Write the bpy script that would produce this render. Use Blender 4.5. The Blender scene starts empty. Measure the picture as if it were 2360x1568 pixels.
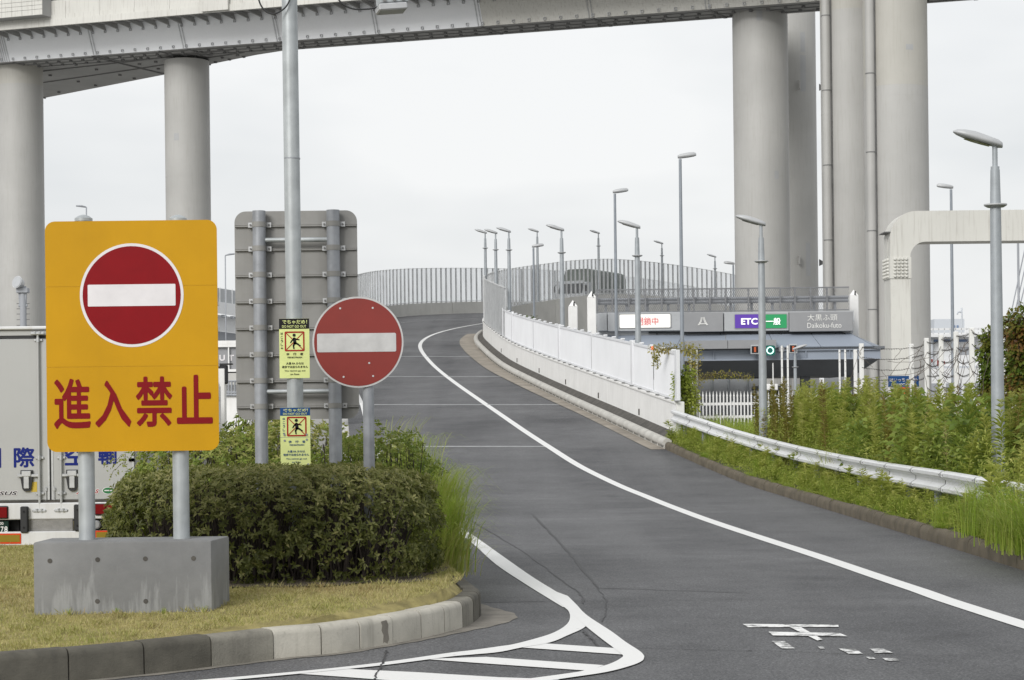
import bpy, bmesh, math, random
import numpy as np
from mathutils import Vector, Matrix

random.seed(7)
rng = np.random.default_rng(11)
scene = bpy.context.scene
COL = scene.collection
rad = math.radians

# ------------------------------------------------------------------ camera
F = 4500.0            # focal length in picture units (picture is 2360 x 1568 units)
HC = 1.95             # eye height over the road
ROLL = 0.0115
CX, CY, HOR = 1180.0, 784.0, 166.0
cam_d = bpy.data.cameras.new('camera')
cam_d.sensor_width = 36.0
cam_d.sensor_fit = 'HORIZONTAL'
cam_d.lens = 36.0 * F / 2360.0
cam_d.shift_y = HOR / 2360.0
cam_d.clip_start = 0.1
cam_d.clip_end = 6000.0
cam = bpy.data.objects.new('camera', cam_d)
cam.location = (0, 0, HC)
cam.rotation_euler = (rad(90), ROLL, 0)
COL.objects.link(cam)
scene.camera = cam

# ------------------------------------------------------------------ world, sun, exposure
SUN_EL, SUN_AZ = 31.0, -150.0       # azimuth from +Y, towards +X
w = bpy.data.worlds.new('World')
scene.world = w
w.use_nodes = True
nt = w.node_tree
nt.nodes.clear()
wo = nt.nodes.new('ShaderNodeOutputWorld')
bg = nt.nodes.new('ShaderNodeBackground')
sky = nt.nodes.new('ShaderNodeTexSky')
sky.sky_type = 'NISHITA'
sky.sun_disc = False
sky.sun_elevation = rad(SUN_EL)
sky.sun_rotation = rad(SUN_AZ)
sky.air_density = 1.0
sky.dust_density = 4.0
tc = nt.nodes.new('ShaderNodeTexCoord')
mp = nt.nodes.new('ShaderNodeMapping')
mp.inputs['Scale'].default_value = (1.3, 1.3, 4.0)
nz = nt.nodes.new('ShaderNodeTexNoise')
nz.inputs['Scale'].default_value = 2.6
nz.inputs['Detail'].default_value = 4.0
nz.inputs['Roughness'].default_value = 0.5
cr_ = nt.nodes.new('ShaderNodeValToRGB')
cr_.color_ramp.elements[0].position = 0.34
cr_.color_ramp.elements[0].color = (5.0, 5.13, 5.22, 1)
cr_.color_ramp.elements[1].position = 0.60
cr_.color_ramp.elements[1].color = (6.12, 6.15, 6.14, 1)
mx = nt.nodes.new('ShaderNodeMix')
mx.data_type = 'RGBA'
mx.inputs[0].default_value = 0.93
nt.links.new(tc.outputs['Generated'], mp.inputs['Vector'])
nt.links.new(mp.outputs['Vector'], nz.inputs['Vector'])
nt.links.new(nz.outputs['Fac'], cr_.inputs['Fac'])
nt.links.new(sky.outputs['Color'], mx.inputs[6])
nt.links.new(cr_.outputs['Color'], mx.inputs[7])
nt.links.new(mx.outputs[2], bg.inputs['Color'])
bg.inputs['Strength'].default_value = 0.1
nt.links.new(bg.outputs['Background'], wo.inputs['Surface'])

sun_d = bpy.data.lights.new('sun', 'SUN')
sun_d.energy = 1.5
sun_d.angle = rad(25)
sun_d.color = (1.0, 0.985, 0.96)
sun = bpy.data.objects.new('sun', sun_d)
el, az = rad(SUN_EL), rad(SUN_AZ)
sdir = Vector((math.sin(az) * math.cos(el), math.cos(az) * math.cos(el), math.sin(el)))
sun.rotation_euler = sdir.to_track_quat('Z', 'Y').to_euler()
sun.location = (0, 0, 60)
COL.objects.link(sun)

scene.view_settings.view_transform = 'Standard'
scene.view_settings.look = 'None'
scene.view_settings.exposure = 0.65
scene.view_settings.gamma = 1.0
scene.view_settings.use_curve_mapping = False
scene.render.engine = 'CYCLES'
scene.cycles.max_bounces = 6
scene.cycles.transparent_max_bounces = 16
scene.cycles.use_denoising = True

# ------------------------------------------------------------------ survey: photograph bearings -> places on the site
CR, SR = math.cos(ROLL), math.sin(ROLL)

def ray(x, y):
    dx, dy = x - CX, y - CY - HOR
    return dx * CR - dy * SR, dy * CR + dx * SR

def W(x, y, Y):
    a, b = ray(x, y)
    return Vector((a * Y / F, Y, HC - b * Y / F))

def G(x, y, z=0.0):
    a, b = ray(x, y)
    Y = F * (HC - z) / b
    return Vector((a * Y / F, Y, z))

def pix(P):
    a = P[..., 0] * F / P[..., 1]
    b = (HC - P[..., 2]) * F / P[..., 1]
    return np.stack([a * CR + b * SR + CX, b * CR - a * SR + CY + HOR], -1)

# ------------------------------------------------------------------ objects
ORG = {}

def V(*a):
    return Vector(a)

def thing(name, label=None, cat=None, loc=(0, 0, 0), group=None, kind=None):
    o = bpy.data.objects.new(name, None)
    o.empty_display_size = 0.2
    o.location = loc
    COL.objects.link(o)
    tag(o, label, cat, group, kind)
    ORG[o.name] = Vector(loc)
    return o

def tag(o, label=None, cat=None, group=None, kind=None):
    if label:
        o['label'] = label
    if cat:
        o['category'] = cat
    if group:
        o['group'] = group
    if kind:
        o['kind'] = kind
    return o

def put(name, mesh, parent=None, loc=(0, 0, 0), rotz=0.0, mat4=None):
    """link an object that shares the given mesh; loc is in world space"""
    o = bpy.data.objects.new(name, mesh)
    COL.objects.link(o)
    base = Vector((0, 0, 0))
    if parent is not None:
        o.parent = parent
        base = ORG[parent.name]
    if mat4 is not None:
        m = mat4.copy()
        m.translation = m.translation - base
        o.matrix_local = m
    else:
        o.location = Vector(loc) - base
        o.rotation_euler = (0, 0, rotz)
    ORG[o.name] = Vector(loc) if mat4 is None else mat4.translation.copy()
    return o

def copy_tree(o, parent=None, loc=None, rotz=None, scale=None):
    c = o.copy()
    COL.objects.link(c)
    if parent is not None:
        c.parent = parent
    if loc is not None:
        c.location = loc
    if rotz is not None:
        c.rotation_euler = (0, 0, rotz)
    if scale is not None:
        c.scale = scale
    ORG[c.name] = Vector(c.location)
    for ch in list(o.children):
        copy_tree(ch, c)
    return c

class MB:
    def __init__(self):
        self.v = []
        self.f = []
        self.m = []
        self.cur = 0

    def add(self, verts, faces):
        b = len(self.v)
        self.v.extend([tuple(p) for p in verts])
        for fc in faces:
            self.f.append(tuple(i + b for i in fc))
            self.m.append(self.cur)
        return self

    def box(self, x0, x1, y0, y1, z0, z1, M=None):
        vs = [V(x, y, z) for z in (z0, z1) for y in (y0, y1) for x in (x0, x1)]
        if M is not None:
            vs = [M @ p for p in vs]
        return self.add(vs, [(0, 2, 3, 1), (4, 5, 7, 6), (0, 1, 5, 4), (2, 6, 7, 3), (0, 4, 6, 2), (1, 3, 7, 5)])

    def cbox(self, c, s, M=None):
        hx, hy, hz = s[0] / 2, s[1] / 2, s[2] / 2
        return self.box(c[0] - hx, c[0] + hx, c[1] - hy, c[1] + hy, c[2] - hz, c[2] + hz, M)

    def bev(self, x0, x1, y0, y1, z0, z1, r=0.02, seg=2, M=None):
        bm = bmesh.new()
        bmesh.ops.create_cube(bm, size=1.0)
        for p in bm.verts:
            p.co = V((x0 + x1) / 2 + p.co.x * (x1 - x0), (y0 + y1) / 2 + p.co.y * (y1 - y0), (z0 + z1) / 2 + p.co.z * (z1 - z0))
        bmesh.ops.bevel(bm, geom=list(bm.edges), offset=r, segments=seg, profile=0.5, affect='EDGES')
        bm.verts.index_update()
        vs = [(M @ p.co) if M is not None else p.co.copy() for p in bm.verts]
        fs = [tuple(q.index for q in fc.verts) for fc in bm.faces]
        bm.free()
        return self.add(vs, fs)

    def tube(self, pts, r, n=8, cap=True):
        pts = [Vector(p) for p in pts]
        if not hasattr(r, '__len__'):
            r = [r] * len(pts)
        rings = []
        prev = None
        for i, p in enumerate(pts):
            t = (pts[min(i + 1, len(pts) - 1)] - pts[max(i - 1, 0)])
            t = t.normalized() if t.length > 1e-9 else V(0, 0, 1)
            if prev is None:
                a = V(0, 0, 1) if abs(t.z) < 0.9 else V(0, 1, 0)
                u = t.cross(a).normalized()
            else:
                u = (prev - t * prev.dot(t)).normalized()
            prev = u
            q = t.cross(u)
            rings.append([p + (u * math.cos(2 * math.pi * k / n) + q * math.sin(2 * math.pi * k / n)) * r[i] for k in range(n)])
        vs = [p for rg in rings for p in rg]
        fs = []
        for i in range(len(pts) - 1):
            for k in range(n):
                a, b = i * n + k, i * n + (k + 1) % n
                fs.append((a, b, b + n, a + n))
        if cap:
            fs.append(tuple(range(n))[::-1])
            fs.append(tuple((len(pts) - 1) * n + k for k in range(n)))
        return self.add(vs, fs)

    def prism(self, pts, o, u, v, d):
        """polygon pts (a, b) in the plane o + a u + b v, thickened by the vector d"""
        o, u, v, d = Vector(o), Vector(u), Vector(v), Vector(d)
        n = len(pts)
        vs = [o + u * a + v * b for a, b in pts] + [o + u * a + v * b + d for a, b in pts]
        fs = [tuple(range(n))[::-1], tuple(range(n, 2 * n))]
        fs += [(i, (i + 1) % n, (i + 1) % n + n, i + n) for i in range(n)]
        return self.add(vs, fs)

    def sweep(self, prof, path, closed=True, cap=True):
        """prof: (side, up) points; path: list of (point, side vector)"""
        n = len(prof)
        vs = []
        for p, s in path:
            for a, b in prof:
                vs.append(p + s * a + V(0, 0, b))
        fs = []
        m = n if closed else n - 1
        for i in range(len(path) - 1):
            for k in range(m):
                a, b = i * n + k, i * n + (k + 1) % n
                fs.append((a, b, b + n, a + n))
        if cap and closed:
            fs.append(tuple(range(n))[::-1])
            fs.append(tuple((len(path) - 1) * n + k for k in range(n)))
        return self.add(vs, fs)

    def mesh(self, name, mats, smooth=False, angle=None, org=None):
        me = bpy.data.meshes.new(name)
        org = Vector(org) if org is not None else V(0, 0, 0)
        me.from_pydata([(p[0] - org.x, p[1] - org.y, p[2] - org.z) for p in self.v], [], self.f)
        if not isinstance(mats, (list, tuple)):
            mats = [mats]
        for m in mats:
            me.materials.append(m)
        if len(mats) > 1:
            me.polygons.foreach_set('material_index', self.m)
        bm = bmesh.new()
        bm.from_mesh(me)
        bmesh.ops.recalc_face_normals(bm, faces=bm.faces)
        bm.to_mesh(me)
        bm.free()
        if smooth:
            me.polygons.foreach_set('use_smooth', [True] * len(me.polygons))
            if angle is not None:
                me.set_sharp_from_angle(angle=rad(angle))
        me.update()
        return me

    def build(self, name, mats, parent=None, smooth=False, angle=None, label=None, cat=None, group=None, kind=None, org=None):
        if parent is not None:
            base = ORG[parent.name]
        else:
            base = Vector(org) if org is not None else V(0, 0, 0)
        me = self.mesh(name, mats, smooth, angle, base)
        o = bpy.data.objects.new(name, me)
        COL.objects.link(o)
        if parent is not None:
            o.parent = parent
        else:
            o.location = base
        ORG[o.name] = base.copy()
        tag(o, label, cat, group, kind)
        return o

def rrect(w, h, r, n=6, cx=0.0, cy=0.0):
    out = []
    for sx, sy, a0 in ((1, 1, 0), (-1, 1, 90), (-1, -1, 180), (1, -1, 270)):
        for k in range(n + 1):
            a = rad(a0 + 90 * k / n)
            out.append((cx + sx * (w / 2 - r) + r * math.cos(a), cy + sy * (h / 2 - r) + r * math.sin(a)))
    return out

def circle(r, n=48, cx=0.0, cy=0.0):
    return [(cx + r * math.cos(2 * math.pi * k / n), cy + r * math.sin(2 * math.pi * k / n)) for k in range(n)]

UX, UZ = V(1, 0, 0), V(0, 0, 1)

def text_mesh(s, size_w=None, size_h=None, bold=0.0, spacing=1.0, shear=0.0, thick=0.0):
    cu = bpy.data.curves.new('lettering', 'FONT')
    cu.body = s
    cu.align_x = 'CENTER'
    cu.space_character = spacing
    cu.shear = shear
    cu.fill_mode = 'FRONT'
    cu.resolution_u = 3
    ob = bpy.data.objects.new('lettering', cu)
    COL.objects.link(ob)
    bpy.context.view_layer.update()
    dg = bpy.context.evaluated_depsgraph_get()
    me = bpy.data.meshes.new_from_object(ob.evaluated_get(dg))
    bpy.data.objects.remove(ob)
    bpy.data.curves.remove(cu)
    n = len(me.vertices)
    co = np.empty(n * 3)
    me.vertices.foreach_get('co', co)
    co = co.reshape(-1, 3)
    lo, hi = co.min(0), co.max(0)
    c = (lo + hi) / 2
    sw = size_w / (hi[0] - lo[0]) if size_w else None
    sh = size_h / (hi[1] - lo[1]) if size_h else None
    sw = sw or sh
    sh = sh or sw
    base = np.zeros_like(co)
    base[:, 0] = (co[:, 0] - c[0]) * sw
    base[:, 2] = (co[:, 1] - c[1]) * sh
    if bold <= 0:
        me.vertices.foreach_set('co', base.ravel())
        me.update()
        return me
    # heavier weight: the letter laid several times, shifted by the extra stroke width, each a hair in front of the last
    polys = [tuple(p.vertices) for p in me.polygons]
    bpy.data.meshes.remove(me)
    shrink = np.array([1 - 2 * bold * sw / (size_w or (hi[0] - lo[0]) * sw), 1, 1 - 2 * bold * sh / (size_h or (hi[1] - lo[1]) * sh)])
    vs, fs = [], []
    for k in range(8):
        a = 2 * math.pi * k / 8
        q = base * shrink + np.array([math.cos(a) * bold * sw, -.00012 * k, math.sin(a) * bold * sh])
        fs += [tuple(i + n * k for i in p) for p in polys]
        vs.append(q)
    me = bpy.data.meshes.new('lettering')
    me.from_pydata([tuple(p) for p in np.concatenate(vs)], [], fs)
    me.update()
    return me

def text(name, s, center, mat, parent, size_w=None, size_h=None, bold=0.0, spacing=1.0, shear=0.0):
    """flat lettering facing -Y, centred on a world point"""
    me = text_mesh(s, size_w, size_h, bold, spacing, shear)
    me.materials.clear()
    me.materials.append(mat)
    me.name = name
    return put(name, me, parent, center)
# ------------------------------------------------------------------ materials
def principled(name):
    m = bpy.data.materials.new(name)
    m.use_nodes = True
    t = m.node_tree
    b = t.nodes['Principled BSDF']
    return m, t, b

def node(t, kind, **kw):
    n = t.nodes.new(kind)
    for k, v in kw.items():
        n.inputs[k].default_value = v
    return n

def coords(t, scale=(1, 1, 1), kind='Object'):
    tc = t.nodes.new('ShaderNodeTexCoord')
    mp = t.nodes.new('ShaderNodeMapping')
    mp.inputs['Scale'].default_value = scale
    if kind == 'World':
        g = t.nodes.new('ShaderNodeNewGeometry')
        t.links.new(g.outputs['Position'], mp.inputs['Vector'])
    else:
        t.links.new(tc.outputs[kind], mp.inputs['Vector'])
    return mp.outputs['Vector']

def ramp(t, fac, stops):
    r = t.nodes.new('ShaderNodeValToRGB')
    while len(r.color_ramp.elements) > 1:
        r.color_ramp.elements.remove(r.color_ramp.elements[-1])
    first = True
    for p, c in stops:
        c = tuple(c) + (1,) if len(c) == 3 else c
        if first:
            r.color_ramp.elements[0].position = p
            r.color_ramp.elements[0].color = c
            first = False
        else:
            e = r.color_ramp.elements.new(p)
            e.color = c
    t.links.new(fac, r.inputs['Fac'])
    return r.outputs['Color']

def mixc(t, fac, a, b, mode='MIX'):
    m = t.nodes.new('ShaderNodeMix')
    m.data_type = 'RGBA'
    m.blend_type = mode
    for inp, val in ((0, fac), (6, a), (7, b)):
        if hasattr(val, 'is_output') or isinstance(val, bpy.types.NodeSocket):
            t.links.new(val, m.inputs[inp])
        elif inp == 0:
            m.inputs[0].default_value = val
        else:
            m.inputs[inp].default_value = tuple(val) + (1,)
    return m.outputs[2]

def noise(t, vec, scale, detail=4.0, rough=0.55):
    n = t.nodes.new('ShaderNodeTexNoise')
    n.inputs['Scale'].default_value = scale
    n.inputs['Detail'].default_value = detail
    n.inputs['Roughness'].default_value = rough
    t.links.new(vec, n.inputs['Vector'])
    return n.outputs['Fac']

def bump(t, b, h, strength=0.3, dist=0.01):
    n = t.nodes.new('ShaderNodeBump')
    n.inputs['Strength'].default_value = strength
    n.inputs['Distance'].default_value = dist
    t.links.new(h, n.inputs['Height'])
    t.links.new(n.outputs['Normal'], b.inputs['Normal'])

def plain(name, col, rough=0.6, metal=0.0, var=0.12, scale=3.0, streak=0.0, dirt=(0.12, 0.11, 0.09), bmp=0.0, kind='World', grime=0.0):
    """painted / cast surface: large soft tone variation, fine grain, vertical run-off streaks, specks of grime"""
    m, t, b = principled(name)
    vec = coords(t, (1, 1, 1), kind)
    n1 = noise(t, vec, scale, 5)
    lo = tuple(max(0, c * (1 - var)) for c in col)
    hi = tuple(min(1, c * (1 + var)) for c in col)
    c = ramp(t, n1, [(0.3, lo), (0.7, hi)])
    if streak > 0:
        vs = coords(t, (7, 7, 0.35), kind)
        n2 = noise(t, vs, 1.6, 5, 0.6)
        f = ramp(t, n2, [(0.52, (0, 0, 0)), (0.78, (streak, streak, streak))])
        c = mixc(t, f, c, dirt)
    if grime > 0:
        n3 = noise(t, vec, scale * 5, 6, 0.7)
        f = ramp(t, n3, [(0.58, (0, 0, 0)), (0.75, (grime, grime, grime))])
        c = mixc(t, f, c, dirt)
    t.links.new(c, b.inputs['Base Color'])
    b.inputs['Roughness'].default_value = rough
    b.inputs['Metallic'].default_value = metal
    if bmp > 0:
        n4 = noise(t, vec, scale * 18, 4, 0.6)
        bump(t, b, n4, bmp, 0.01)
    return m

def flat(name, col, rough=0.5, metal=0.0):
    m, t, b = principled(name)
    vec = coords(t, (1, 1, 1), 'World')
    n = noise(t, vec, 6.0, 4)
    c = ramp(t, n, [(0.3, tuple(x * 0.94 for x in col)), (0.7, tuple(min(1, x * 1.05) for x in col))])
    t.links.new(c, b.inputs['Base Color'])
    b.inputs['Roughness'].default_value = rough
    b.inputs['Metallic'].default_value = metal
    b.inputs['Specular IOR Level'].default_value = 0.18
    return m

def glow(name, col, strength):
    m, t, b = principled(name)
    b.inputs['Base Color'].default_value = tuple(col) + (1,)
    b.inputs['Emission Color'].default_value = tuple(col) + (1,)
    b.inputs['Emission Strength'].default_value = strength
    b.inputs['Roughness'].default_value = 0.4
    return m

def asphalt_mat():
    m, t, b = principled('asphalt')
    v = coords(t, (1, 1, 1), 'World')
    big = noise(t, v, 0.22, 5, 0.6)
    mid = noise(t, v, 1.6, 6, 0.65)
    fine = noise(t, v, 38.0, 3, 0.7)
    c = ramp(t, big, [(0.32, (0.060, 0.061, 0.065)), (0.5, (0.082, 0.083, 0.087)), (0.68, (0.104, 0.105, 0.109))])
    c = mixc(t, 0.8, c, ramp(t, mid, [(0.3, (0.72, 0.72, 0.73)), (0.7, (1.25, 1.25, 1.25))]), 'MULTIPLY')
    # tyre-polished bands running along the lane
    vw = coords(t, (0.62, 0.025, 0.03), 'World')
    wt = noise(t, vw, 1.0, 3, 0.5)
    c = mixc(t, ramp(t, wt, [(0.42, (0, 0, 0)), (0.62, (0.55, 0.55, 0.55))]), c, (0.125, 0.126, 0.130))
    # oil drips and damp blotches
    oil = noise(t, v, 2.7, 7, 0.75)
    c = mixc(t, ramp(t, oil, [(0.60, (0, 0, 0)), (0.72, (0.55, 0.55, 0.55))]), c, (0.040, 0.040, 0.042))
    c = mixc(t, 0.85, c, ramp(t, fine, [(0.32, (0.55, 0.55, 0.55)), (0.68, (1.5, 1.5, 1.5))]), 'MULTIPLY')
    vo = t.nodes.new('ShaderNodeTexVoronoi')
    vo.inputs['Scale'].default_value = 75.0
    t.links.new(v, vo.inputs['Vector'])
    chip = ramp(t, vo.outputs['Color'], [(0.0, (0.35, 0.35, 0.35)), (0.55, (0.9, 0.9, 0.9)), (1.0, (1.9, 1.88, 1.85))])
    c = mixc(t, 0.75, c, chip, 'MULTIPLY')
    t.links.new(c, b.inputs['Base Color'])
    r = ramp(t, big, [(0.3, (0.8, 0.8, 0.8)), (0.7, (0.6, 0.6, 0.6))])
    t.links.new(r, b.inputs['Roughness'])
    bump(t, b, vo.outputs['Distance'], 0.5, 0.006)
    return m

def paint_mat(name, wear=0.35, col=(0.78, 0.78, 0.77)):
    m, t, b = principled(name)
    v = coords(t, (1, 1, 1), 'World')
    n = noise(t, v, 5.0, 8, 0.75)
    n2 = noise(t, v, 60.0, 3, 0.7)
    f = ramp(t, n, [(0.5 + (0.5 - wear) * 0.5, (0, 0, 0)), (0.5 + (0.5 - wear) * 0.5 + 0.12, (1, 1, 1))])
    f2 = ramp(t, n2, [(0.62, (0, 0, 0)), (0.72, (0.5, 0.5, 0.5))])
    c = mixc(t, f2, col, (0.5, 0.5, 0.5))
    c = mixc(t, f, c, (0.10, 0.10, 0.10))
    t.links.new(c, b.inputs['Base Color'])
    b.inputs['Roughness'].default_value = 0.65
    bump(t, b, n2, 0.25, 0.004)
    return m

def leaf_mat(name, cols, trans=0.35, rough=0.45, attr=True):
    """leaf colour picked per leaf (face attribute 'tint') and per plant (object random)"""
    m = bpy.data.materials.new(name)
    m.use_nodes = True
    t = m.node_tree
    t.nodes.clear()
    out = t.nodes.new('ShaderNodeOutputMaterial')
    pr = t.nodes.new('ShaderNodeBsdfPrincipled')
    tr = t.nodes.new('ShaderNodeBsdfTranslucent')
    mx = t.nodes.new('ShaderNodeMixShader')
    mx.inputs[0].default_value = trans
    at = t.nodes.new('ShaderNodeAttribute')
    at.attribute_name = 'tint'
    oi = t.nodes.new('ShaderNodeObjectInfo')
    ad = t.nodes.new('ShaderNodeMath')
    ad.operation = 'MULTIPLY_ADD'
    ad.inputs[1].default_value = 0.36
    t.links.new(oi.outputs['Random'], ad.inputs[0])
    sc = t.nodes.new('ShaderNodeMath')
    sc.operation = 'MULTIPLY'
    sc.inputs[1].default_value = 0.72
    t.links.new(at.outputs['Fac'], sc.inputs[0])
    t.links.new(sc.outputs[0], ad.inputs[2])
    n = len(cols)
    c = ramp(t, ad.outputs[0], [(i / (n - 1), cols[i]) for i in range(n)])
    t.links.new(c, pr.inputs['Base Color'])
    pr.inputs['Roughness'].default_value = rough
    pr.inputs['Specular IOR Level'].default_value = 0.22
    c2 = mixc(t, 0.45, c, (0.42, 0.50, 0.09))
    t.links.new(c2, tr.inputs['Color'])
    t.links.new(pr.outputs[0], mx.inputs[1])
    t.links.new(tr.outputs[0], mx.inputs[2])
    t.links.new(mx.outputs[0], out.inputs['Surface'])
    return m

def clear_mat(name, tint=(0.97, 0.975, 0.98), fac=0.93):
    m = bpy.data.materials.new(name)
    m.use_nodes = True
    t = m.node_tree
    t.nodes.clear()
    out = t.nodes.new('ShaderNodeOutputMaterial')
    a = t.nodes.new('ShaderNodeBsdfTransparent')
    a.inputs[0].default_value = tuple(tint) + (1,)
    g = t.nodes.new('ShaderNodeBsdfPrincipled')
    g.inputs['Base Color'].default_value = (0.55, 0.56, 0.57, 1)
    g.inputs['Roughness'].default_value = 0.3
    v = coords(t, (1, 1, 0.25), 'World')
    n = noise(t, v, 1.5, 5)
    f = ramp(t, n, [(0.3, (fac, fac, fac)), (0.75, (fac - 0.12, fac - 0.12, fac - 0.12))])
    mx = t.nodes.new('ShaderNodeMixShader')
    t.links.new(f, mx.inputs[0])
    t.links.new(g.outputs[0], mx.inputs[1])
    t.links.new(a.outputs[0], mx.inputs[2])
    t.links.new(mx.outputs[0], out.inputs['Surface'])
    return m

def stained_concrete():
    """damp grey concrete with pale dried run-off tongues growing from the foot and one big dry patch"""
    m, t, b = principled('stained_concrete')
    v = coords(t, (1, 1, 1), 'World')
    base = ramp(t, noise(t, v, 2.2, 6, 0.6), [(0.3, (0.15, 0.152, 0.153)), (0.7, (0.215, 0.217, 0.217))])
    vs = coords(t, (9, 9, 1.1), 'World')
    tong = noise(t, vs, 1.3, 5, 0.65)
    g = t.nodes.new('ShaderNodeNewGeometry')
    sep = t.nodes.new('ShaderNodeSeparateXYZ')
    t.links.new(g.outputs['Position'], sep.inputs[0])
    mr = t.nodes.new('ShaderNodeMapRange')
    mr.inputs['From Min'].default_value = 0.30
    mr.inputs['From Max'].default_value = 0.80
    mr.inputs['To Min'].default_value = 0.16
    mr.inputs['To Max'].default_value = -0.10
    t.links.new(sep.outputs['Z'], mr.inputs['Value'])
    ad = t.nodes.new('ShaderNodeMath')
    ad.operation = 'ADD'
    t.links.new(tong, ad.inputs[0])
    t.links.new(mr.outputs[0], ad.inputs[1])
    f = ramp(t, ad.outputs[0], [(0.58, (0, 0, 0)), (0.72, (0.7, 0.7, 0.7))])
    c = mixc(t, f, base, (0.30, 0.305, 0.305))
    t.links.new(c, b.inputs['Base Color'])
    b.inputs['Roughness'].default_value = 0.8
    bump(t, b, noise(t, v, 40, 4, 0.6), 0.2, 0.01)
    return m

M = {}
M['port'] = plain('pale_bounce_ground', (0.27, 0.265, 0.25), 0.9, var=0.2, scale=0.05)  # kept pale so the ground bounces light up onto the bridge
M['seam_yellow'] = flat('seam_yellow', (0.75, 0.48, 0.05), 0.4)
M['asphalt'] = asphalt_mat()
M['paint'] = paint_mat('road_paint', 0.24, (0.72, 0.72, 0.71))
M['paint_worn'] = paint_mat('worn_road_paint', 0.62)
M['paint_part'] = paint_mat('part_worn_road_paint', 0.52)
M['joint'] = plain('joint_sealer', (0.32, 0.325, 0.33), 0.7, var=0.25, scale=4)
M['tar'] = plain('tar', (0.028, 0.028, 0.03), 0.6, var=0.3, scale=8)
M['earth'] = plain('earth', (0.085, 0.068, 0.045), 0.95, var=0.4, scale=5, bmp=0.6)
M['lawn'] = plain('dry_lawn', (0.30, 0.255, 0.10), 0.95, var=0.35, scale=6, grime=0.6, dirt=(0.10, 0.075, 0.04), bmp=0.8)
M['verge'] = plain('verge_soil', (0.07, 0.075, 0.03), 0.95, var=0.4, scale=4, bmp=0.6)
M['kerb_dark'] = plain('kerb_dark', (0.095, 0.089, 0.072), 0.9, var=0.3, scale=4, streak=0.5, dirt=(0.045, 0.042, 0.036), bmp=0.5, grime=0.4)
M['kerb_mid'] = plain('kerb_mid', (0.20, 0.19, 0.16), 0.9, var=0.3, scale=3, streak=0.6, dirt=(0.09, 0.085, 0.07), bmp=0.5, grime=0.5)
M['kerb_light'] = plain('kerb_light', (0.44, 0.42, 0.365), 0.85, var=0.15, scale=3, streak=0.55, dirt=(0.20, 0.19, 0.16), bmp=0.35, grime=0.5)
M['kerb_moss'] = plain('kerb_moss', (0.105, 0.088, 0.062), 0.95, var=0.3, scale=3, grime=0.8, dirt=(0.10, 0.10, 0.028), bmp=0.6)
M['kerb_ramp'] = plain('kerb_ramp', (0.44, 0.43, 0.40), 0.85, var=0.15, scale=2.0, grime=0.5, dirt=(0.33, 0.26, 0.18), bmp=0.3)
M['gutter'] = plain('gutter_concrete', (0.27, 0.24, 0.20), 0.85, var=0.22, scale=1.2, grime=0.5, dirt=(0.15, 0.13, 0.11), bmp=0.3)
M['apron'] = plain('apron_concrete', (0.19, 0.175, 0.15), 0.85, var=0.25, scale=3.5, grime=0.6, dirt=(0.09, 0.085, 0.075), bmp=0.4)
M['soot_shade'] = plain('soot_and_shade_concrete', (0.07, 0.065, 0.058), 0.9, var=0.35, scale=3, bmp=0.3)  # also fills slots and holes, its dark tone standing for their shade
M['concrete'] = stained_concrete()
M['parapet'] = plain('parapet_concrete', (0.50, 0.495, 0.47), 0.85, var=0.1, scale=0.7, streak=0.3, dirt=(0.30, 0.28, 0.24))
M['wall_white'] = plain('white_wall_paint', (0.74, 0.735, 0.72), 0.7, var=0.05, scale=1.2, streak=0.45, dirt=(0.42, 0.40, 0.36))
M['fence_white'] = plain('white_fence_paint', (0.69, 0.70, 0.72), 0.5, var=0.04, scale=0.8, streak=0.10, dirt=(0.5, 0.49, 0.46))
M['white'] = plain('white_paint', (0.74, 0.74, 0.73), 0.5, var=0.05, scale=2, streak=0.25, dirt=(0.45, 0.40, 0.33))
M['rail_white'] = plain('guard_rail_paint', (0.66, 0.67, 0.68), 0.4, var=0.05, scale=2, streak=0.35, dirt=(0.40, 0.38, 0.34))
M['pier'] = plain('pier_paint', (0.40, 0.397, 0.382), 0.55, var=0.08, scale=0.25, streak=0.4, dirt=(0.29, 0.28, 0.25), grime=0.2)
M['pier_cream'] = plain('pier_cream_paint', (0.41, 0.40, 0.365), 0.55, var=0.08, scale=0.25, streak=0.4, dirt=(0.30, 0.285, 0.24), grime=0.2)
M['pier_patch'] = plain('pier_repair_paint', (0.36, 0.365, 0.37), 0.5, var=0.06, scale=1)
M['girder'] = plain('girder_paint', (0.84, 0.86, 0.89), 0.5, var=0.05, scale=0.15, streak=0.08, dirt=(0.42, 0.42, 0.41))
M['girder_cream'] = plain('girder_cream', (0.57, 0.565, 0.53), 0.6, var=0.06, scale=0.3, streak=0.55, dirt=(0.27, 0.25, 0.215), grime=0.25)
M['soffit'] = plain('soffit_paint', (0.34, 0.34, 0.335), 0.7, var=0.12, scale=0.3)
M['lug'] = plain('lug_grey', (0.42, 0.43, 0.44), 0.6, var=0.1, scale=2)
M['bolt'] = plain('bolt_grey', (0.17, 0.17, 0.17), 0.7, var=0.2, scale=2)
M['galv'] = plain('galvanised', (0.38, 0.405, 0.415), 0.45, 0.35, var=0.16, scale=5, streak=0.35, dirt=(0.60, 0.62, 0.64), kind='World')
M['galv_dark'] = plain('weathered_galvanised', (0.30, 0.315, 0.34), 0.5, 0.3, var=0.2, scale=5, streak=0.55, dirt=(0.10, 0.10, 0.105))
M['lamp_grey'] = plain('lamp_pole_grey', (0.32, 0.345, 0.365), 0.5, 0.25, var=0.12, scale=4, streak=0.3, dirt=(0.5, 0.51, 0.52))
M['lamp_head'] = plain('lamp_head_grey', (0.42, 0.43, 0.44), 0.45, 0.1, var=0.08, scale=4)
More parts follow.
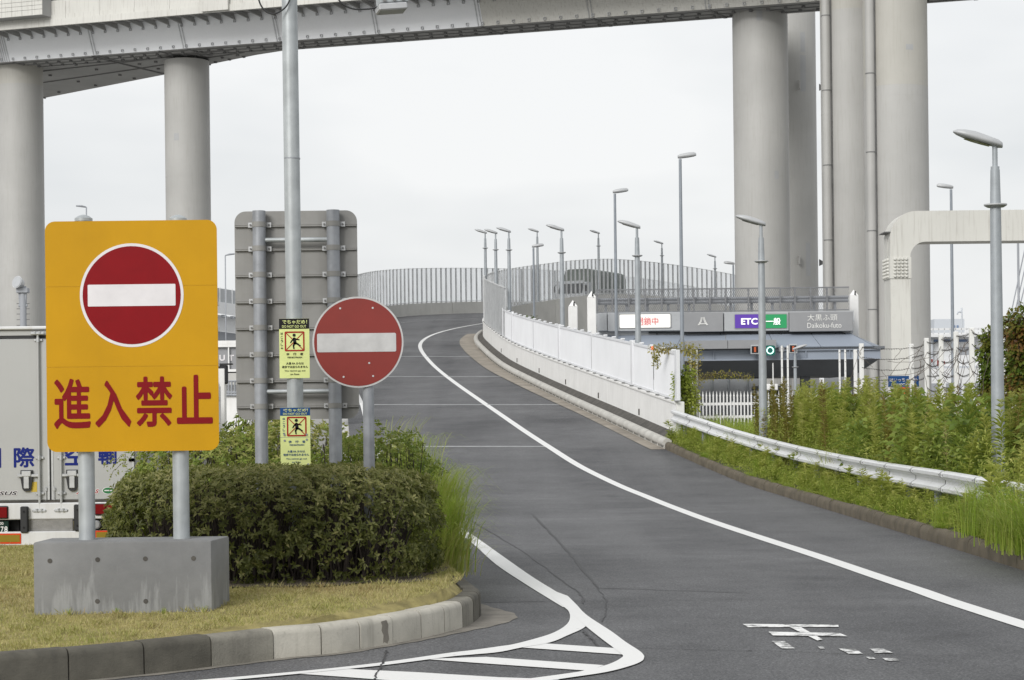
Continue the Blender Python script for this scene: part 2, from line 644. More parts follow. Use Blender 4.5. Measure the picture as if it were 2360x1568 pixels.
M['lamp_blue'] = plain('tall_lamp_grey', (0.24, 0.265, 0.295), 0.5, 0.2, var=0.08, scale=3)
M['lamp_glass'] = flat('lamp_glass', (0.18, 0.18, 0.12), 0.2)
M['post_grey'] = plain('barrier_post_grey', (0.56, 0.57, 0.575), 0.55, 0.2, var=0.12, scale=3, streak=0.3, dirt=(0.22, 0.22, 0.21))
M['clear'] = clear_mat('clear_panel')
M['sign_back'] = plain('sign_back_grey', (0.245, 0.242, 0.232), 0.6, 0.1, var=0.1, scale=2.5, streak=0.22, dirt=(0.14, 0.135, 0.125), kind='World')
M['yellow'] = plain('sign_yellow', (0.50, 0.262, 0.003), 0.4, var=0.07, scale=1.6, streak=0.10, dirt=(0.36, 0.19, 0.01))
M['yellow'].node_tree.nodes['Principled BSDF'].inputs['Specular IOR Level'].default_value = 0.2
M['sign_red'] = flat('sign_red', (0.21, 0.0025, 0.006), 0.35)
M['letter_red'] = flat('letter_red', (0.19, 0.003, 0.006), 0.4)
M['sign_white'] = flat('sign_white', (0.68, 0.66, 0.67), 0.35)
M['old_red'] = plain('faded_red', (0.20, 0.016, 0.010), 0.45, var=0.08, scale=3)
M['old_white'] = plain('faded_white', (0.47, 0.47, 0.47), 0.5, var=0.1, scale=9, grime=0.5, dirt=(0.36, 0.36, 0.36))
M['plate_yellow'] = flat('notice_yellow', (0.66, 0.72, 0.30), 0.4)
M['black'] = flat('black_print', (0.012, 0.012, 0.013), 0.5)
M['rubber'] = plain('rubber', (0.016, 0.017, 0.019), 0.6, var=0.2)
M['blue_print'] = flat('notice_blue', (0.014, 0.065, 0.20), 0.45)
M['pict_red'] = flat('pictogram_red', (0.33, 0.02, 0.015), 0.45)
M['truck_grey'] = plain('truck_panel', (0.40, 0.405, 0.40), 0.4, 0.1, var=0.05, scale=1.0, streak=0.12, dirt=(0.30, 0.295, 0.28))
M['truck_white'] = plain('truck_white', (0.62, 0.625, 0.63), 0.45, var=0.05, scale=1.5, streak=0.35, dirt=(0.40, 0.37, 0.33))
M['truck_blue'] = flat('truck_lettering_blue', (0.008, 0.018, 0.16), 0.4)
M['tail_red'] = flat('tail_lamp_red', (0.16, 0.004, 0.006), 0.2)
M['steel'] = plain('bare_steel', (0.50, 0.51, 0.52), 0.4, 0.5, var=0.12, scale=8)
M['checker'] = plain('checker_plate', (0.24, 0.235, 0.225), 0.5, 0.3, var=0.15, scale=12, bmp=0.6)
M['orange_red'] = flat('reflector_red', (0.60, 0.06, 0.015), 0.35)
M['reflector'] = flat('reflector_yellow', (0.24, 0.17, 0.02), 0.35)
M['plate_green'] = flat('number_plate_green', (0.008, 0.03, 0.022), 0.4)
M['glass_dark'] = flat('dark_glass', (0.03, 0.032, 0.035), 0.08)
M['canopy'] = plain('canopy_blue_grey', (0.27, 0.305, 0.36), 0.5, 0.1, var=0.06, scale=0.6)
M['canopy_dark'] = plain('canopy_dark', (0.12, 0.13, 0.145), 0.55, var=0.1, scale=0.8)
M['gate_grey'] = plain('gate_sign_grey', (0.27, 0.275, 0.285), 0.5, 0.1, var=0.06, scale=1)
M['gate_light'] = plain('gate_cabinet_grey', (0.40, 0.415, 0.43), 0.5, 0.15, var=0.06, scale=1.5, grime=0.3)
M['gate_text'] = flat('gate_lettering', (0.75, 0.75, 0.73), 0.5)
M['lit_white'] = glow('lit_white', (0.94, 0.93, 0.88), 0.15)
M['lit_red'] = glow('lit_red', (0.60, 0.05, 0.06), 0.06)
M['lit_purple'] = glow('lit_purple', (0.075, 0.03, 0.26), 0.35)
M['lit_green'] = glow('lit_green', (0.015, 0.21, 0.075), 0.35)
M['lit_text'] = glow('lit_text', (0.95, 0.95, 0.95), 0.2)
M['ring'] = glow('green_ring', (0.55, 1.0, 0.88), 1.0)
M['signal_green'] = flat('signal_green', (0.02, 0.12, 0.10), 0.4)
M['amber'] = glow('amber_lamp', (0.35, 0.07, 0.02), 0.25)
M['beacon'] = glow('red_beacon', (0.9, 0.12, 0.04), 0.9)
M['mesh'] = plain('mesh_grey', (0.19, 0.195, 0.205), 0.6, 0.2, var=0.15, scale=4)
M['canvas'] = plain('green_canvas', (0.085, 0.105, 0.085), 0.8, var=0.15, scale=1.5)
M['wire'] = plain('barbed_wire', (0.045, 0.04, 0.037), 0.7, var=0.2)
M['twig'] = plain('dead_vine', (0.12, 0.10, 0.085), 0.9, var=0.3, scale=5)
M['stem'] = plain('stem', (0.10, 0.095, 0.035), 0.8, var=0.3, scale=6)
M['bark'] = plain('hedge_branch', (0.045, 0.035, 0.03), 0.9, var=0.4, scale=8)
M['far_white'] = plain('far_white', (0.66, 0.67, 0.68), 0.7, var=0.05, scale=0.1)
M['far_grey'] = plain('far_grey', (0.30, 0.315, 0.34), 0.7, var=0.08, scale=0.1)
M['far_pale'] = plain('far_pale', (0.50, 0.53, 0.57), 0.7, var=0.05, scale=0.1)
M['far_blue'] = flat('far_blue', (0.16, 0.22, 0.34), 0.6)
M['hedge_leaf'] = leaf_mat('hedge_leaf', [(0.030, 0.036, 0.010), (0.075, 0.085, 0.022), (0.155, 0.16, 0.055), (0.27, 0.26, 0.11), (0.36, 0.24, 0.09)], 0.3, 0.42)
M['shrub_leaf'] = leaf_mat('shrub_leaf', [(0.06, 0.10, 0.016), (0.11, 0.17, 0.025), (0.20, 0.26, 0.05), (0.32, 0.33, 0.10), (0.40, 0.36, 0.15)], 0.35)
M['weed_leaf'] = leaf_mat('weed_leaf', [(0.11, 0.16, 0.025), (0.24, 0.31, 0.05), (0.38, 0.43, 0.09), (0.54, 0.55, 0.16), (0.60, 0.57, 0.22)], 0.55)
M['olive_leaf'] = leaf_mat('olive_leaf', [(0.13, 0.14, 0.025), (0.22, 0.21, 0.04), (0.30, 0.26, 0.06), (0.32, 0.25, 0.085), (0.22, 0.14, 0.06)], 0.35)
M['grass_leaf'] = leaf_mat('grass_leaf', [(0.13, 0.22, 0.02), (0.21, 0.33, 0.035), (0.30, 0.41, 0.06), (0.40, 0.43, 0.11), (0.44, 0.38, 0.16)], 0.4)
M['dry_grass'] = leaf_mat('dry_grass', [(0.22, 0.27, 0.065), (0.35, 0.36, 0.115), (0.47, 0.43, 0.18), (0.52, 0.45, 0.23), (0.32, 0.22, 0.11)], 0.3)
M['vine_leaf'] = leaf_mat('vine_leaf', [(0.03, 0.06, 0.012), (0.05, 0.10, 0.016), (0.10, 0.14, 0.02), (0.15, 0.085, 0.025), (0.13, 0.04, 0.02)], 0.3)
# ------------------------------------------------------------------ road geometry
IN = [(6.05, 20, 0), (6.05, 28, 0), (6.05, 36, 0), (5.85, 42, .06), (5.35, 47, .25), (4.36, 56, .84), (3.2, 66, 1.6), (2.1, 75, 2.3),
      (.9, 85, 3.1), (-.3, 95, 3.95), (-1.0, 102, 4.6), (-1.7, 110, 5.4), (-2.2, 118, 6.15), (-2.15, 123, 6.7), (-1.6, 128, 7.25), (-.3, 132.5, 7.8),
      (1.8, 136.5, 8.35), (4.3, 140.5, 8.9), (7, 145, 9.3), (10.5, 150, 9.4), (15, 155, 9.15), (21, 161, 8.5), (28, 167, 7.6)]
OUT = [(-.6, 20, 0), (-1.5, 28, 0), (-2.5, 36, 0), (-3.2, 42, .06), (-3.8, 48, .25), (-4.7, 57, .84), (-5.6, 67, 1.6), (-6.5, 77, 2.3),
       (-7.6, 87, 3.15), (-8.6, 98, 4.1), (-9.4, 107, 4.95), (-10.2, 117, 5.95), (-10.7, 127, 7.0), (-10.6, 136, 8.0), (-9.6, 143, 8.8), (-7.5, 148.5, 9.35),
       (-4.5, 153, 9.7), (-1.5, 156.5, 9.9), (3, 160.5, 10.0), (8, 165, 9.9), (13, 169.5, 9.6), (19.5, 175, 8.8), (27, 181, 7.8)]
IN_A, OUT_A = np.array(IN, float), np.array(OUT, float)

def crv(A, t):
    """Catmull-Rom through the stations"""
    t = np.atleast_1d(np.asarray(t, float))
    n = len(A)
    t = np.clip(t, 0, n - 1 - 1e-9)
    i = np.floor(t).astype(int)
    f = (t - i)[:, None]
    p0, p1, p2, p3 = A[np.maximum(i - 1, 0)], A[i], A[np.minimum(i + 1, n - 1)], A[np.minimum(i + 2, n - 1)]
    return 0.5 * (2 * p1 + (p2 - p0) * f + (2 * p0 - 5 * p1 + 4 * p2 - p3) * f ** 2 + (3 * p1 - p0 - 3 * p2 + p3) * f ** 3)

NT, NU = 880, 160
TT = np.linspace(0, len(IN) - 1, NT)
UU = np.linspace(0, 1, NU)
_gi, _go = crv(IN_A, TT), crv(OUT_A, TT)
_grid = _gi[:, None, :] * (1 - UU)[None, :, None] + _go[:, None, :] * UU[None, :, None]
_gpix = pix(_grid)

def road_pt(t, u, lift=0.0):
    p = crv(IN_A, t)[0] * (1 - u) + crv(OUT_A, t)[0] * u
    return V(p[0], p[1], p[2] + lift)

def road_tu(x, y, tmax=16.5):
    k = int(NT * tmax / (len(IN) - 1))
    d = ((_gpix[:k] - np.array([x, y])) ** 2).sum(-1)
    i, j = np.unravel_index(d.argmin(), d.shape)
    t, u = TT[i], UU[j]
    st, su = TT[1], UU[1]
    for _ in range(5):
        ts = np.linspace(max(0, t - st), t + st, 9)
        us = np.linspace(u - su, u + su, 9)
        a, b = crv(IN_A, ts), crv(OUT_A, ts)
        g = a[:, None, :] * (1 - us)[None, :, None] + b[:, None, :] * us[None, :, None]
        d = ((pix(g) - np.array([x, y])) ** 2).sum(-1)
        i, j = np.unravel_index(d.argmin(), d.shape)
        t, u = ts[i], us[j]
        st, su = st * 0.35, su * 0.35
    return t, u

def ribbon(mb, pts, width):
    """flat strip of given width along points, lying in the ground"""
    n = len(pts)
    if not hasattr(width, '__len__'):
        width = [width] * n
    vs = []
    for i in range(n):
        d = pts[min(i + 1, n - 1)] - pts[max(i - 1, 0)]
        s = V(d.y, -d.x, 0).normalized() * width[i] / 2
        vs += [pts[i] + s, pts[i] - s]
    mb.add(vs, [(2 * i, 2 * i + 1, 2 * i + 3, 2 * i + 2) for i in range(n - 1)])

def smooth_pts(pts, k=6):
    A = np.array([tuple(p) for p in pts])
    t = np.linspace(0, len(A) - 1, (len(A) - 1) * k + 1)
    return [Vector(p) for p in crv(A, t)]

def along(A, t0, t1, step, side):
    """stations along an edge: list of (point, outward unit vector), evenly spaced"""
    ts = np.linspace(t0, t1, 1500)
    P = crv(A, ts)
    s = np.concatenate([[0], np.cumsum(np.linalg.norm(np.diff(P, axis=0), axis=1))])
    n = max(1, int(round(s[-1] / step)))
    q = np.linspace(0, s[-1], n + 1)
    out = []
    for k in range(3):
        out.append(np.interp(q, s, P[:, k]))
    P2 = np.stack(out, -1)
    tg = np.gradient(P2, axis=0)
    res = []
    for p, d in zip(P2, tg):
        r = V(d[1], -d[0], 0).normalized() * side
        res.append((Vector(p), r))
    return res

def t_of_Y(A, Y):
    ts = np.linspace(0, len(A) - 1, 4000)
    return float(ts[np.abs(crv(A, ts)[:, 1] - Y).argmin()])

# ---- ground sheet (parking apron and port land out to the horizon)
mb = MB()
mb.add([(-2500, -200, -.02), (2500, -200, -.02), (2500, 4000, -.02), (-2500, 4000, -.02)], [(0, 1, 2, 3)])
ground = mb.build('ground', M['port'], kind='structure')

# ---- ramp road surface
mb = MB()
ts = np.linspace(0, len(IN) - 1, 520)
us = np.linspace(-.002, 1.002, 9)
a, b = crv(IN_A, ts), crv(OUT_A, ts)
vs = [tuple(a[i] * (1 - u) + b[i] * u) for i in range(len(ts)) for u in us]
nu = len(us)
mb.add(vs, [(i * nu + j, i * nu + j + 1, (i + 1) * nu + j + 1, (i + 1) * nu + j) for i in range(len(ts) - 1) for j in range(nu - 1)])
# near apron of the same asphalt
mb.add([(-14, 1, -.001), (6.4, 1, -.001), (6.4, 20.05, -.001), (-14, 20.05, -.001)], [(0, 1, 2, 3)])
road = mb.build('road', M['asphalt'], kind='structure', smooth=True)

# ---- embankment / viaduct body under the ramp
mb = MB()
ts = np.linspace(4.2, len(IN) - 1, 150)
a, b = crv(IN_A, ts), crv(OUT_A, ts)
ring = []
for i in range(len(ts)):
    d = b[i] - a[i]
    d = d / np.linalg.norm(d)
    p, q = a[i] - d * 0.95, b[i] + d * 0.5
    deep_i = max(-.1, p[2] - 2.2) if ts[i] > 12.5 else -.1
    deep_o = max(-.1, q[2] - 2.2) if ts[i] > 12.5 else -.1
    ring += [(p[0], p[1], p[2] - .03), (q[0], q[1], q[2] - .03), (q[0], q[1], deep_o), (p[0], p[1], deep_i)]
mb.add(ring, [(4 * i + j, 4 * i + (j + 1) % 4, 4 * i + 4 + (j + 1) % 4, 4 * i + 4 + j) for i in range(len(ts) - 1) for j in range(4)])
mb.build('ramp_embankment', M['parapet'], kind='structure')

# ---- white lines
def line_on_road(name, pixels, width, lift=.006, k=10, mat='paint'):
    tu = np.array([road_tu(*p) for p in pixels])
    A = np.column_stack([tu, np.zeros(len(tu))])
    q = crv(A, np.linspace(0, len(A) - 1, (len(A) - 1) * k + 1))
    m = MB()
    ribbon(m, [road_pt(t, u, lift) for t, u, _ in q], width)
    return m.build(name, M[mat], road)

right_px = [(1573.4, 1178.4), (1434, 1122.7), (1331, 1072), (1265.9, 1031), (1190, 981), (1119, 932), (1070, 898), (1021.6, 862), (990, 833), (972, 810), (968, 797), (976, 784), (1000, 771), (1040, 759.5), (1085, 750.5), (1119, 745)]
flat_r = [G(x, y, .006) for x, y in ((2480, 1476), (2360, 1440), (2240, 1402), (2175, 1381))]
tu = np.array([road_tu(*p) for p in [(2120, 1362.5), (2020, 1329), (1918, 1294), (1830, 1265), (1760, 1242.5), (1660, 1209.5)] + right_px])
tu = crv(np.column_stack([tu, np.zeros(len(tu))]), np.linspace(0, len(tu) - 1, (len(tu) - 1) * 10 + 1))
mb = MB()
ribbon(mb, smooth_pts(flat_r, 4) + [road_pt(t, u, .007) for t, u, _ in tu], 0.22)
mb.build('edge_line', M['paint'], road, label='white edge line curving up the ramp on its right side')
line_on_road('edge_line', [(925, 744.5), (990, 739), (1060, 734), (1119, 731.5)], 0.14)
# gore hatching: traced on the ground
def px3(X, Y):      # pixels of the 1700..2700 x 1600.. study crop
    return ((1700 + X / 1.832) * .6385, (1600 + Y / 1.832) * .6385)

def px2(X, Y):
    return ((800 + X / 1.832) * .6385, (1600 + Y / 1.832) * .6385)

def px4(X, Y):
    return ((2600 + X / 1.4845) * .6385, (1400 + Y / 1.4845) * .6385)

def ground_poly(name, loop, mat, z=.006, parent=None, label=None):
    pts = [G(x, y, z) for x, y in loop]
    m = MB()
    bm = bmesh.new()
    vs = [bm.verts.new(p) for p in pts]
    bm.faces.new(vs)
    bmesh.ops.triangulate(bm, faces=list(bm.faces))
    bm.verts.index_update()
    m.add([p.co.copy() for p in bm.verts], [tuple(q.index for q in f.verts) for f in bm.faces])
    bm.free()
    return m.build(name, mat, parent or road, label=label)

P3 = lambda L: [px3(*p) for p in L]
def strip_ab(name, A, B, mat, z, label=None):
    m = MB()
    A, B = smooth_pts([G(x, y, z) for x, y in A], 5), smooth_pts([G(x, y, z) for x, y in B], 5)
    n = len(A)
    m.add(A + B, [(i, i + 1, n + i + 1, n + i) for i in range(n - 1)])
    return m.build(name, mat, road, label=label)

strip_ab('gore_line', P3([(545, 975), (600, 1060), (645, 1110), (655, 1150), (640, 1190), (590, 1230), (500, 1270), (300, 1325)]) + [(1149, 1490), (1085, 1499), (1033.6, 1505), (894, 1525), (754.8, 1541), (580.5, 1557), (400, 1572), (200, 1588)],
         P3([(640, 1010), (700, 1070), (735, 1110), (765, 1150), (757, 1212), (640, 1270), (520, 1318), (330, 1352)]) + [(1149, 1503), (1085, 1509), (1033, 1514), (894, 1532), (754.8, 1546.5), (580.5, 1563), (400, 1579), (200, 1595)],
         M['paint'], .0085, 'curved white line round the left of the gore')
strip_ab('gore_line', P3([(560, 995), (625, 1035), (690, 1066), (770, 1140), (930, 1245), (1020, 1312), (1110, 1370), (1140, 1398), (1145, 1415), (1130, 1440), (1060, 1470), (900, 1512), (650, 1550), (400, 1585), (180, 1610)]),
         P3([(530, 1010), (590, 1062), (660, 1120), (757, 1208), (860, 1290), (920, 1335), (960, 1366), (1000, 1398), (1005, 1405), (1000, 1415), (960, 1440), (890, 1468), (750, 1503), (640, 1522), (340, 1562)]),
         M['paint'], .0097, 'curved white line round the right of the gore')
strip_ab('edge_line', [(1000, 1182), (1033.6, 1201)] + P3([(0, 600), (200, 740), (400, 880), (570, 985), (690, 1062)]),
         [(994, 1188), (1026.6, 1208)] + P3([(0, 655), (160, 797), (350, 925), (490, 1012), (610, 1085)]), M['paint'], .0072, 'white edge line running back from the gore nose')
pl = []
t0, u0 = road_tu(998, 1185)
for k in range(61):
    f_ = k / 60
    pl.append(road_pt(t0 + (12.5 - t0) * f_, u0 + (.93 - u0) * min(1, f_ * 3), .0065))
mb = MB()
ribbon(mb, pl, .16)
mb.build('edge_line', M['paint'], road, label='white edge line up the left side of the ramp behind the grass')
ground_poly('gore_stripe', P3([(460, 1322), (950, 1355), (1010, 1398), (320, 1350)]), M['paint'], .0065)
ground_poly('gore_stripe', [(978, 1519)] + P3([(100, 1413), (880, 1468), (770, 1504), (0, 1450)]), M['paint'], .0068)
ground_poly('gore_stripe', [(675, 1552), (800, 1542), (964, 1549.6), (1149, 1561), (1290, 1566), (1250, 1580), (1000, 1576), (790, 1560)], M['paint'], .0062)
# worn lettering on the road
P4 = lambda L: [px4(*p) for p in L]
for L in ([(118, 1265), (632, 1270), (634, 1281), (150, 1283)], [(258, 1307), (640, 1314), (682, 1332), (282, 1327)], [(370, 1281), (432, 1282), (548, 1348), (520, 1354)]):
    ground_poly('road_marking', P4(L), M['paint_part'], .006 + .0009 * L[0][0] / 118)
for L in ([(275, 1357), (345, 1358), (400, 1396), (330, 1398)], [(630, 1396), (722, 1398), (764, 1425), (690, 1426)], [(800, 1396), (872, 1398), (932, 1422), (828, 1420)],
          [(780, 1442), (820, 1443), (832, 1453), (800, 1454)], [(868, 1448), (945, 1449), (958, 1461), (890, 1463)], [(520, 1385), (550, 1385), (560, 1397), (535, 1398)]):
    ground_poly('road_marking', P4(L), M['paint_worn'], .006)

# tar seams and cracks
def seam(pxs, wd, z=.0045, mat='tar', jitter=.012):
    pts = smooth_pts([G(x, y, z) for x, y in pxs], 8)
    pts = [p + V(random.uniform(-jitter, jitter), 0, 0) for p in pts]
    m = MB()
    ribbon(m, pts, [wd * random.uniform(.5, 1.3) for _ in pts])
    m.build('tar_seam', M[mat], road)

seam(P3([(60, 205), (200, 300), (400, 470), (600, 670), (720, 810), (840, 955)]), .035)
seam(P3([(0, 510), (300, 690), (500, 830), (640, 935), (720, 995), (745, 1060)]), .022)
seam(P3([(700, 955), (1000, 962), (1300, 972), (1832, 990)]), .02)
seam(P3([(840, 960), (890, 1040), (890, 1110), (870, 1180)]), .012)
seam(P3([(740, 1235), (790, 1285), (845, 1345)]), .02, .0105)
seam(P3([(1080, 1355), (1300, 1358), (1832, 1372)]) + [px4(180, 1405), px4(700, 1425), px4(1250, 1432)], .012)
seam([px2(1090, 1368), px2(1070, 1430), px2(1040, 1500), px2(1010, 1570)], .016, .0105)
seam(P3([(75, 1052), (300, 1045), (480, 1045)]), .02)

# expansion joints across the ramp
for y, x0, x1 in ((1029.7, 985, 1262), (933, 868, 1290), (868.5, 893, 1172), (822, 915, 1100)):
    t0, u0 = road_tu(x0, y)
    t1, u1 = road_tu(x1, y)
    te = t0 + (t0 - t1) * (.97 - u0) / (u0 - u1)
    m = MB()
    dt = .16 / np.linalg.norm(crv(IN_A, t1 + .01)[0] - crv(IN_A, t1 - .01)[0]) * .02
    rows_ = [(te + (t1 - te) * k / 30, .97 + (u1 - .97) * k / 30) for k in range(31)]
    m.add([road_pt(a_ + sg * dt, b_, .006) for a_, b_ in rows_ for sg in (-1, 1)], [(2 * i, 2 * i + 1, 2 * i + 3, 2 * i + 2) for i in range(30)])
    m.build('expansion_joint', M['joint'], road)

# ---- traffic island: kerb of separate blocks
isl = [G(x, y, 0) for x, y in ((-330, 1618), (-120, 1598), (100, 1578), (257, 1563), (413, 1547), (548, 1530), (664, 1516.5), (769, 1507), (856, 1493), (931, 1480), (995, 1467), (1045, 1454), (1082, 1441), (1103, 1425))]
isl += [V(-.33, 18.95, 0), V(-.42, 19.7, 0), V(-.6, 20.9, 0), V(-.86, 22.4, 0), V(-1.2, 26, 0), V(-1.85, 31, 0), V(-2.7, 37, 0), V(-3.4, 43, .1)]
isl = [V(isl[0].x - 6, isl[0].y + .4, 0)] + isl
IS = np.array([tuple(p) for p in isl])
kerb_path = along(IS, 0, len(IS) - 1, .055, -1)        # side vector points into the island (left of travel)

def path_slice(path, i0, i1):
    return path[i0:i1 + 1]

KPROF = [(0, -.05), (0.004, .19), (.012, .215), (.03, .235), (.055, .243), (.17, .243), (.18, .23), (.18, -.05)]
mb = MB()
mb.sweep([(.02, -.06), (.02, .14), (.16, .14), (.16, -.06)], kerb_path)
isl_kerb = mb.build('island_kerb', M['soot_shade'], kind='structure')
starts = [0]
while starts[-1] < len(kerb_path) - 3:
    q_ = kerb_path[starts[-1]][0]
    starts.append(starts[-1] + (8 if (q_.x > -1.95 and q_.y < 19.5) else 11))
for i0, i1 in zip(starts[:-1], starts[1:]):
    i1 = min(i1, len(kerb_path) - 1)
    seg = path_slice(kerb_path, i0, i1)
    if len(seg) < 3:
        continue
    seg = list(seg)
    gap = .006
    d0 = (seg[1][0] - seg[0][0]).normalized() * gap
    d1 = (seg[-1][0] - seg[-2][0]).normalized() * gap
    seg[0] = (seg[0][0] + d0, seg[0][1])
    seg[-1] = (seg[-1][0] - d1, seg[-1][1])
    dz = random.uniform(-.006, .006)
    dn = random.uniform(-.006, .006)
    seg = [(p + V(0, 0, dz) + s * dn, s) for p, s in seg]
    mid = seg[len(seg) // 2][0]
    mm = 'kerb_light' if (-1.83 < mid.x < -.50 and mid.y < 18.1) else ('kerb_moss' if mid.y > 20.0 else ('kerb_mid' if (mid.x < -4.0 or -2.5 < mid.x < -1.9 or random.random() < .25) else 'kerb_dark'))
    m = MB()
    m.sweep(KPROF, seg)
    m.build('kerb_block', M[mm], isl_kerb, smooth=True, angle=40)
# broken patch on one block
pp = G(*px2(940, 1330), 0)
idx = min(range(len(kerb_path)), key=lambda i: (kerb_path[i][0] - pp).length)
p, sd = kerb_path[idx]
tg = (kerb_path[idx + 1][0] - kerb_path[idx - 1][0]).normalized()
mb = MB()
mb.prism([(-.05, .205), (.02, .212), (.045, .17), (.04, .11), (.055, .05), (.03, .012), (-.01, .03), (-.03, .02), (-.02, .09), (-.045, .13), (-.035, .17)], p - sd * .0045, tg, UZ, sd * .003)
mb.build('broken_patch', M['apron'], isl_kerb, label='crumbled grey patch in a pale kerb block')
# concrete gutter strip in front of the kerb, widening round the nose
nose = min(range(len(kerb_path)), key=lambda i: (kerb_path[i][0] - V(-.36, 18.5, 0)).length)
vs = []
for i, (p, s_) in enumerate(kerb_path):
    w_ = .09 + .27 * math.exp(-((i - nose) / 16.0) ** 2) + .01 * math.sin(i * .9)
    vs += [p + s_ * .02 + V(0, 0, .0035), p - s_ * w_ + V(0, 0, .0035)]
m = MB()
m.add(vs, [(2 * i, 2 * i + 1, 2 * i + 3, 2 * i + 2) for i in range(len(kerb_path) - 1)])
m.build('gutter_strip', M['apron'], isl_kerb)

# ---- lawn on the island
def lawn_z(x, y):
    return .225 + .10 * min(1, max(0, (y - 15.0) / 3.0)) + .03 * min(1, max(0, (x + 4.5) / 3))

inner = [p + s * .175 for p, s in kerb_path[::4]]
m = MB()
far = [V(-4.5, 45, .1), V(-30, 45, .2), V(-30, 14.5, .22)]
rings = []
# grid clipped by kerb: build strips from the kerb inwards
for (p, s) in kerb_path[::3]:
    q = p + s * .172
    rings.append(q)
tri = bmesh.new()
bv = [tri.verts.new((q.x, q.y, .225)) for q in rings] + [tri.verts.new((p.x, p.y, .225)) for p in far[:2]]
tri.faces.new(bv)
bmesh.ops.triangulate(tri, faces=list(tri.faces))
for _ in range(4):
    es = [e for e in tri.edges if e.calc_length() > .9]
    bmesh.ops.subdivide_edges(tri, edges=es, cuts=1)
    bmesh.ops.triangulate(tri, faces=list(tri.faces))
for vtx in tri.verts:
    if not vtx.is_boundary:
        vtx.co.z = lawn_z(vtx.co.x, vtx.co.y)
tri.verts.index_update()
m.add([v_.co.copy() for v_ in tri.verts], [tuple(q.index for q in f.verts) for f in tri.faces])
tri.free()
lawn = m.build('lawn', M['lawn'], kind='structure', smooth=True)
# bare soil under the hedge
def bed_r(a):
    return 1 + .05 * math.sin(a * 7) + .04 * math.sin(a * 13 + 1)
m = MB()
bed = []
for k in range(48):
    a = 2 * math.pi * k / 48
    cx_, cy_ = math.copysign(abs(math.cos(a)) ** .5, math.cos(a)), math.copysign(abs(math.sin(a)) ** .5, math.sin(a))
    x_, y_ = -2.36 + 1.62 * cx_ * bed_r(a), 19.55 + 1.42 * cy_ * bed_r(a)
    bed.append(V(x_, y_, lawn_z(x_, y_) + .012))
m.add(bed + [V(-2.36, 19.55, lawn_z(-2.36, 19.55) + .02)], [(k, (k + 1) % 48, 48) for k in range(48)])
m.build('planting_bed', M['earth'], kind='structure')

# ---- right-hand kerb of mossy blocks, then the pale ramp kerb with drain slots
IN_EXT = np.vstack([[(6.05, 6, 0), (6.05, 13, 0)], IN_A])
tK = t_of_Y(IN_EXT, 56.0)
RK = [(0, -.05), (.0, .12), (.02, .17), (.06, .205), (.11, .21), (.17, .19), (.19, .15), (.19, -.05)]
pth = along(IN_EXT, 0, tK, .0625, 1)
mb = MB()
mb.sweep([(.02, -.05), (.02, .1), (.17, .1), (.17, -.05)], pth[::4] + [pth[-1]])
rk = mb.build('verge_kerb', M['soot_shade'], kind='structure')
for i0 in range(0, len(pth) - 10, 10):
    seg = list(pth[i0:i0 + 11])
    dz = random.uniform(-.008, .008)
    seg[0] = (seg[0][0] + (seg[1][0] - seg[0][0]) * .12, seg[0][1])
    seg[-1] = (seg[-1][0] - (seg[-1][0] - seg[-2][0]) * .12, seg[-1][1])
    m = MB()
    m.sweep(RK, [(p + V(0, 0, dz), s) for p, s in seg[::5]])
    m.build('kerb_block', M['kerb_moss'], rk, smooth=True, angle=45)
# ramp kerb
t1 = len(IN) - 1
tA, tB = t_of_Y(IN_A, 56.0), 13.6
pth = along(IN_A, tA, tB, .2, 1)
RK2 = [(0, -.05), (-.01, .10), (-.04, .11), (-.055, .16), (-.04, .22), (.0, .27), (.07, .30), (.15, .29), (.21, .25), (.23, .18), (.23, -.05)]
mb = MB()
mb.sweep([(.04, -.1), (.04, .1), (.2, .1), (.2, -.1)], pth)
rk2 = mb.build('ramp_kerb', M['soot_shade'], kind='structure')
slot_me = MB().box(-.004, .03, -.04, .04, .03, .085).mesh('drain_slot', M['soot_shade'])  # solid box, coloured dark for the shade inside a slot
nslot = 0
for i0 in range(0, len(pth) - 5, 5):
    seg = list(pth[i0:i0 + 6])
    seg[0] = (seg[0][0] + (seg[1][0] - seg[0][0]) * .06, seg[0][1])
    seg[-1] = (seg[-1][0] - (seg[-1][0] - seg[-2][0]) * .06, seg[-1][1])
    m = MB()
    m.sweep(RK2, seg)
    blk = m.build('kerb_block', M['kerb_ramp'], rk2, smooth=True, angle=50)
    if seg[0][0].y < 112:
        for q in (1, 2, 3, 4):
            p, s = seg[q]
            o = put('drain_slot', slot_me, blk, p + s * -.012, math.atan2(s.y, s.x))
# gutter slabs between asphalt and ramp kerb
pth = along(IN_A, tA - .02, tB, .5, 1)
i = 0
while i < len(pth) - 1:
    L = 9
    seg = pth[i:i + L + 1]
    if len(seg) < 2:
        break
    wd = [.42 + .5 * max(0, min(1, (p.y - 70) / 40)) for p, s in seg]
    m = MB()
    vs = []
    for (p, s), w_ in zip(seg, wd):
        vs += [p + V(0, 0, .0065), p - s * w_ + V(0, 0, .0065)]
    vs[0] = vs[0] + (vs[2] - vs[0]).normalized() * .03
    vs[1] = vs[1] + (vs[3] - vs[1]).normalized() * .03
    m.add(vs, [(2 * k, 2 * k + 1, 2 * k + 3, 2 * k + 2) for k in range(len(seg) - 1)])
    m.build('gutter_slab', M['gutter'], road)
    i += L

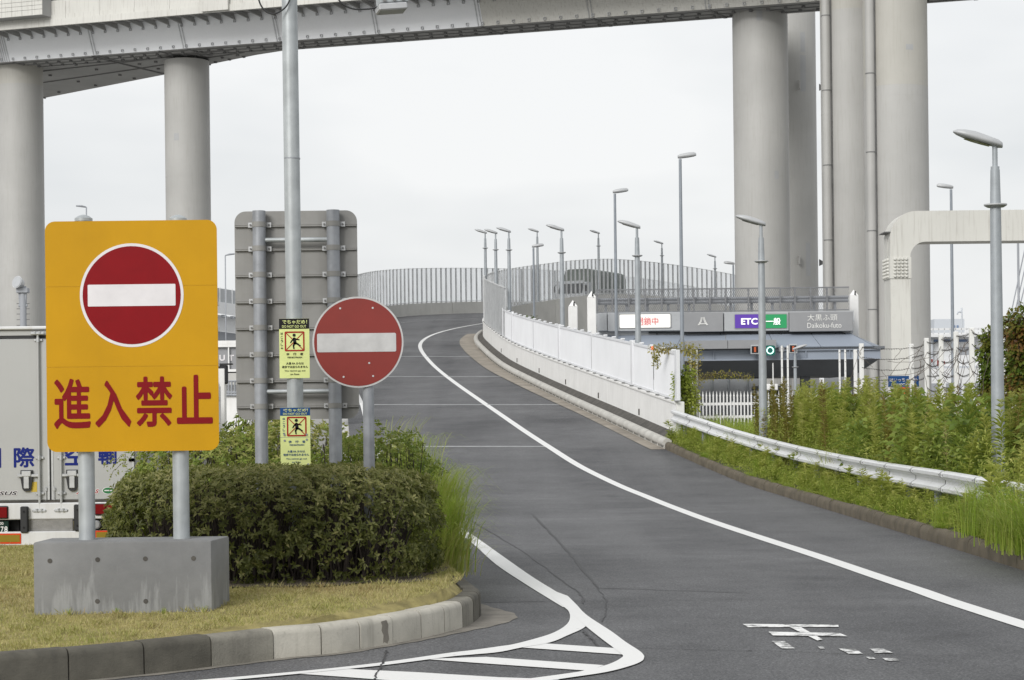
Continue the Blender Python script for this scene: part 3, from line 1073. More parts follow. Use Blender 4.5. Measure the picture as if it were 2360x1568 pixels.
# ---- verge: rising soil behind the right kerb
m = MB()
rows = along(IN_EXT, 0, t_of_Y(IN_EXT, 58.5), 1.0, 1)
lat = [.16, .5, 1.2, 2.2, 3.5, 5, 7, 10, 14, 20]
vs = []
for p, s in rows:
    for d in lat:
        q = p + V(1, 0, 0) * d if p.y < 40 else p + (s * .5 + V(.5, 0, 0)) * d
        z = p.z * (1.0 if d < 2 else max(0, 1 - (d - 2) / 9)) + .15 + .08 * min(1, d / 1.2) + (.05 * math.sin(q.x * 1.7 + q.y) * min(1, d))
        if d > 12:
            z = -.05 if d > 16 else z * .5
        vs.append(V(q.x, q.y, z))
n = len(lat)
m.add(vs, [(i * n + j, i * n + j + 1, (i + 1) * n + j + 1, (i + 1) * n + j) for i in range(len(rows) - 1) for j in range(n - 1)])
last = vs[-n:]
m.add(last + [V(p.x, p.y + .3, -.05) for p in last], [(j, j + 1, n + j + 1, n + j) for j in range(n - 1)])
m.build('verge', M['verge'], kind='structure', smooth=True)

def verge_z(x, y):
    k = min(range(len(rows)), key=lambda i: abs(rows[i][0].y - y))
    p = rows[k][0]
    d = max(0, x - p.x)
    z = p.z * (1.0 if d < 2 else max(0, 1 - (d - 2) / 9)) + .15 + .08 * min(1, d / 1.2)
    return z if d < 12 else z * .5
# ------------------------------------------------------------------ ramp wall with white fence
tW0, tW1 = t_of_Y(IN_A, 56.8), 13.9
WOFF = .50
wall = thing('ramp_wall', 'low white concrete wall with streaks along the right of the ramp', 'wall', loc=tuple(crv(IN_A, tW0)[0]))
pth = along(IN_A, tW0, tW1, .5, 1)
WPROF = [(WOFF, -.2), (WOFF + .02, .42 + .80), (WOFF - .02, .42 + .82), (WOFF - .02, .42 + .87), (WOFF + .26, .42 + .87), (WOFF + .26, -.6)]
k = 0
while k < len(pth) - 1:
    seg = list(pth[k:k + 9])
    if len(seg) > 1:
        seg[0] = (seg[0][0] + (seg[1][0] - seg[0][0]) * .02, seg[0][1])
        m = MB()
        m.sweep(WPROF, seg)
        m.build('wall_segment', M['wall_white'], wall)
    k += 8
# sooty shelf between kerb and wall
m = MB()
m.sweep([(.22, .2), (WOFF + .03, .42)], pth, closed=False)
m.build('shelf', M['soot_shade'], wall)
# scuppers (dark boxes standing for shaded slots) in the wall foot and cable clips under the fence
sc_me = MB().box(-.01, .02, -.07, .07, 0, .2).mesh('scupper', M['soot_shade'])
clip_me = MB().box(-.03, .05, -.12, .12, 0, .045).mesh('fence_foot', M['bolt'])
for i, (p, s) in enumerate(pth):
    a = math.atan2(s.y, s.x)
    if i % 16 == 12 and p.y < 105:
        put('scupper', sc_me, wall, p + s * WOFF + V(0, 0, .46), a)
    if i % 3 == 0 and p.y < 118:
        put('fence_foot', clip_me, wall, p + s * (WOFF + .02) + V(0, 0, 1.285), a)

# fence: corrugated white panels between wide posts
fence = thing('ramp_fence', 'white ribbed metal fence standing on the low ramp wall', 'fence', loc=tuple(pth[0][0] + V(0, 0, 1.3)))
tF1 = t_of_Y(IN_A, 102.0)
fp = along(IN_A, tW0, tF1, .07, 1)
FB, FH = 1.34, 1.38
post_Y = [57.0, 64.3, 80.8, 97.0, 102.5]
idxs = [min(range(len(fp)), key=lambda i: abs(fp[i][0].y - y)) for y in post_Y]
FOFF = WOFF + .10
for a_, b_ in zip(idxs[:-1], idxs[1:]):
    halves = [(a_ + 2, b_ - 2)] if b_ - a_ < 90 else [(a_ + 2, (a_ + b_) // 2), ((a_ + b_) // 2 + 1, b_ - 2)]
    for i0, i1 in halves:
        vs, fs = [], []
        for i in range(i0, i1 + 1):
            p, s = fp[i]
            o = .014 if (i // 1) % 2 else -.014
            q = p + s * (FOFF + o)
            vs += [q + V(0, 0, FB), q + V(0, 0, FB + FH)]
        c = len(vs) // 2
        fs = [(2 * j, 2 * j + 2, 2 * j + 3, 2 * j + 1) for j in range(c - 1)]
        m = MB()
        m.add(vs, fs)
        pan = m.build('fence_panel', M['fence_white'], fence)
        m = MB()
        seg = [(p, s) for p, s in fp[i0:i1 + 1:6]]
        m.sweep([(FOFF - .03, FB + FH - .06), (FOFF - .03, FB + FH + .012), (FOFF + .03, FB + FH + .012), (FOFF + .03, FB + FH - .06)], seg)
        m.sweep([(FOFF - .03, FB - .012), (FOFF - .03, FB + .05), (FOFF + .03, FB + .05), (FOFF + .03, FB - .012)], seg)
        m.build('panel_rail', M['fence_white'], pan)
wide_me = MB().bev(-.05, .06, -.17, .17, -.03, FH + .08, .012, 1).mesh('fence_post', M['fence_white'])
cap_me = MB().bev(-.06, .07, -.10, .10, 0, .055, .01, 1).mesh('post_cap', M['fence_white'])
for j, i in enumerate(idxs):
    p, s = fp[i]
    put('fence_post', wide_me, fence, p + s * FOFF + V(0, 0, FB), math.atan2(s.y, s.x))
for i in range(14, len(fp), 25):
    p, s = fp[i]
    put('post_cap', cap_me, fence, p + s * (FOFF + .05) + V(0, 0, FB + FH + .012), math.atan2(s.y, s.x))

# ------------------------------------------------------------------ noise barriers: grey posts with clear panes on concrete parapets
def barrier(A, t0, t1, side, h, base, off, name, label, parapet_from=None, step=.62):
    P = along(A, t0, t1, step, side)
    root = thing(name, label, 'barrier', loc=tuple(P[0][0]))
    if parapet_from is not None:
        pp = along(A, parapet_from, t1, 1.0, side)
        k = 0
        while k < len(pp) - 1:
            seg = list(pp[k:k + 7])
            if len(seg) > 1:
                seg[0] = (seg[0][0] + (seg[1][0] - seg[0][0]) * .03, seg[0][1])
                m = MB()
                m.sweep([(off - .12, -.3), (off - .06, base), (off + .16, base), (off + .2, -1.6)], seg)
                m.build('parapet', M['parapet'], root)
            k += 6
    post = MB()
    post.add([V(x_, y_, z_) for z_ in (0, h) for x_, y_ in ((-.05, -.042), (-.035, -.042), (-.035, -.006), (.035, -.006), (.035, -.042), (.05, -.042), (.05, .042), (.035, .042), (.035, .006), (-.035, .006), (-.035, .042), (-.05, .042))],
             [(i, (i + 1) % 12, (i + 1) % 12 + 12, i + 12) for i in range(12)] + [(12, 13, 14, 21, 22, 23), (14, 15, 20, 21), (15, 16, 17, 18, 19, 20)])
    post_me = post.mesh('barrier_post', M['post_grey'])
    cap = MB().bev(-.085, .085, -.07, .07, h, h + .05, .01, 1).mesh('post_cap', M['post_grey'])
    d = (P[1][0] - P[0][0]).length
    pane_me = MB().box(-.008, .008, 0, 1.0, .09, h - .06).mesh('pane', M['clear'])
    rail_me = MB().box(-.025, .025, 0, 1.0, h - .04, h - .01).mesh('top_rail', M['post_grey'])
    foot_me = MB().box(-.03, .03, 0, 1.0, .05, .1).mesh('foot_rail', M['post_grey'])
    for i, (p, s) in enumerate(P):
        a = math.atan2(s.y, s.x)
        q = p + s * off + V(0, 0, base)
        put('barrier_post', post_me, root, q, a)
        if i < len(P) - 1:
            p2, s2 = P[i + 1]
            q2 = p2 + s2 * off + V(0, 0, base)
            e = q2 - q
            yv = e.normalized()
            xv = V(yv.y, -yv.x, 0).normalized()
            L = e.length
            zv = V(0, 0, 1)
            Mx = Matrix(((xv.x, e.x, zv.x, q.x), (xv.y, e.y, zv.y, q.y), (xv.z, e.z, zv.z, q.z), (0, 0, 0, 1)))
            for nm, me in (('pane', pane_me), ('top_rail', rail_me), ('foot_rail', foot_me)):
                ob = bpy.data.objects.new(nm, me)
                COL.objects.link(ob)
                ob.parent = root
                Mz = Mx.copy()
                Mz.translation = q - ORG[root.name]
                ob.matrix_basis = Mz
    return root

barrier(IN_A, t_of_Y(IN_A, 101.0), 21.4, 1, 2.62, 1.30, WOFF + .10, 'noise_barrier', 'clear noise barrier with grey posts on the inside of the ramp bend', parapet_from=13.7)
barrier(OUT_A, 9.6, 20.6, -1, 2.70, .92, .22, 'noise_barrier', 'clear noise barrier with grey posts on the outside of the ramp bend', parapet_from=7.0)

# ------------------------------------------------------------------ guard rail
GP = np.array([(6.75, 17, .92), (6.75, 25.8, .925), (6.75, 30.1, .95), (6.72, 37, .975), (6.45, 44.5, 1.12), (5.8, 50.6, 1.42), (5.25, 53.4, 1.68), (4.72, 57, 1.96)])
gr = along(GP, 0, len(GP) - 1, .25, 1)
rail = thing('guard_rail', 'white corrugated steel guard rail half buried in roadside weeds', 'guard rail', loc=(6.75, 30, .2))
WB = [(.02, 0), (-.045, -.012), (-.07, -.035), (-.07, -.085), (-.05, -.105), (.015, -.145), (.015, -.205), (-.05, -.245), (-.07, -.265), (-.07, -.315), (-.045, -.338), (.02, -.35)]
WB2 = WB + [(a + .012, b) for a, b in WB[::-1]]
k = 0
nb = 0
seg_n = 9
bolt_up = MB().box(-.082, -.068, -.016, .016, -.068, -.052).mesh('rail_bolt', M['bolt'])
bolt_lo = MB().box(-.082, -.068, -.016, .016, -.298, -.282).mesh('rail_bolt', M['bolt'])
while k < len(gr) - 1:
    seg = list(gr[k:k + seg_n + 1])
    if len(seg) > 1:
        seg[0] = (seg[0][0] - (seg[1][0] - seg[0][0]) * .25 - seg[0][1] * .008, seg[0][1])
        m = MB()
        m.sweep(WB2, seg)
        m.build('rail_beam', M['rail_white'], rail, smooth=True, angle=28)
        p, s = gr[k]
        m = MB()
        m.sweep([(a - .011, b) for a, b in WB], [(p - s * .0, s), (p + (gr[k + 1][0] - p) * .12, s)], closed=False)
        m.build('beam_lap', M['rubber'], rail)
        for q in (-.12, .13):
            put('rail_bolt', bolt_up, rail, p + (gr[k + 1][0] - p) * (q / .25), math.atan2(s.y, s.x))
            put('rail_bolt', bolt_lo, rail, p + (gr[k + 1][0] - p) * (q / .25), math.atan2(s.y, s.x))
        m = MB()
        pp = gr[min(k + 4, len(gr) - 1)][0] + gr[k][1] * .1
        m.tube([pp + V(0, 0, -1.2), pp + V(0, 0, -.05)], .06, 12)
        m.build('rail_post', M['galv_dark'], rail, smooth=True, angle=50)
    k += seg_n
# rounded end
m = MB()
p, s = gr[-1]
tdir = (gr[-1][0] - gr[-2][0]).normalized()
m.sweep(WB2, [(p, s), (p + tdir * .18 + s * .02, s), (p + tdir * .28 + s * .12, s)])
m.build('rail_end', M['rail_white'], rail, smooth=True, angle=50)
# ------------------------------------------------------------------ elevated expressway crossing high over the scene
GA, GB = V(-35.9, 143, 28.07), V(15.1, 117, 26.15)
GD = (GB - GA)
GL = GD.length
gd = GD / GL
gh = V(gd.x, gd.y, 0).normalized()
gn = V(-gh.y, gh.x, 0)
if gn.y < 0:
    gn = -gn
bridge = thing('expressway_bridge', 'huge grey steel expressway bridge crossing high over the whole scene', 'bridge', loc=tuple(GA))

def gp(s, off, z):
    """point on the girder: s metres along, off metres away from the viewer, z over the web foot"""
    return GA + gd * s + gn * off + V(0, 0, z)

def gbox(m, s0, s1, o0, o1, z0, z1):
    vs = [gp(s, o, z) for z in (z0, z1) for o in (o0, o1) for s in (s0, s1)]
    m.add(vs, [(0, 2, 3, 1), (4, 5, 7, 6), (0, 1, 5, 4), (2, 6, 7, 3), (0, 4, 6, 2), (1, 3, 7, 5)])

S0, S1 = -14.0, 86.0
# front web panels between bolted splices
def s_of_px(x, y=90):
    lo, hi = -40.0, 120.0
    for _ in range(50):
        mid = (lo + hi) / 2
        p = gp(mid, 0, 0)
        if float(pix(np.array([tuple(p)]))[0][0]) < x:
            lo = mid
        else:
            hi = mid
    return lo

splx = [s_of_px(x) for x in (25, 220, 427, 643, 870, 1107, 1362.7, 1631.7)]
step = splx[4] - splx[3]
spl = [splx[0] - step] + splx + [splx[-1] + step, splx[-1] + 2 * step, splx[-1] + 3 * step]
edges = [S0] + spl + [S1]
for i, (a_, b_) in enumerate(zip(edges[:-1], edges[1:])):
    m = MB()
    vs = [gp(a_ + .01, 0, 0), gp(b_ - .01, 0, 0), gp(b_ - .01, -.7, 1.95), gp(a_ + .01, -.7, 1.95)]
    vs += [v_ + gn * .03 for v_ in vs]
    m.add(vs, [(0, 1, 2, 3), (7, 6, 5, 4), (0, 4, 5, 1), (1, 5, 6, 2), (2, 6, 7, 3), (3, 7, 4, 0)])
    m.build('web_plate', M['girder'] if i < 7 else M['girder_cream'], bridge)
# splice plates with bolt rows
for sx in spl:
    m = MB()
    wd = .22 if abs(sx - splx[0]) > .1 else .55
    for r_ in range(2 if wd < .3 else 5):
        for q in range(26):
            f = (q + .5) / 26
            s = sx + (-.11 + .22 * r_) if wd < .3 else sx - .9 + r_ * .2
            p = gp(s, -.7 * f - .035, 1.95 * f)
            m.cbox(p, (.09, .05, .035))
    m.build('bolt_row', M['lug'], bridge, kind='stuff')
    m = MB()
    vs = []
    for f in (0.01, .985):
        for s in (sx - wd, sx + wd):
            vs.append(gp(s, -.7 * f - .012, 1.95 * f))
    m.add(vs, [(0, 1, 3, 2)])
    m.build('splice_plate', M['girder'] if sx < 45 else M['girder_cream'], bridge)
# lifting lugs along the web
lug_me = MB().box(-.09, .09, -.03, .03, -.09, -.06).box(-.09, .09, -.03, .03, .06, .09).box(-.09, -.06, -.03, .03, -.06, .06).box(.06, .09, -.03, .03, -.06, .06).mesh('lug', M['lug'])
lugd_me = MB().box(-.09, .09, -.09, .09, -.12, 0).mesh('lug', M['bolt'])
rz = math.atan2(gh.y, gh.x)
pitch = step / 7
s = splx[0] + .3
sl = []
while s < S1 - 1:
    sl.append(s)
    s += pitch
s = splx[0] + .3 - pitch
while s > S0 + 1:
    sl.append(s)
    s -= pitch
for s in sl:
    put('lug', lug_me, bridge, gp(s, -.06 - .05, .16), rz)
    put('lug', lug_me, bridge, gp(s, -.55 - .05, 1.50), rz)
    put('lug', lugd_me, bridge, gp(s, 1.0, -.02), rz)
    put('lug', lugd_me, bridge, gp(s + pitch / 2, 2.1, -.02), rz)
# box-girder soffit, flaring out to the left where a ramp splits off
back = []
for px_, py_ in ((-330, 330), (-60, 275), (105, 238), (385, 178), (485, 153), (590, 130)):
    sx = s_of_px(px_)
    zz = gp(sx, 0, 0).z
    back.append(G(px_, py_, zz))
m = MB()
front = []
for b_ in back:
    sv = (b_ - GA).dot(gh) / gd.dot(gh)
    front.append(gp(sv, .02, -.005))
s_last = (back[-1] - GA).dot(gh) / gd.dot(gh)
back += [gp(s_last + 3, 3.2, -.005), gp(S1, 3.0, -.005)]
front += [gp(s_last + 3, .02, -.005), gp(S1, .02, -.005)]
for i in range(len(back)):
    back[i] = V(back[i].x, back[i].y, front[i].z)
n = len(back)
m.add(front + back, [(i, i + 1, n + i + 1, n + i) for i in range(n - 1)])
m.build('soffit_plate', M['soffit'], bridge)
m = MB()
m.add(back + [b_ + gn * .9 + V(0, 0, 1.95) for b_ in back], [(i, i + 1, n + i + 1, n + i) for i in range(n - 1)])
m.build('rear_web', M['girder'], bridge)
# seams on the soffit
for off in (.55, 1.55, 2.5):
    m = MB()
    gbox(m, S0, S1, off, off + .06, -.05, -.01)
    m.build('soffit_seam', M['bolt'], bridge)
for sx in spl:
    m = MB()
    gbox(m, sx - .12, sx + .12, .02, 3.0, -.045, -.012)
    m.build('soffit_seam', M['bolt'], bridge)
for i in range(2, 5):
    a_, b_ = back[i], front[i]
    m = MB()
    m.tube([a_ + V(0, 0, -.03), b_ + V(0, 0, -.03)], .07, 4)
    m.build('soffit_seam', M['bolt'], bridge)
for f in (.35, .65):
    m = MB()
    m.tube([front[i].lerp(back[i], f) + V(0, 0, -.03) for i in range(6)], .05, 4)
    m.build('soffit_seam', M['bolt'], bridge)
# lugs under the flared part
for i in range(1, 5):
    for a_ in (.2, .5, .8):
        for f in (.25, .48, .75, .92):
            q = front[i].lerp(front[i + 1], a_).lerp(back[i].lerp(back[i + 1], a_), f)
            if (front[i] - back[i]).length > 4:
                put('lug', lugd_me, bridge, q, rz)
# cantilevered deck with triangular brackets
m = MB()
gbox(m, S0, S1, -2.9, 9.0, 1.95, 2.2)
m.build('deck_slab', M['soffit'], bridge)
for s in sl:
    m = MB()
    vs = [gp(s, -.58, 1.60), gp(s, -.72, 1.945), gp(s, -2.86, 1.945), gp(s, -2.86, 1.80)]
    vs += [v_ + gh * .05 for v_ in vs]
    m.add(vs, [(0, 1, 2, 3), (7, 6, 5, 4), (0, 4, 5, 1), (1, 5, 6, 2), (2, 6, 7, 3), (3, 7, 4, 0)])
    a_, b_ = gp(s, -.60, 1.585), gp(s, -2.86, 1.785)
    vs = [a_ - gh * .03, a_ + gh * .08, b_ + gh * .08, b_ - gh * .03]
    m.add(vs, [(0, 1, 2, 3)])
    m.build('bracket', M['soffit'], bridge)  # darker than the girder's paint: shade under the deck is in the colour
# fascia beam and parapet
m = MB()
gbox(m, S0, S1, -3.1, -2.88, 1.66, 2.12)
m.build('fascia', M['girder_cream'], bridge)
s = S0
while s < S1:
    m = MB()
    gbox(m, s + .01, s + 3.0 - .01, -2.98, -2.7, 2.122, 3.35)
    m.build('parapet', M['girder_cream'], bridge)
    m = MB()
    gbox(m, s + .01, s + 3.0 - .01, -3.02, -2.985, 2.122, 2.45)
    m.build('parapet_foot', M['girder_cream'], bridge)
    # framed window bays of the noise wall above
    m = MB()
    gbox(m, s + .06, s + 2.94, -2.88, -2.84, 3.47, 5.4)
    wnd = m.build('window', M['glass_dark'] if random.random() < .6 else M['gate_light'], bridge)
    m = MB()
    gbox(m, s - .06, s + .06, -2.96, -2.76, 3.352, 5.5)
    gbox(m, s + .06, s + 2.94, -2.96, -2.8, 3.352, 3.47)
    m.build('frame', M['girder_cream'], wnd)
    s += 3.0
# pilaster-like bulge
m = MB()
sb = s_of_px(560)
gbox(m, sb - 1.1, sb + 1.1, -3.3, -3.1, 1.72, 3.2)
m.build('buttress', M['girder_cream'], bridge)
# panelled box at the left end
sb1 = s_of_px(183)
zs = [2.32, 2.72, 3.02, 3.32, 3.75, 4.4, 5.0]
pw = .92
for c in range(14):
    for z0, z1 in zip(zs[:-1], zs[1:]):
        m = MB()
        gbox(m, sb1 - (c + 1) * pw + .012, sb1 - c * pw - .012, -3.95, -3.9, z0 + .012, z1 - .012)
        m.build('cladding_panel', M['girder_cream'], bridge)
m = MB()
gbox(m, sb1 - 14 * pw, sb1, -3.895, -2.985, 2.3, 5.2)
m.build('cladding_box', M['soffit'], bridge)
# floodlight box on the parapet
p = W(191, 24.5, gp(s_of_px(191), -3.4, 0).y)
m = MB()
m.box(p.x - .28, p.x + .28, p.y - .2, p.y + .2, p.z - .27, p.z + .27)
for k in range(3):
    m.box(p.x - .3, p.x + .3, p.y - .24, p.y - .2, p.z - .2 + k * .17, p.z - .14 + k * .17)
m.box(p.x - .9, p.x - .28, p.y - .03, p.y + .03, p.z - .03, p.z + .03)
m.build('floodlight', M['far_grey'], bridge)

# ------------------------------------------------------------------ piers
def pier(px_, Y, dia, top, label, pipe=False, cream=None, patches=()):
    c = W(px_, 900, Y)
    root = thing('bridge_pier', label, 'pier', loc=(c.x, c.y, 0), group=None)
    m = MB()
    zs_ = [0] + list(np.arange(6, top, 6.5)) + [top]
    zc_ = W(px_, cream, Y).z if cream is not None else None
    if zc_:
        m.tube([(c.x, c.y, 0), (c.x, c.y, zc_)], dia / 2, 72)
        m.build('shaft', M['pier'], root, smooth=True, angle=40)
        m = MB()
        m.tube([(c.x, c.y, zc_ + .002), (c.x, c.y, top)], dia / 2, 72)
        m.build('shaft', M['pier_cream'], root, smooth=True, angle=40)
    else:
        m.tube([(c.x, c.y, z) for z in (0, top)], dia / 2, 72)
        m.build('shaft', M['pier'], root, smooth=True, angle=40)
    for a_, yy, hh, ww in patches:
        # touched-up paint: a thin curved patch on the shaft
        z0 = W(px_, yy, Y).z
        m = MB()
        vs = []
        for k in range(5):
            an = rad(a_ - ww / 2 + ww * k / 4)
            q = V(c.x + math.sin(an) * (dia / 2 + .006), c.y - math.cos(an) * (dia / 2 + .006), 0)
            vs += [q + V(0, 0, z0), q + V(0, 0, z0 + hh)]
        m.add(vs, [(2 * k, 2 * k + 2, 2 * k + 3, 2 * k + 1) for k in range(4)])
        m.build('paint_patch', M['pier_patch'], root, smooth=True)
    for z in zs_[1:-1]:
        m = MB()
        m.tube([(c.x, c.y, z - .02), (c.x, c.y, z + .02)], dia / 2 + .004, 72, cap=False)
        m.build('weld_seam', M['pier'], root, smooth=True)
    if pipe:
        r = .24
        px3_ = c.x - dia / 2 + .12
        py3_ = c.y - dia / 2 * .72
        m = MB()
        m.tube([(px3_, py3_, 0), (px3_, py3_, top)], r, 24)
        pp = m.build('drain_pipe', M['pier'], root, smooth=True, angle=40)
        for k, z in enumerate(np.arange(3, top, 4.3)):
            m = MB()
            m.tube([(px3_, py3_, z), (px3_, py3_, z + .05)], r + .02, 24)
            m.build('pipe_clamp', M['bolt'], pp, smooth=True, angle=40)
        m = MB()
        m.tube([(px3_ + r + .03, py3_, 0), (px3_ + r + .03, py3_, top)], .035, 6)
        m.build('cable', M['bolt'], pp)
    return root

pier(53.5, 146, 3.42, 28.6, 'leftmost round grey bridge pier, behind the truck', cream=200)
pier(439, 140, 3.2, 27.35, 'round grey bridge pier rising behind the yellow sign', patches=((-20, 330, .5, 14),))
pier(1761, 120, 3.38, 26.4, 'round grey pier holding the bridge behind the toll gate', patches=((-8, 60, 1.2, 12), (25, 420, .5, 10)))
pb = pier(1829, 131, 3.45, 30.0, 'round grey pier half hidden behind the pier at the toll gate', patches=((22, 220, 2.4, 14), (22, 130, 1.3, 12), (30, 640, 2.2, 12)))
pier(1968, 113.5, 3.42, 44, 'tall round grey pier with drain pipe, second from the right', pipe=True, cream=32, patches=((40, 30, .8, 10), (45, 192, .12, 8), (48, 418, .12, 8)))
pier(2072, 108, 3.52, 44, 'nearest tall round grey pier with drain pipe, right side', pipe=True, cream=206, patches=((15, 128, .3, 14), (20, 8, .5, 20)))
for y in (202, 606):
    q = W(1888, y, 131)
    m = MB()
    m.prism([(0, .25), (.35, .05), (.42, 0), (.35, -.06), (0, -.22)], q, UX, UZ, (0, .06, 0))
    m.build('lifting_eye', M['bolt'], pb)
    q = W(1842, y - 6, 129.1)
    m = MB()
    m.bev(q.x - .06, q.x + .06, q.y - .15, q.y + .1, q.z - .3, q.z + .3, .03, 1)
    m.build('lifting_eye', M['pier'], pb)
# ------------------------------------------------------------------ toll gate
GY = 94.0
def g3(x, y, dy=0.0):
    return W(x, y, GY + dy)

def px_box(m, x0, x1, y0, y1, d0, d1):
    """box whose front face spans picture bearings at the gate line; d0..d1 metres in depth from it"""
    a, b = g3(x0, (y0 + y1) / 2), g3(x1, (y0 + y1) / 2)
    c = g3((x0 + x1) / 2, y0)
    d = g3((x0 + x1) / 2, y1)
    m.box(a.x, b.x, GY + d0, GY + d1, d.z, c.z)

gate = thing('toll_gate', 'blue-grey toll gate with flat canopy under the bridge', 'toll gate', loc=(g3(1690, 950).x, GY, 0))
# sloping fascia panels
zt, zb = g3(1690, 770).z, g3(1690, 803).z
xs = [1375, 1470, 1573, 1671, 1772, 1868, 1958]
xl = [1340, 1440, 1553, 1669, 1779, 1883, 2003]
for i in range(6):
    a, b = g3(xs[i], 770).x, g3(xs[i + 1], 770).x
    c, d = g3(xl[i] if i else 1345, 803).x, g3(xl[i + 1], 803).x
    m = MB()
    vs = [V(c + .015, GY - 1.2, zb), V(d - .015, GY - 1.2, zb), V(b - .015, GY, zt), V(a + .015, GY, zt)]
    vs += [v_ + V(0, .04, -.05) for v_ in vs]
    m.add(vs, [(0, 1, 2, 3), (7, 6, 5, 4), (0, 4, 5, 1), (1, 5, 6, 2), (2, 6, 7, 3), (3, 7, 4, 0)])
    m.build('fascia_panel', M['canopy'], gate)
xr0, xr1 = g3(1958, 770).x, g3(2003, 803).x
xe = g3(2018, 803).x
m = MB()
m.add([V(xr1, GY - 1.2, zb), V(xe + .4, GY + .5, zb), V(xr0 + .3, GY + 1.4, zt), V(xr0, GY, zt)], [(0, 1, 2, 3)])
m.add([V(xe + .4, GY + .5, zb), V(xe + .4, GY + 9, zb), V(xr0 + .3, GY + 9, zt), V(xr0 + .3, GY + 1.4, zt)], [(0, 1, 2, 3)])
m.build('hip_panel', M['canopy'], gate)
# box-like middle bay standing proud
m = MB()
xm0, xm1 = g3(1573, 790).x, g3(1779, 790).x
z1, z2 = g3(1690, 787).z, g3(1690, 806).z
m.box(xm0, g3(1669, 790).x - .012, GY - 1.55, GY - .4, z2, z1)
m.build('bay_panel', M['gate_grey'], gate)
m = MB()
m.box(g3(1669, 790).x + .012, xm1, GY - 1.55, GY - .4, z2, z1)
m.build('bay_panel', M['gate_grey'], gate)
# roof slab, soffit beams
zB = g3(1690, 831).z
zC = g3(1690, 868).z
x0, x1 = g3(1345, 803).x, xe + .35
m = MB()
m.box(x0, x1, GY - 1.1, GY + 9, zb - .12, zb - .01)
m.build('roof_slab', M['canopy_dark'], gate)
m = MB()
m.box(x0, x1 - .3, GY - .95, GY - .85, zB, zb - .125)
m.box(x0, x1 - .3, GY - 1.08, GY - .72, zB - .03, zB + .03)
m.box(x0, x1 - .3, GY - 1.08, GY - .72, zb - .18, zb - .13)
m.build('edge_beam', M['canopy'], gate)
for xx in (1430, 1530, 1640, 1740, 1850, 1950):
    m = MB()
    a = g3(xx, 820)
    m.box(a.x - .02, a.x + .02, GY - 1.06, GY - .955, zB, zb - .13)
    m.build('stiffener', M['canopy'], gate)
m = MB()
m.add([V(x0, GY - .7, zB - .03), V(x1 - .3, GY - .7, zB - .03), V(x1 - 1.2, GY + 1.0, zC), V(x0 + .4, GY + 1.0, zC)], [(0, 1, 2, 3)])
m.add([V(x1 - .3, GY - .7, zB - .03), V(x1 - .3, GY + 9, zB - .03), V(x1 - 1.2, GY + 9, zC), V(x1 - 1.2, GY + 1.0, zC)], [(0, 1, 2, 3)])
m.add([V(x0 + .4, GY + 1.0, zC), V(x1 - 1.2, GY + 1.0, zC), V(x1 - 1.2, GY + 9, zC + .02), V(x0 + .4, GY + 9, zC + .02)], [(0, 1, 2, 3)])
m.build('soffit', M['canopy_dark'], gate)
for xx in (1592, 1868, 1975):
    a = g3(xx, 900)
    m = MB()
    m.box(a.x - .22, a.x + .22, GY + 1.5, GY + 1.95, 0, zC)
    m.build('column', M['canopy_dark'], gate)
# rear wall panels and windows seen through the lanes
yb = 11.0
for xa, xb in ((1600, 1640), (1642, 1678), (1680, 1722), (1724, 1752)):
    a, b = W(xa, 900, GY + yb), W(xb, 900, GY + yb)
    m = MB()
    m.box(a.x, b.x, GY + yb, GY + yb + .1, .9, 3.9)
    m.build('rear_panel', M['gate_light'], gate)
    m = MB()
    m.tube([(b.x + .02, GY + yb - .05, 0), (b.x + .02, GY + yb - .05, 3.6)], .05, 6)
    m.build('rear_post', M['galv'], gate)
a, b = W(1900, 900, GY + yb), W(1990, 900, GY + yb)
m = MB()
m.box(a.x, b.x, GY + yb, GY + yb + .1, .3, 3.9)
m.build('rear_panel', M['gate_light'], gate)
a, b = W(1590, 900, GY + 7.5), W(2010, 900, GY + 7.5)
m = MB()
m.box(a.x, b.x, GY + 10.5, GY + 10.7, 0, .9)
m.build('rear_wall', M['canopy_dark'], gate)
# toll booth
a, b = W(1752, 900, GY + 2.5), W(1800, 900, GY + 2.5)
booth = MB()
booth.box(a.x, b.x, GY + 2.5, GY + 5, 0, 1.5)
booth.box(a.x, a.x + .1, GY + 2.5, GY + 2.6, 1.5, 2.9)
booth.box(b.x - .1, b.x, GY + 2.5, GY + 2.6, 1.5, 2.9)
booth.box(a.x - .1, b.x + .1, GY + 2.4, GY + 5.1, 2.9, 3.1)
bo = booth.build('toll_booth', M['canopy_dark'], gate)
m = MB()
m.box(a.x + .12, b.x - .12, GY + 2.56, GY + 2.58, 1.52, 2.88)
m.build('pane', M['glass_dark'], bo)
# white striped bar with dark triangles across the lane
m = MB()
a, b = W(1775, 910, GY - 1), W(1862, 910, GY - 1)
m.box(a.x, b.x, GY - 1, GY - .9, W(1800, 922, GY - 1).z, W(1800, 912, GY - 1).z)
m.build('height_bar', M['gate_light'], gate)
for k in range(6):
    m = MB()
    q = W(1783 + k * 15, 917, GY - 1.02)
    m.prism([(-.12, -.12), (.12, -.12), (0, .14)], q, UX, UZ, (0, .015, 0))
    m.build('chevron', M['black'], gate)
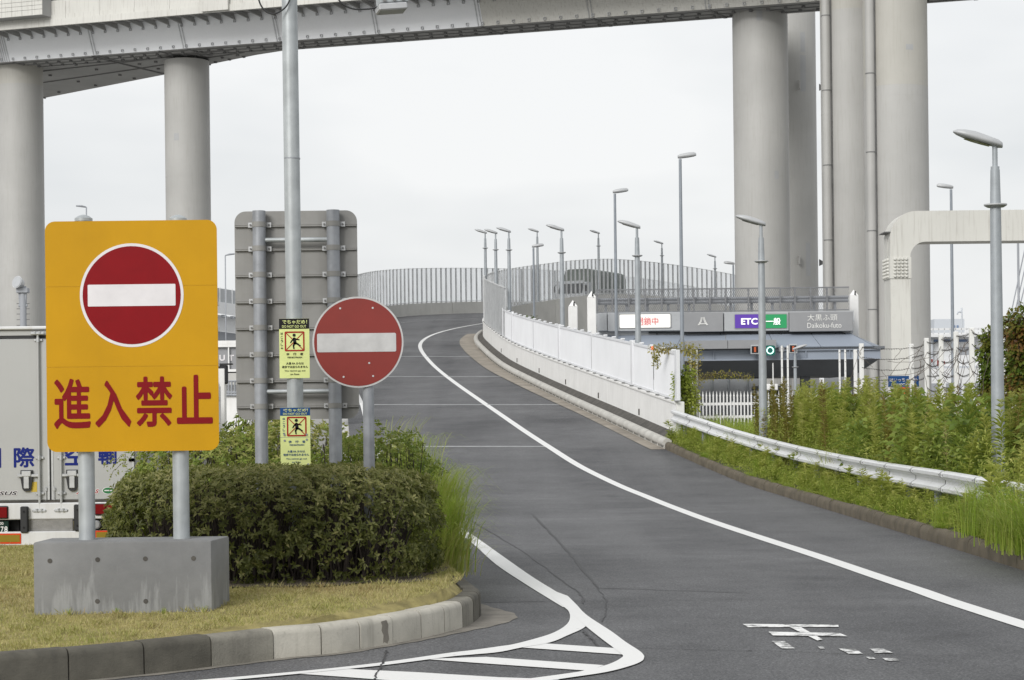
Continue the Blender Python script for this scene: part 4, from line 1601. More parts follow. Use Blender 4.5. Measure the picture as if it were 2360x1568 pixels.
# hanging camera and conduit
m = MB()
q = W(1782, 893, GY - 1.3)
m.bev(q.x - .42, q.x + .2, q.y - .2, q.y + .2, q.z - .14, q.z + .16, .03, 1)
m.tube([(q.x, q.y, q.z + .1), (q.x, q.y, zC + .6)], .03, 6)
m.build('camera', M['white'], gate)
m = MB()
m.tube([g3(1495, 767, -.1), g3(1600, 767.5, -.1), g3(1700, 767.5, -.1), g3(1935, 766, -.1), g3(1948, 770, -.1)], .05, 6)
for xx in (1514, 1575, 1660, 1730, 1800, 1870, 1925):
    m.tube([g3(xx, 765, -.1), g3(xx, 771, -.08)], .04, 5)
m.build('conduit', M['rubber'], gate)

# sign boards above the canopy
def board(x0, x1, y0, y1, mat, d0=-.35, d1=.0, name='sign_box', parent=None):
    m = MB()
    a, b = g3(x0, (y0 + y1) / 2, d0), g3(x1, (y0 + y1) / 2, d0)
    c, d = g3((x0 + x1) / 2, y0, d0), g3((x0 + x1) / 2, y1, d0)
    m.bev(a.x, b.x, GY + d0, GY + d1, d.z, c.z, .02, 1)
    return m.build(name, M[mat], parent or gate)

m = MB()
px_box(m, 1376, 1966, 721, 772, 0.02, .3)
m.build('sign_beam', M['gate_light'], gate)
board(1379, 1399, 722, 763, 'gate_light')
board(1400.5, 1426, 721, 764, 'gate_light')
sb_ = board(1426, 1572, 720, 763, 'gate_light', -.3)
board(1573.5, 1667, 720.5, 765, 'gate_grey', -.4)
sb2 = board(1668.5, 1818, 720, 763, 'gate_light', -.3)
sb3 = board(1819.5, 1966, 719, 764, 'gate_grey', -.42)
D1 = -.36
def lit(x0, x1, y0, y1, mat, parent, name='lit_panel', d=-.34, r=.06):
    a, b = g3(x0, (y0 + y1) / 2, d), g3(x1, (y0 + y1) / 2, d)
    c, e = g3((x0 + x1) / 2, y0, d), g3((x0 + x1) / 2, y1, d)
    m = MB()
    m.prism(rrect(b.x - a.x, c.z - e.z, r, 4), ((a.x + b.x) / 2, GY + d, (c.z + e.z) / 2), UX, UZ, (0, .03, 0))
    return m.build(name, M[mat], parent)

lit(1425.5, 1547.5, 723, 757.5, 'gate_grey', sb_, 'sign_frame', -.325, .07)
lit(1428, 1545, 725, 755.5, 'lit_white', sb_)
text('lettering', '閉鎖中', g3(1492, 740.5, -.40), M['lit_red'], sb_, size_w=g3(1517, 740).x - g3(1467.5, 740).x, size_h=g3(1490, 731).z - g3(1490, 749.5).z)
lit(1692.5, 1814.5, 723.5, 758, 'gate_grey', sb2, 'sign_frame', -.325, .05)
lit(1694, 1753.5, 725, 756.5, 'lit_purple', sb2, r=.03)
lit(1753.7, 1813, 725, 756.5, 'lit_green', sb2, r=.03)
text('lettering', 'ETC', g3(1727, 741, -.40), M['lit_text'], sb2, size_w=g3(1746, 740).x - g3(1708, 740).x, size_h=g3(1, 733.5).z - g3(1, 748.5).z, bold=.03)
text('lettering', '一般', g3(1782, 741, -.40), M['lit_text'], sb2, size_w=g3(1798, 740).x - g3(1764, 740).x, bold=.02)
text('lettering', '大黒ふ頭', g3(1895.5, 732, -.45), M['gate_text'], sb3, size_w=g3(1930, 740).x - g3(1861, 740).x, size_h=g3(1, 725).z - g3(1, 739.5).z)
text('lettering', 'Daikoku-futo', g3(1900, 750, -.45), M['gate_text'], sb3, size_w=g3(1939, 740).x - g3(1860.5, 740).x, size_h=g3(1, 743.5).z - g3(1, 755.5).z)
# road-company emblem: three sweeping legs with a crossbar
eb = g3(1620, 741, -.43)
m = MB()
for sgn in (-1, 1):
    for o in (0.03, .13):
        arc = []
        for k in range(9):
            f = k / 8
            arc.append((sgn * (o * .5 + .15 * f ** 1.9), .20 - .38 * f))
        arc2 = [(x_ + sgn * .035 * (0.7 + .5 * f_), z_) for (x_, z_), f_ in zip(arc, [k / 8 for k in range(9)])]
        m.prism(arc + arc2[::-1], eb, UX, UZ, (0, .01, 0))
m.prism([(-.12, -.14), (.12, -.14), (.14, -.10), (-.14, -.10)], eb - V(0, .004, 0), UX, UZ, (0, .01, 0))
m.build('emblem', M['gate_text'], gate)
# lane signals
for xx, yy in ((1740, 806), (1828, 804)):
    q = g3(xx, yy, -1.7)
    m = MB()
    m.bev(q.x - .2, q.x + .2, q.y, q.y + .25, q.z - .22, q.z + .22, .02, 1)
    sg = m.build('signal_box', M['gate_light'], gate)
    m = MB()
    m.box(q.x - .15, q.x + .15, q.y - .012, q.y - .002, q.z - .16, q.z + .16)
    m.build('signal_face', M['black'], sg)
    m = MB()
    m.box(q.x - .05, q.x + .05, q.y - .022, q.y - .014, q.z - .12, q.z + .12)
    m.build('signal_lamp', M['amber'], sg)
q = g3(1775, 808, -1.75)
m = MB()
m.prism(rrect(.48, .48, .10, 4), q, UX, UZ, (0, .2, 0))
sg = m.build('signal_box', M['signal_green'], gate)
m = MB()
n = 32
vs, fs = [], []
for k in range(n):
    a = 2 * math.pi * k / n
    for r in (.13, .175):
        vs.append(q + V(r * math.cos(a), -.01, r * math.sin(a)))
fs = [(2 * k, 2 * k + 1, (2 * k + 3) % (2 * n), (2 * k + 2) % (2 * n)) for k in range(n)]
m.add(vs, fs)
m.build('green_ring', M['ring'], sg)
m = MB()
qq = g3(1802, 806, -1.6)
m.bev(qq.x - .12, qq.x + .12, qq.y, qq.y + .3, qq.z - .1, qq.z + .1, .02, 1)
m.build('camera', M['gate_grey'], gate)

# ---- mesh parapet of the deck behind the boards
mp_ = thing('mesh_parapet', 'dark wire-mesh parapet standing above the toll gate boards', 'parapet', loc=(g3(1665, 690).x, GY + 1.2, g3(1, 718).z))
cuts = [1376, 1411, 1449, 1487, 1525, 1563, 1599, 1636, 1672, 1725, 1762, 1798, 1832, 1868, 1906, 1957]
zt_, zb_ = W(1665, 665.5, GY + 1.2).z, W(1665, 717.5, GY + 1.2).z
YY = GY + 1.2
wr = .008
for i in range(len(cuts) - 1):
    a, b = W(cuts[i], 690, YY).x, W(cuts[i + 1], 690, YY).x
    m = MB()
    h = zt_ - zb_
    cell = .10
    L = b - a
    for sg_ in (1, -1):
        k = -h * .55
        while k < L + h * .55:
            # wire from (k, 0) rising with slope 1.8
            xa, xb = (k, k + h * .55) if sg_ > 0 else (k + h * .55, k)
            za, zz = 0.0, h
            # clip
            def cl(x_, z_, x2, z2):
                out_ = []
                for (p, q_), (r, t_) in (((x_, z_), (x2, z2)), ((x2, z2), (x_, z_))):
                    if p < 0:
                        f = (0 - p) / (r - p)
                        p, q_ = 0, q_ + (t_ - q_) * f
                    if p > L:
                        f = (L - p) / (r - p)
                        p, q_ = L, q_ + (t_ - q_) * f
                    out_.append((p, q_))
                return out_
            if max(xa, xb) > 0.01 and min(xa, xb) < L - .01:
                (p, q_), (r, t_) = cl(xa, za, xb, zz)
                d = V(r - p, 0, t_ - q_)
                if d.length > .03:
                    pr = V(-d.z, 0, d.x).normalized() * wr
                    A, B = V(a + p, YY, zb_ + q_), V(a + r, YY, zb_ + t_)
                    m.add([A - pr, A + pr, B + pr, B - pr], [(0, 1, 2, 3)])
            k += cell
    if m.v:
        m.build('mesh_panel', M['mesh'], mp_)
    m = MB()
    m.box(a - .04, a + .04, YY - .03, YY + .05, zb_ - .05, zt_ + .02)
    m.build('mesh_post', M['mesh'], mp_)
m = MB()
a, b = W(cuts[0], 690, YY).x, W(cuts[-1], 690, YY).x
m.box(a, b, YY - .02, YY + .03, zt_ - .03, zt_ + .03)
m.box(a, b, YY - .02, YY + .03, zb_ - .03, zb_ + .03)
m.build('mesh_rail', M['mesh'], mp_)
m = MB()
zr0, zr1 = W(1665, 699.5, YY).z, W(1665, 684, YY).z
m.sweep([(0, zr0), (.06, zr0 + .08), (0, (zr0 + zr1) / 2), (.06, zr1 - .08), (0, zr1)], [(V(a, YY + .25, 0), V(0, -1, 0)), (V(b, YY + .25, 0), V(0, -1, 0))], closed=False)
m.build('guard_beam', M['far_grey'], mp_)
for xx in range(1396, 1957, 48):
    m = MB()
    q = W(xx, 700, YY + .4)
    m.box(q.x - .06, q.x + .06, YY + .35, YY + .47, zb_ - .1, zr1 - .05)
    m.build('beam_post', M['far_grey'], mp_)
m = MB()
m.box(a - .2, b + .2, YY - .1, YY + 1.2, zb_ - .6, zb_ - .05)
m.build('deck_edge', M['gate_light'], mp_)

# ---- white bollard posts with pyramid caps
def pyramid_post(x, ytop, Y, wpx, ybot, label):
    c = W(x, ytop, Y)
    hw = wpx / 2 * Y / F
    z0 = W(x, ybot, Y).z
    hc_ = hw * 1.45
    root = thing('gate_post', label, 'post', loc=(c.x, Y, 0))
    m = MB()
    m.bev(c.x - hw, c.x + hw, Y - hw, Y + hw, 0, c.z - hc_, .02, 1)
    m.build('shaft', M['white'], root)
    m = MB()
    m.add([V(c.x - hw, Y - hw, c.z - hc_ + .002), V(c.x + hw, Y - hw, c.z - hc_ + .002), V(c.x + hw, Y + hw, c.z - hc_ + .002), V(c.x - hw, Y + hw, c.z - hc_ + .002), V(c.x, Y, c.z)],
          [(0, 1, 4), (1, 2, 4), (2, 3, 4), (3, 0, 4), (3, 2, 1, 0)])
    cp = m.build('cap', M['white'], root)
    m = MB()
    q = V(c.x + .06, Y - hw * .66, c.z - hc_ * .62)
    m.prism([(-.06, -.12), (.05, -.16), (.02, .02), (.05, .1), (-.02, .14), (-.04, 0)], q, UX, V(0, .45, .9), (0, -.01, 0))
    m.build('rust_spot', M['black'], cp)

pyramid_post(1320, 692, 96.5, 21, 770, 'short white post with pyramid cap left of the toll gate')
pyramid_post(1363, 671, 92.3, 20, 760, 'tall white post with pyramid cap at the left end of the toll gate')
pyramid_post(1967, 668, 96.8, 19.5, 772, 'white post with pyramid cap at the right end of the toll gate')

# ---- white portal frame (gantry) at the right
FY = 70.0
fr = thing('portal_frame', 'cream steel portal frame with bolted splice on the right', 'gantry', loc=(W(2073, 900, FY).x, FY, 0))
def f3(x, y, Y=FY):
    return W(x, y, Y)
xa, xb = f3(2053, 700).x, f3(2099, 700).x
dep = 1.2
ztop, zbot = f3(2150, 486).z, f3(2150, 557).z
R1, R2 = .95, .55
outl = [(xa, 0), (xa, ztop - R1)]
outl += [(xa + R1 - R1 * math.cos(a), ztop - R1 + R1 * math.sin(a)) for a in np.linspace(0.15, math.pi / 2, 10)]
xend = xa + 16
outl += [(xend, ztop), (xend, zbot)]
outl += [(xb + R2 - R2 * math.sin(a), zbot - R2 + R2 * math.cos(a)) for a in np.linspace(0, math.pi / 2, 8)]
outl += [(xb, 0)]
m = MB()
m.prism(outl, (0, FY, 0), UX, UZ, (0, dep, 0))
m.build('frame_box', M['girder_cream'], fr)
m = MB()
m.box(xend - .8, xend + .02, FY + .05, FY + dep - .05, 0, zbot + .05)
m.build('far_leg', M['girder_cream'], fr)
zs0, zs1 = f3(2075, 642).z, f3(2075, 593).z
m = MB()
m.box(xa - .03, xb + .03, FY - .03, FY + dep + .03, zs0, zs1)
sp = m.build('splice_plate', M['girder_cream'], fr)
bm_ = MB().tube([(0, 0, 0), (0, -.04, 0), (0, -.07, 0)], [.055, .055, .03], 8).mesh('bolt', M['girder_cream'], True, 40)
for r in range(6):
    for c in range(4):
        put('bolt', bm_, sp, (xa + (xb - xa) * (.22 + .19 * c), FY - .03, zs0 + (zs1 - zs0) * (.1 + .16 * r)))
bs_ = MB().tube([(0, 0, 0), (-.04, 0, 0), (-.07, 0, 0)], [.055, .055, .03], 8).mesh('bolt', M['girder_cream'], True, 40)
for r in range(6):
    for c in range(4):
        put('bolt', bs_, sp, (xa - .03, FY + .2 + c * .26, zs0 + (zs1 - zs0) * (.1 + .16 * r)))
m = MB()
m.box(xa - .2, xa + .02, FY - .02, FY + dep * .9, f3(2050, 536).z, f3(2050, 534).z)
m.build('ledge', M['bolt'], fr)
m = MB()
z0 = f3(2050, 588).z
m.prism(circle(.42, 20), (xa - .004, FY + .6, f3(2050, 572).z), V(0, .55, 0), UZ, (-.015, 0, 0))
m.build('hand_hole', M['girder_cream'], fr)
# ------------------------------------------------------------------ street lamps
def lamp_a(name, h=6.4, metal='lamp_grey'):
    """ramp lamp: tapered pole, collar plate, short neck, flat tilted head reaching to -X"""
    root = thing(name, loc=(0, 0, 0))
    m = MB()
    m.tube([(0, 0, 0), (0, 0, h - 1.4), (0, 0, h - .85)], [.112, .084, .072], 20)
    m.build('pole', M[metal], root, smooth=True, angle=40)
    m = MB()
    m.tube([(0, 0, h - .86), (0, 0, h - .80)], .068, 16)
    m.tube([(0, 0, h - .82), (0, 0, h - .48)], .042, 14)
    m.build('neck', M[metal], root, smooth=True, angle=40)
    m = MB()
    m.tube([(0, 0, h - 1.44), (0, 0, h - 1.41), (0, 0, h - 1.39)], [.13, .18, .18], 20)
    m.build('collar', M['lamp_head'], root, smooth=True, angle=40)
    # head: lofted flat shell rising away from the pole
    m = MB()
    secs = [(.115, .05, .06), (.06, .11, .085), (-.1, .14, .10), (-.3, .145, .115), (-.47, .13, .095), (-.59, .09, .06), (-.65, .03, .02)]
    n = 14
    vs = []
    for x, wd, th in secs:
        zc = h - .44 + (-x) * .30
        for k in range(n):
            a = 2 * math.pi * k / n
            sz = math.sin(a)
            vs.append(V(x, wd * math.cos(a), zc + (th * .95 * sz if sz > 0 else th * .55 * sz)))
    fs = [(i * n + k, i * n + (k + 1) % n, (i + 1) * n + (k + 1) % n, (i + 1) * n + k) for i in range(len(secs) - 1) for k in range(n)]
    fs += [tuple(range(n))[::-1], tuple((len(secs) - 1) * n + k for k in range(n))]
    m.add(vs, fs)
    hd = m.build('lamp_head', M['lamp_head'], root, smooth=True, angle=50)
    m = MB()
    vs = []
    for x, wd in ((-.08, .07), (-.2, .095), (-.35, .095), (-.48, .06)):
        zc = h - .44 + (-x) * .30 - .06
        vs += [V(x, -wd, zc), V(x, wd, zc)]
    m.add(vs, [(0, 1, 3, 2), (2, 3, 5, 4), (4, 5, 7, 6)])
    m.build('lens', M['lamp_glass'], hd)
    return root

def lamp_b(name, h=11.7):
    """tall slim lamp with a flat box head reaching to +X"""
    root = thing(name, loc=(0, 0, 0))
    m = MB()
    m.tube([(0, 0, 0), (0, 0, 3), (0, 0, h - .2)], [.095, .08, .055], 16)
    m.build('pole', M['lamp_blue'], root, smooth=True, angle=40)
    m = MB()
    vs = []
    secs = [(-.09, .06, .03, -.08), (.0, .11, .07, -.10), (.30, .14, .115, -.085), (.52, .12, .11, -.06), (.60, .06, .06, -.03)]
    n = 12
    for x, wd, up, dn in secs:
        zc = h - .08 + x * .06
        for k in range(n):
            a = 2 * math.pi * k / n
            vs.append(V(x, wd * math.cos(a), zc + (up * math.sin(a) if math.sin(a) > 0 else -dn * math.sin(a))))
    m.add(vs, [(i * n + k, i * n + (k + 1) % n, (i + 1) * n + (k + 1) % n, (i + 1) * n + k) for i in range(len(secs) - 1) for k in range(n)] +
          [tuple(range(n))[::-1], tuple((len(secs) - 1) * n + k for k in range(n))])
    m.build('lamp_head', M['lamp_head'], root, smooth=True, angle=50)
    return root

protoA = lamp_a('ramp_lamp')
usedA = [0]
def place_a(px_, Y, ytip, label, rot=0.0, sc=1.0, group='lamps along the ramp', x=None):
    p = W(px_, 800, Y)
    z = W(px_ - 30 * 64 / Y, ytip, Y).z - (6.4 - .26) * sc
    o = protoA if usedA[0] == 0 else copy_tree(protoA)
    usedA[0] += 1
    o.location = (p.x if x is None else x, Y, z)
    o.rotation_euler = (0, 0, rot)
    o.scale = (sc, sc, sc)
    tag(o, label, 'street lamp', group)
    return o

def edge_z(Y):
    return float(crv(IN_A, t_of_Y(IN_A, Y))[0][2]) + .45

place_a(2298, 30.7, 306, 'nearest grey street lamp, standing in the weeds at the right edge')
place_a(1757, 50.0, 500, 'grey street lamp with its foot in weeds before the toll gate signs')
place_a(1471, 65.3, 511, 'grey street lamp crossing the lit white board of the toll gate')
place_a(1297, 82.0, 520, 'grey street lamp at the joint in the middle of the white ramp fence')
place_a(1175.5, 102.0, 526, 'grey street lamp where the white fence meets the clear barrier')
place_a(1145, 112, 530, 'grey street lamp, middle of the three clustered at the ramp bend')
place_a(1121, 122, 530, 'grey street lamp, leftmost of the three clustered at the ramp bend')
place_a(1241, 136.5, 528, 'small grey lamp on the bend behind the tall slim lamp')
place_a(1382, 145.5, 532, 'small grey lamp just right of the green truck on the ramp')
place_a(1528, 153, 556, 'small grey lamp on the upper ramp behind the mesh parapet')
place_a(1650, 158.5, 587, 'small grey lamp on the far upper ramp left of the bridge piers')
place_a(1832, 73, 797, 'low grey lamp with white head turned right before the toll lanes', rot=math.pi - .2, sc=.70)

protoB = lamp_b('tall_lamp')
usedB = [0]
def place_b(px_, ytop, Y, label, rot=0.0):
    p = W(px_, 800, Y)
    zt = W(px_, ytop, Y).z
    o = protoB if usedB[0] == 0 else copy_tree(protoB)
    usedB[0] += 1
    o.location = (p.x, Y, zt - 11.7)
    o.rotation_euler = (0, 0, rot)
    tag(o, label, 'street lamp', 'tall slim lamps by the toll plaza')

place_b(1572.5, 355, 73, 'tallest slim grey lamp with flat head, in front of the gate emblem')
place_b(1421, 437, 87, 'tall slim grey lamp rising left of the lit white board')
place_b(1232, 564, 113, 'slim grey lamp with flat head beside the ramp bend')
place_b(2196, 426, 83, 'tall slim grey lamp behind the cream portal frame', math.pi)
place_b(1692, 604, 125, 'slim grey lamp just left of the pier behind the toll gate', math.pi)
# far lamps on the distant viaduct
for (x, y0, y1, Y, lab, sg) in ((199, 478, 640, 210, 'far thin lamp seen above the yellow sign', -1), (519, 589, 690, 230, 'far thin lamp between the yellow sign and the grey sign back', 1),
                                (-4, 466, 640, 205, 'far thin lamp at the left picture edge', 1)):
    a, b = W(x, y0, Y), W(x, y1, Y)
    root = thing('far_lamp', lab, 'street lamp', loc=(b.x, Y, 0), group='far lamps on the viaduct')
    m = MB()
    m.tube([V(b.x, Y, 0), a], .07, 8)
    m.build('pole', M['far_grey'], root, smooth=True)
    m = MB()
    m.tube([a, a + V(sg * .5, 0, .12), a + V(sg * 1.1, 0, .16)], [.06, .12, .08], 8)
    m.build('lamp_head', M['far_grey'], root, smooth=True)
# floodlight mast by the left pier
Y = 60
a = W(53, 660, Y)
root = thing('floodlight_mast', 'dark mast with round floodlight before the leftmost pier', 'floodlight', loc=(a.x, Y, 0))
m = MB()
m.tube([V(a.x, Y, 0), a], .10, 14)
m.build('mast', M['far_grey'], root, smooth=True, angle=40)
m = MB()
c = W(43, 652, Y - .15)
ax = V(-.45, -.75, .25).normalized()
m.tube([c - ax * .2, c - ax * .12, c, c + ax * .08], [.05, .13, .17, .20], 16)
hd = m.build('lamp_head', M['steel'], root, smooth=True, angle=50)
m = MB()
m.tube([c + ax * .085, c + ax * .09], .17, 16)
m.build('lens', M['gate_light'], hd)
m = MB()
for sgn in (-1, 1):
    q0, q1 = W(53 + sgn * 8, 668, Y), W(53 + sgn * 6, 705, Y)
    m.tube([q0 + V(0, -.05, 0), q1], .035, 6)
m.tube([W(53, 705, Y) + V(-.13, 0, 0), W(53, 705, Y) + V(.13, 0, 0)], .05, 6)
m.bev(a.x - .18, a.x + .18, Y - .15, Y + .1, W(53, 676, Y).z, W(53, 664, Y).z, .02, 1)
m.build('bracket', M['far_grey'], root)
for k, yy in enumerate((700, 712, 724, 737, 750)):
    m = MB()
    q = W(53.5, yy, Y)
    m.tube([q + V(-.2, 0, 0), q + V(.2, 0, 0)], .012, 5)
    m.build('step_rung', M['bolt'], root)
# ------------------------------------------------------------------ yellow no-entry board on its concrete block
SY = 16.70
c = W(305, 775, SY)
sign = thing('no_entry_board', 'big yellow no-entry board with red lettering on a grey concrete block', 'sign', loc=(c.x, SY, lawn_z(-3.3, 16.8)))
bx0, bx1 = W(76, 1250, 16.5).x, W(487, 1250, 16.5).x
ztop = W(280, 1248, 16.5).z
m = MB()
# block: slightly tapered towards the back right
blk = [V(bx0, 16.5, .12), V(bx1, 16.5, .12), V(bx1 + .07, 17.07, .12), V(bx0 + .02, 17.07, .12)]
bm = bmesh.new()
vb = [bm.verts.new(p) for p in blk] + [bm.verts.new(V(p.x, p.y, ztop)) for p in blk]
for f in ((3, 2, 1, 0), (4, 5, 6, 7), (0, 1, 5, 4), (1, 2, 6, 5), (2, 3, 7, 6), (3, 0, 4, 7)):
    bm.faces.new([vb[i] for i in f])
bmesh.ops.bevel(bm, geom=list(bm.edges), offset=.018, segments=2, profile=.5, affect='EDGES')
bm.verts.index_update()
m.add([p.co.copy() for p in bm.verts], [tuple(q.index for q in f.verts) for f in bm.faces])
bm.free()
block = m.build('concrete_block', M['concrete'], sign, smooth=True, angle=35, label='grey concrete foundation block with pale run-off stains')
for X, Yz in ((115, 1293), (225, 1290), (335, 1288), (446, 1287), (224.5, 1386), (336, 1386)):
    q = W(X, Yz, 16.5)
    m = MB()
    m.tube([q + V(0, .004, 0), q + V(0, -.004, 0)], .020, 14)
    m.build('form_tie_hole', M['soot_shade'], block)  # flat disc, the hole's shade is put into its dark colour
# posts
for px_ in (201, 418.5):
    q0, q1 = W(px_, 1240, 16.79), W(px_ - 6, 512, 16.79)
    m = MB()
    m.tube([V(q0.x, 16.79, ztop - .05), V(q0.x, 16.79, q1.z + .01)], .0699, 28)
    po = m.build('post', M['galv'], sign, smooth=True, angle=40)
    m = MB()
    m.tube([(q0.x, 16.79, q1.z + .005), (q0.x, 16.79, q1.z + .03), (q0.x, 16.79, q1.z + .05), (q0.x, 16.79, q1.z + .062)], [.076, .076, .05, .015], 24)
    m.build('cap', M['galv'], po, smooth=True, angle=50)
# face sheets: three butted sheets with hairline seams
TL, BR = W(104, 511.5, SY), W(506, 1038, SY)
xw, zh = BR.x - TL.x, TL.z - BR.z
cx_, cz_ = (TL.x + BR.x) / 2, (TL.z + BR.z) / 2
m = MB()
m.prism(rrect(xw - .006, zh - .006, .085, 8), (cx_, SY - .012, cz_), UX, UZ, (0, .012, 0))
plate = m.build('panel', M['seam_yellow'], sign)
for zz in np.linspace(cz_ - zh * .44, cz_ + zh * .44, 6):
    m = MB()
    m.box(TL.x + .02, BR.x - .02, SY + .002, SY + .035, zz - .015, zz + .015)
    m.build('rib', M['steel'], plate)
full = rrect(xw, zh, .085, 8)
zs1 = W(305, 660, SY).z - cz_
zs2 = W(305, 845, SY).z - cz_
def clip_poly(poly, zlo, zhi):
    def half(pl, zc, keep_above):
        out = []
        for i in range(len(pl)):
            a, b = pl[i], pl[(i + 1) % len(pl)]
            ia, ib = (a[1] >= zc) == keep_above, (b[1] >= zc) == keep_above
            if ia:
                out.append(a)
            if ia != ib:
                f = (zc - a[1]) / (b[1] - a[1])
                out.append((a[0] + (b[0] - a[0]) * f, zc))
        return out
    return half(half(poly, zlo, True), zhi, False)
g_ = .0015
for lo, hi in ((zs1 + g_, 9), (zs2 + g_, zs1 - g_), (-9, zs2 - g_)):
    m = MB()
    m.prism(clip_poly(full, lo, hi), (cx_, SY - .016, cz_), UX, UZ, (0, .004, 0))
    m.build('face_sheet', M['yellow'], sign)
dc = W(304.5, 681, SY)
rr = 119.5 * SY / F
m = MB()
m.prism(circle(rr, 72), (dc.x, SY - .0185, dc.z), UX, UZ, (0, .002, 0))
m.build('disc_rim', M['sign_white'], sign)
m = MB()
m.prism(circle(rr * .945, 72), (dc.x, SY - .0205, dc.z), UX, UZ, (0, .002, 0))
m.build('disc', M['sign_red'], sign)
m = MB()
m.prism(rrect(202 * SY / F, 50 * SY / F, .008, 3), (dc.x, SY - .0225, dc.z), UX, UZ, (0, .002, 0))
m.build('disc_bar', M['sign_white'], sign)
for ch, x0, x1, y0, y1, bold in (('進', 124, 209, 873, 989, .018), ('入', 219, 302, 877, 985, .022), ('禁', 313, 397, 868, 984, .018), ('止', 407, 490, 864, 977, .022)):
    q = W((x0 + x1) / 2, (y0 + y1) / 2, SY - .019)
    text('lettering', ch, q, M['letter_red'], sign, size_w=(x1 - x0) * SY / F, size_h=(y1 - y0) * SY / F, bold=bold)
m = MB()
for zz in (660, 720, 800, 880, 950):
    q = W(505, zz + 40, SY)
    m.bev(BR.x - .002, BR.x + .007, SY - .01, SY + .02, q.z - .02, q.z + .02, .003, 1)
m.build('edge_clip', M['steel'], plate, kind='stuff')

# ------------------------------------------------------------------ round no-entry sign
RY = 19.3
c = W(825, 789, RY)
rs = thing('no_entry_sign', 'round faded red no-entry sign on a weathered post behind the hedge', 'sign', loc=(W(851, 1085, RY + .06).x, RY + .06, .3))
px_b = W(851, 1085, RY + .07).x
m = MB()
m.tube([(px_b, RY + .07, .2), (px_b, RY + .07, c.z + .1)], .0565, 24)
m.build('post', M['galv_dark'], rs, smooth=True, angle=40)
r = 105 * RY / F
m = MB()
m.prism(circle(r, 72), (c.x, RY - .004, c.z), UX, UZ, (0, .008, 0))
pl_ = m.build('plate', M['old_white'], rs)
m = MB()
m.prism(circle(r * .962, 72), (c.x, RY - .0065, c.z), UX, UZ, (0, .002, 0))
m.build('disc', M['old_red'], rs)
m = MB()
q = W(822, 790, RY)
m.prism(rrect(182 * RY / F, 43 * RY / F, .014, 4), (q.x, RY - .009, q.z), UX, UZ, (0, .002, 0))
m.build('disc_bar', M['old_white'], rs)
rv = MB().tube([(0, 0, 0), (0, -.004, 0)], .010, 10).mesh('rivet', M['old_white'])
for X, Y_ in ((784, 711), (859, 710), (792, 869), (860, 867), (851, 837)):
    put('rivet', rv, rs, W(X, Y_, RY - .0065))
for zz in (.18, -.2):
    m = MB()
    m.tube([(px_b, RY + .07, c.z + zz - .02), (px_b, RY + .07, c.z + zz + .02)], .064, 20)
    m.box(c.x - .3, c.x + .3, RY + .006, RY + .02, c.z + zz - .02, c.z + zz + .02)
    m.build('clamp', M['galv'], rs)

# ------------------------------------------------------------------ back of a large sign (grey, two posts)
BY = 20.8
TL, BR = W(540, 488, BY), W(828, 965, BY)
cx_, cz_ = (TL.x + BR.x) / 2, (TL.z + BR.z) / 2
bs = thing('road_sign_back', 'grey back of a large road sign on two clamped posts', 'sign', loc=(cx_, BY, .25))
m = MB()
m.prism(rrect(BR.x - TL.x, TL.z - BR.z, .12, 8), (cx_, BY, cz_), UX, UZ, (0, .006, 0))
bp = m.build('panel', M['sign_back'], bs)
pp = [W(600, 750, BY - .09).x, W(770.5, 750, BY - .09).x]
for x in pp:
    m = MB()
    m.tube([(x, BY - .10, .2), (x, BY - .10, TL.z - .006)], .0695, 28)
    m.build('post', M['galv_dark'], bs, smooth=True, angle=40)
for yy in (519, 574, 634, 694.5, 755.5, 817, 877, 936):
    z = W(684, yy, BY).z
    rb = MB()
    rb.box(TL.x + .006, BR.x - .006, BY - .026, BY - .001, z - .018, z + .006)
    rb.box(TL.x + .006, BR.x - .006, BY - .03, BY - .026, z - .018, z - .012)
    rb.box(TL.x + .006, BR.x - .006, BY - .03, BY - .026, z + .000, z + .006)
    rib = rb.build('rib', M['sign_back'], bs)
    for x in pp:
        m = MB()
        m.tube([(x, BY - .10, z - .028), (x, BY - .10, z + .028)], .0755, 28)
        m.build('clamp_band', M['sign_back'], bs, smooth=True, angle=40)
        for sg in (-1, 1):
            m = MB()
            xc = x + sg * .098
            m.box(xc - .024, xc + .024, BY - .052, BY - .031, z - .026, z + .026)
            lg = m.build('clamp_lug', M['steel'], bs)
            m = MB()
            m.tube([(xc, BY - .052, z), (xc, BY - .066, z)], .011, 6)
            m.build('bolt', M['bolt'], lg)
for yy in (554, 903.5):
    a, b = W(612, yy, BY - .1), W(757, yy, BY - .1)
    m = MB()
    m.tube([(pp[0] + .06, BY - .10, a.z), (pp[1] - .06, BY - .10, a.z)], .026, 14)
    m.build('cross_tube', M['galv'], bs, smooth=True, angle=40)

# ------------------------------------------------------------------ big mast carrying two pedestrian notices
PY = 20.0
x_b = W(682, 1070, PY).x
mast = thing('mast', 'tall galvanised mast behind the hedge carrying two pedestrian notices', 'mast', loc=(x_b, PY, .3))
m = MB()
m.tube([(x_b, PY, .2), (x_b, PY, 2.4), (x_b - .02, PY, 9.0)], [.083, .083, .078], 32)
m.build('pole', M['galv'], mast, smooth=True, angle=40)
m = MB()
zj = W(670, 620 + 360, PY).z
for yy in (366, 980):
    z = W(670, yy, PY).z
    m.tube([(x_b - .004, PY, z - .006), (x_b - .004, PY, z + .006)], .0838, 32, cap=False)
m.build('seam', M['galv_dark'], mast, smooth=True)
m = MB()
zz = W(700, -40, PY).z
m.tube([(x_b, PY, zz), (x_b + 1.05, PY - .1, zz + .02)], .04, 14)
m.build('arm', M['galv'], mast, smooth=True, angle=40)

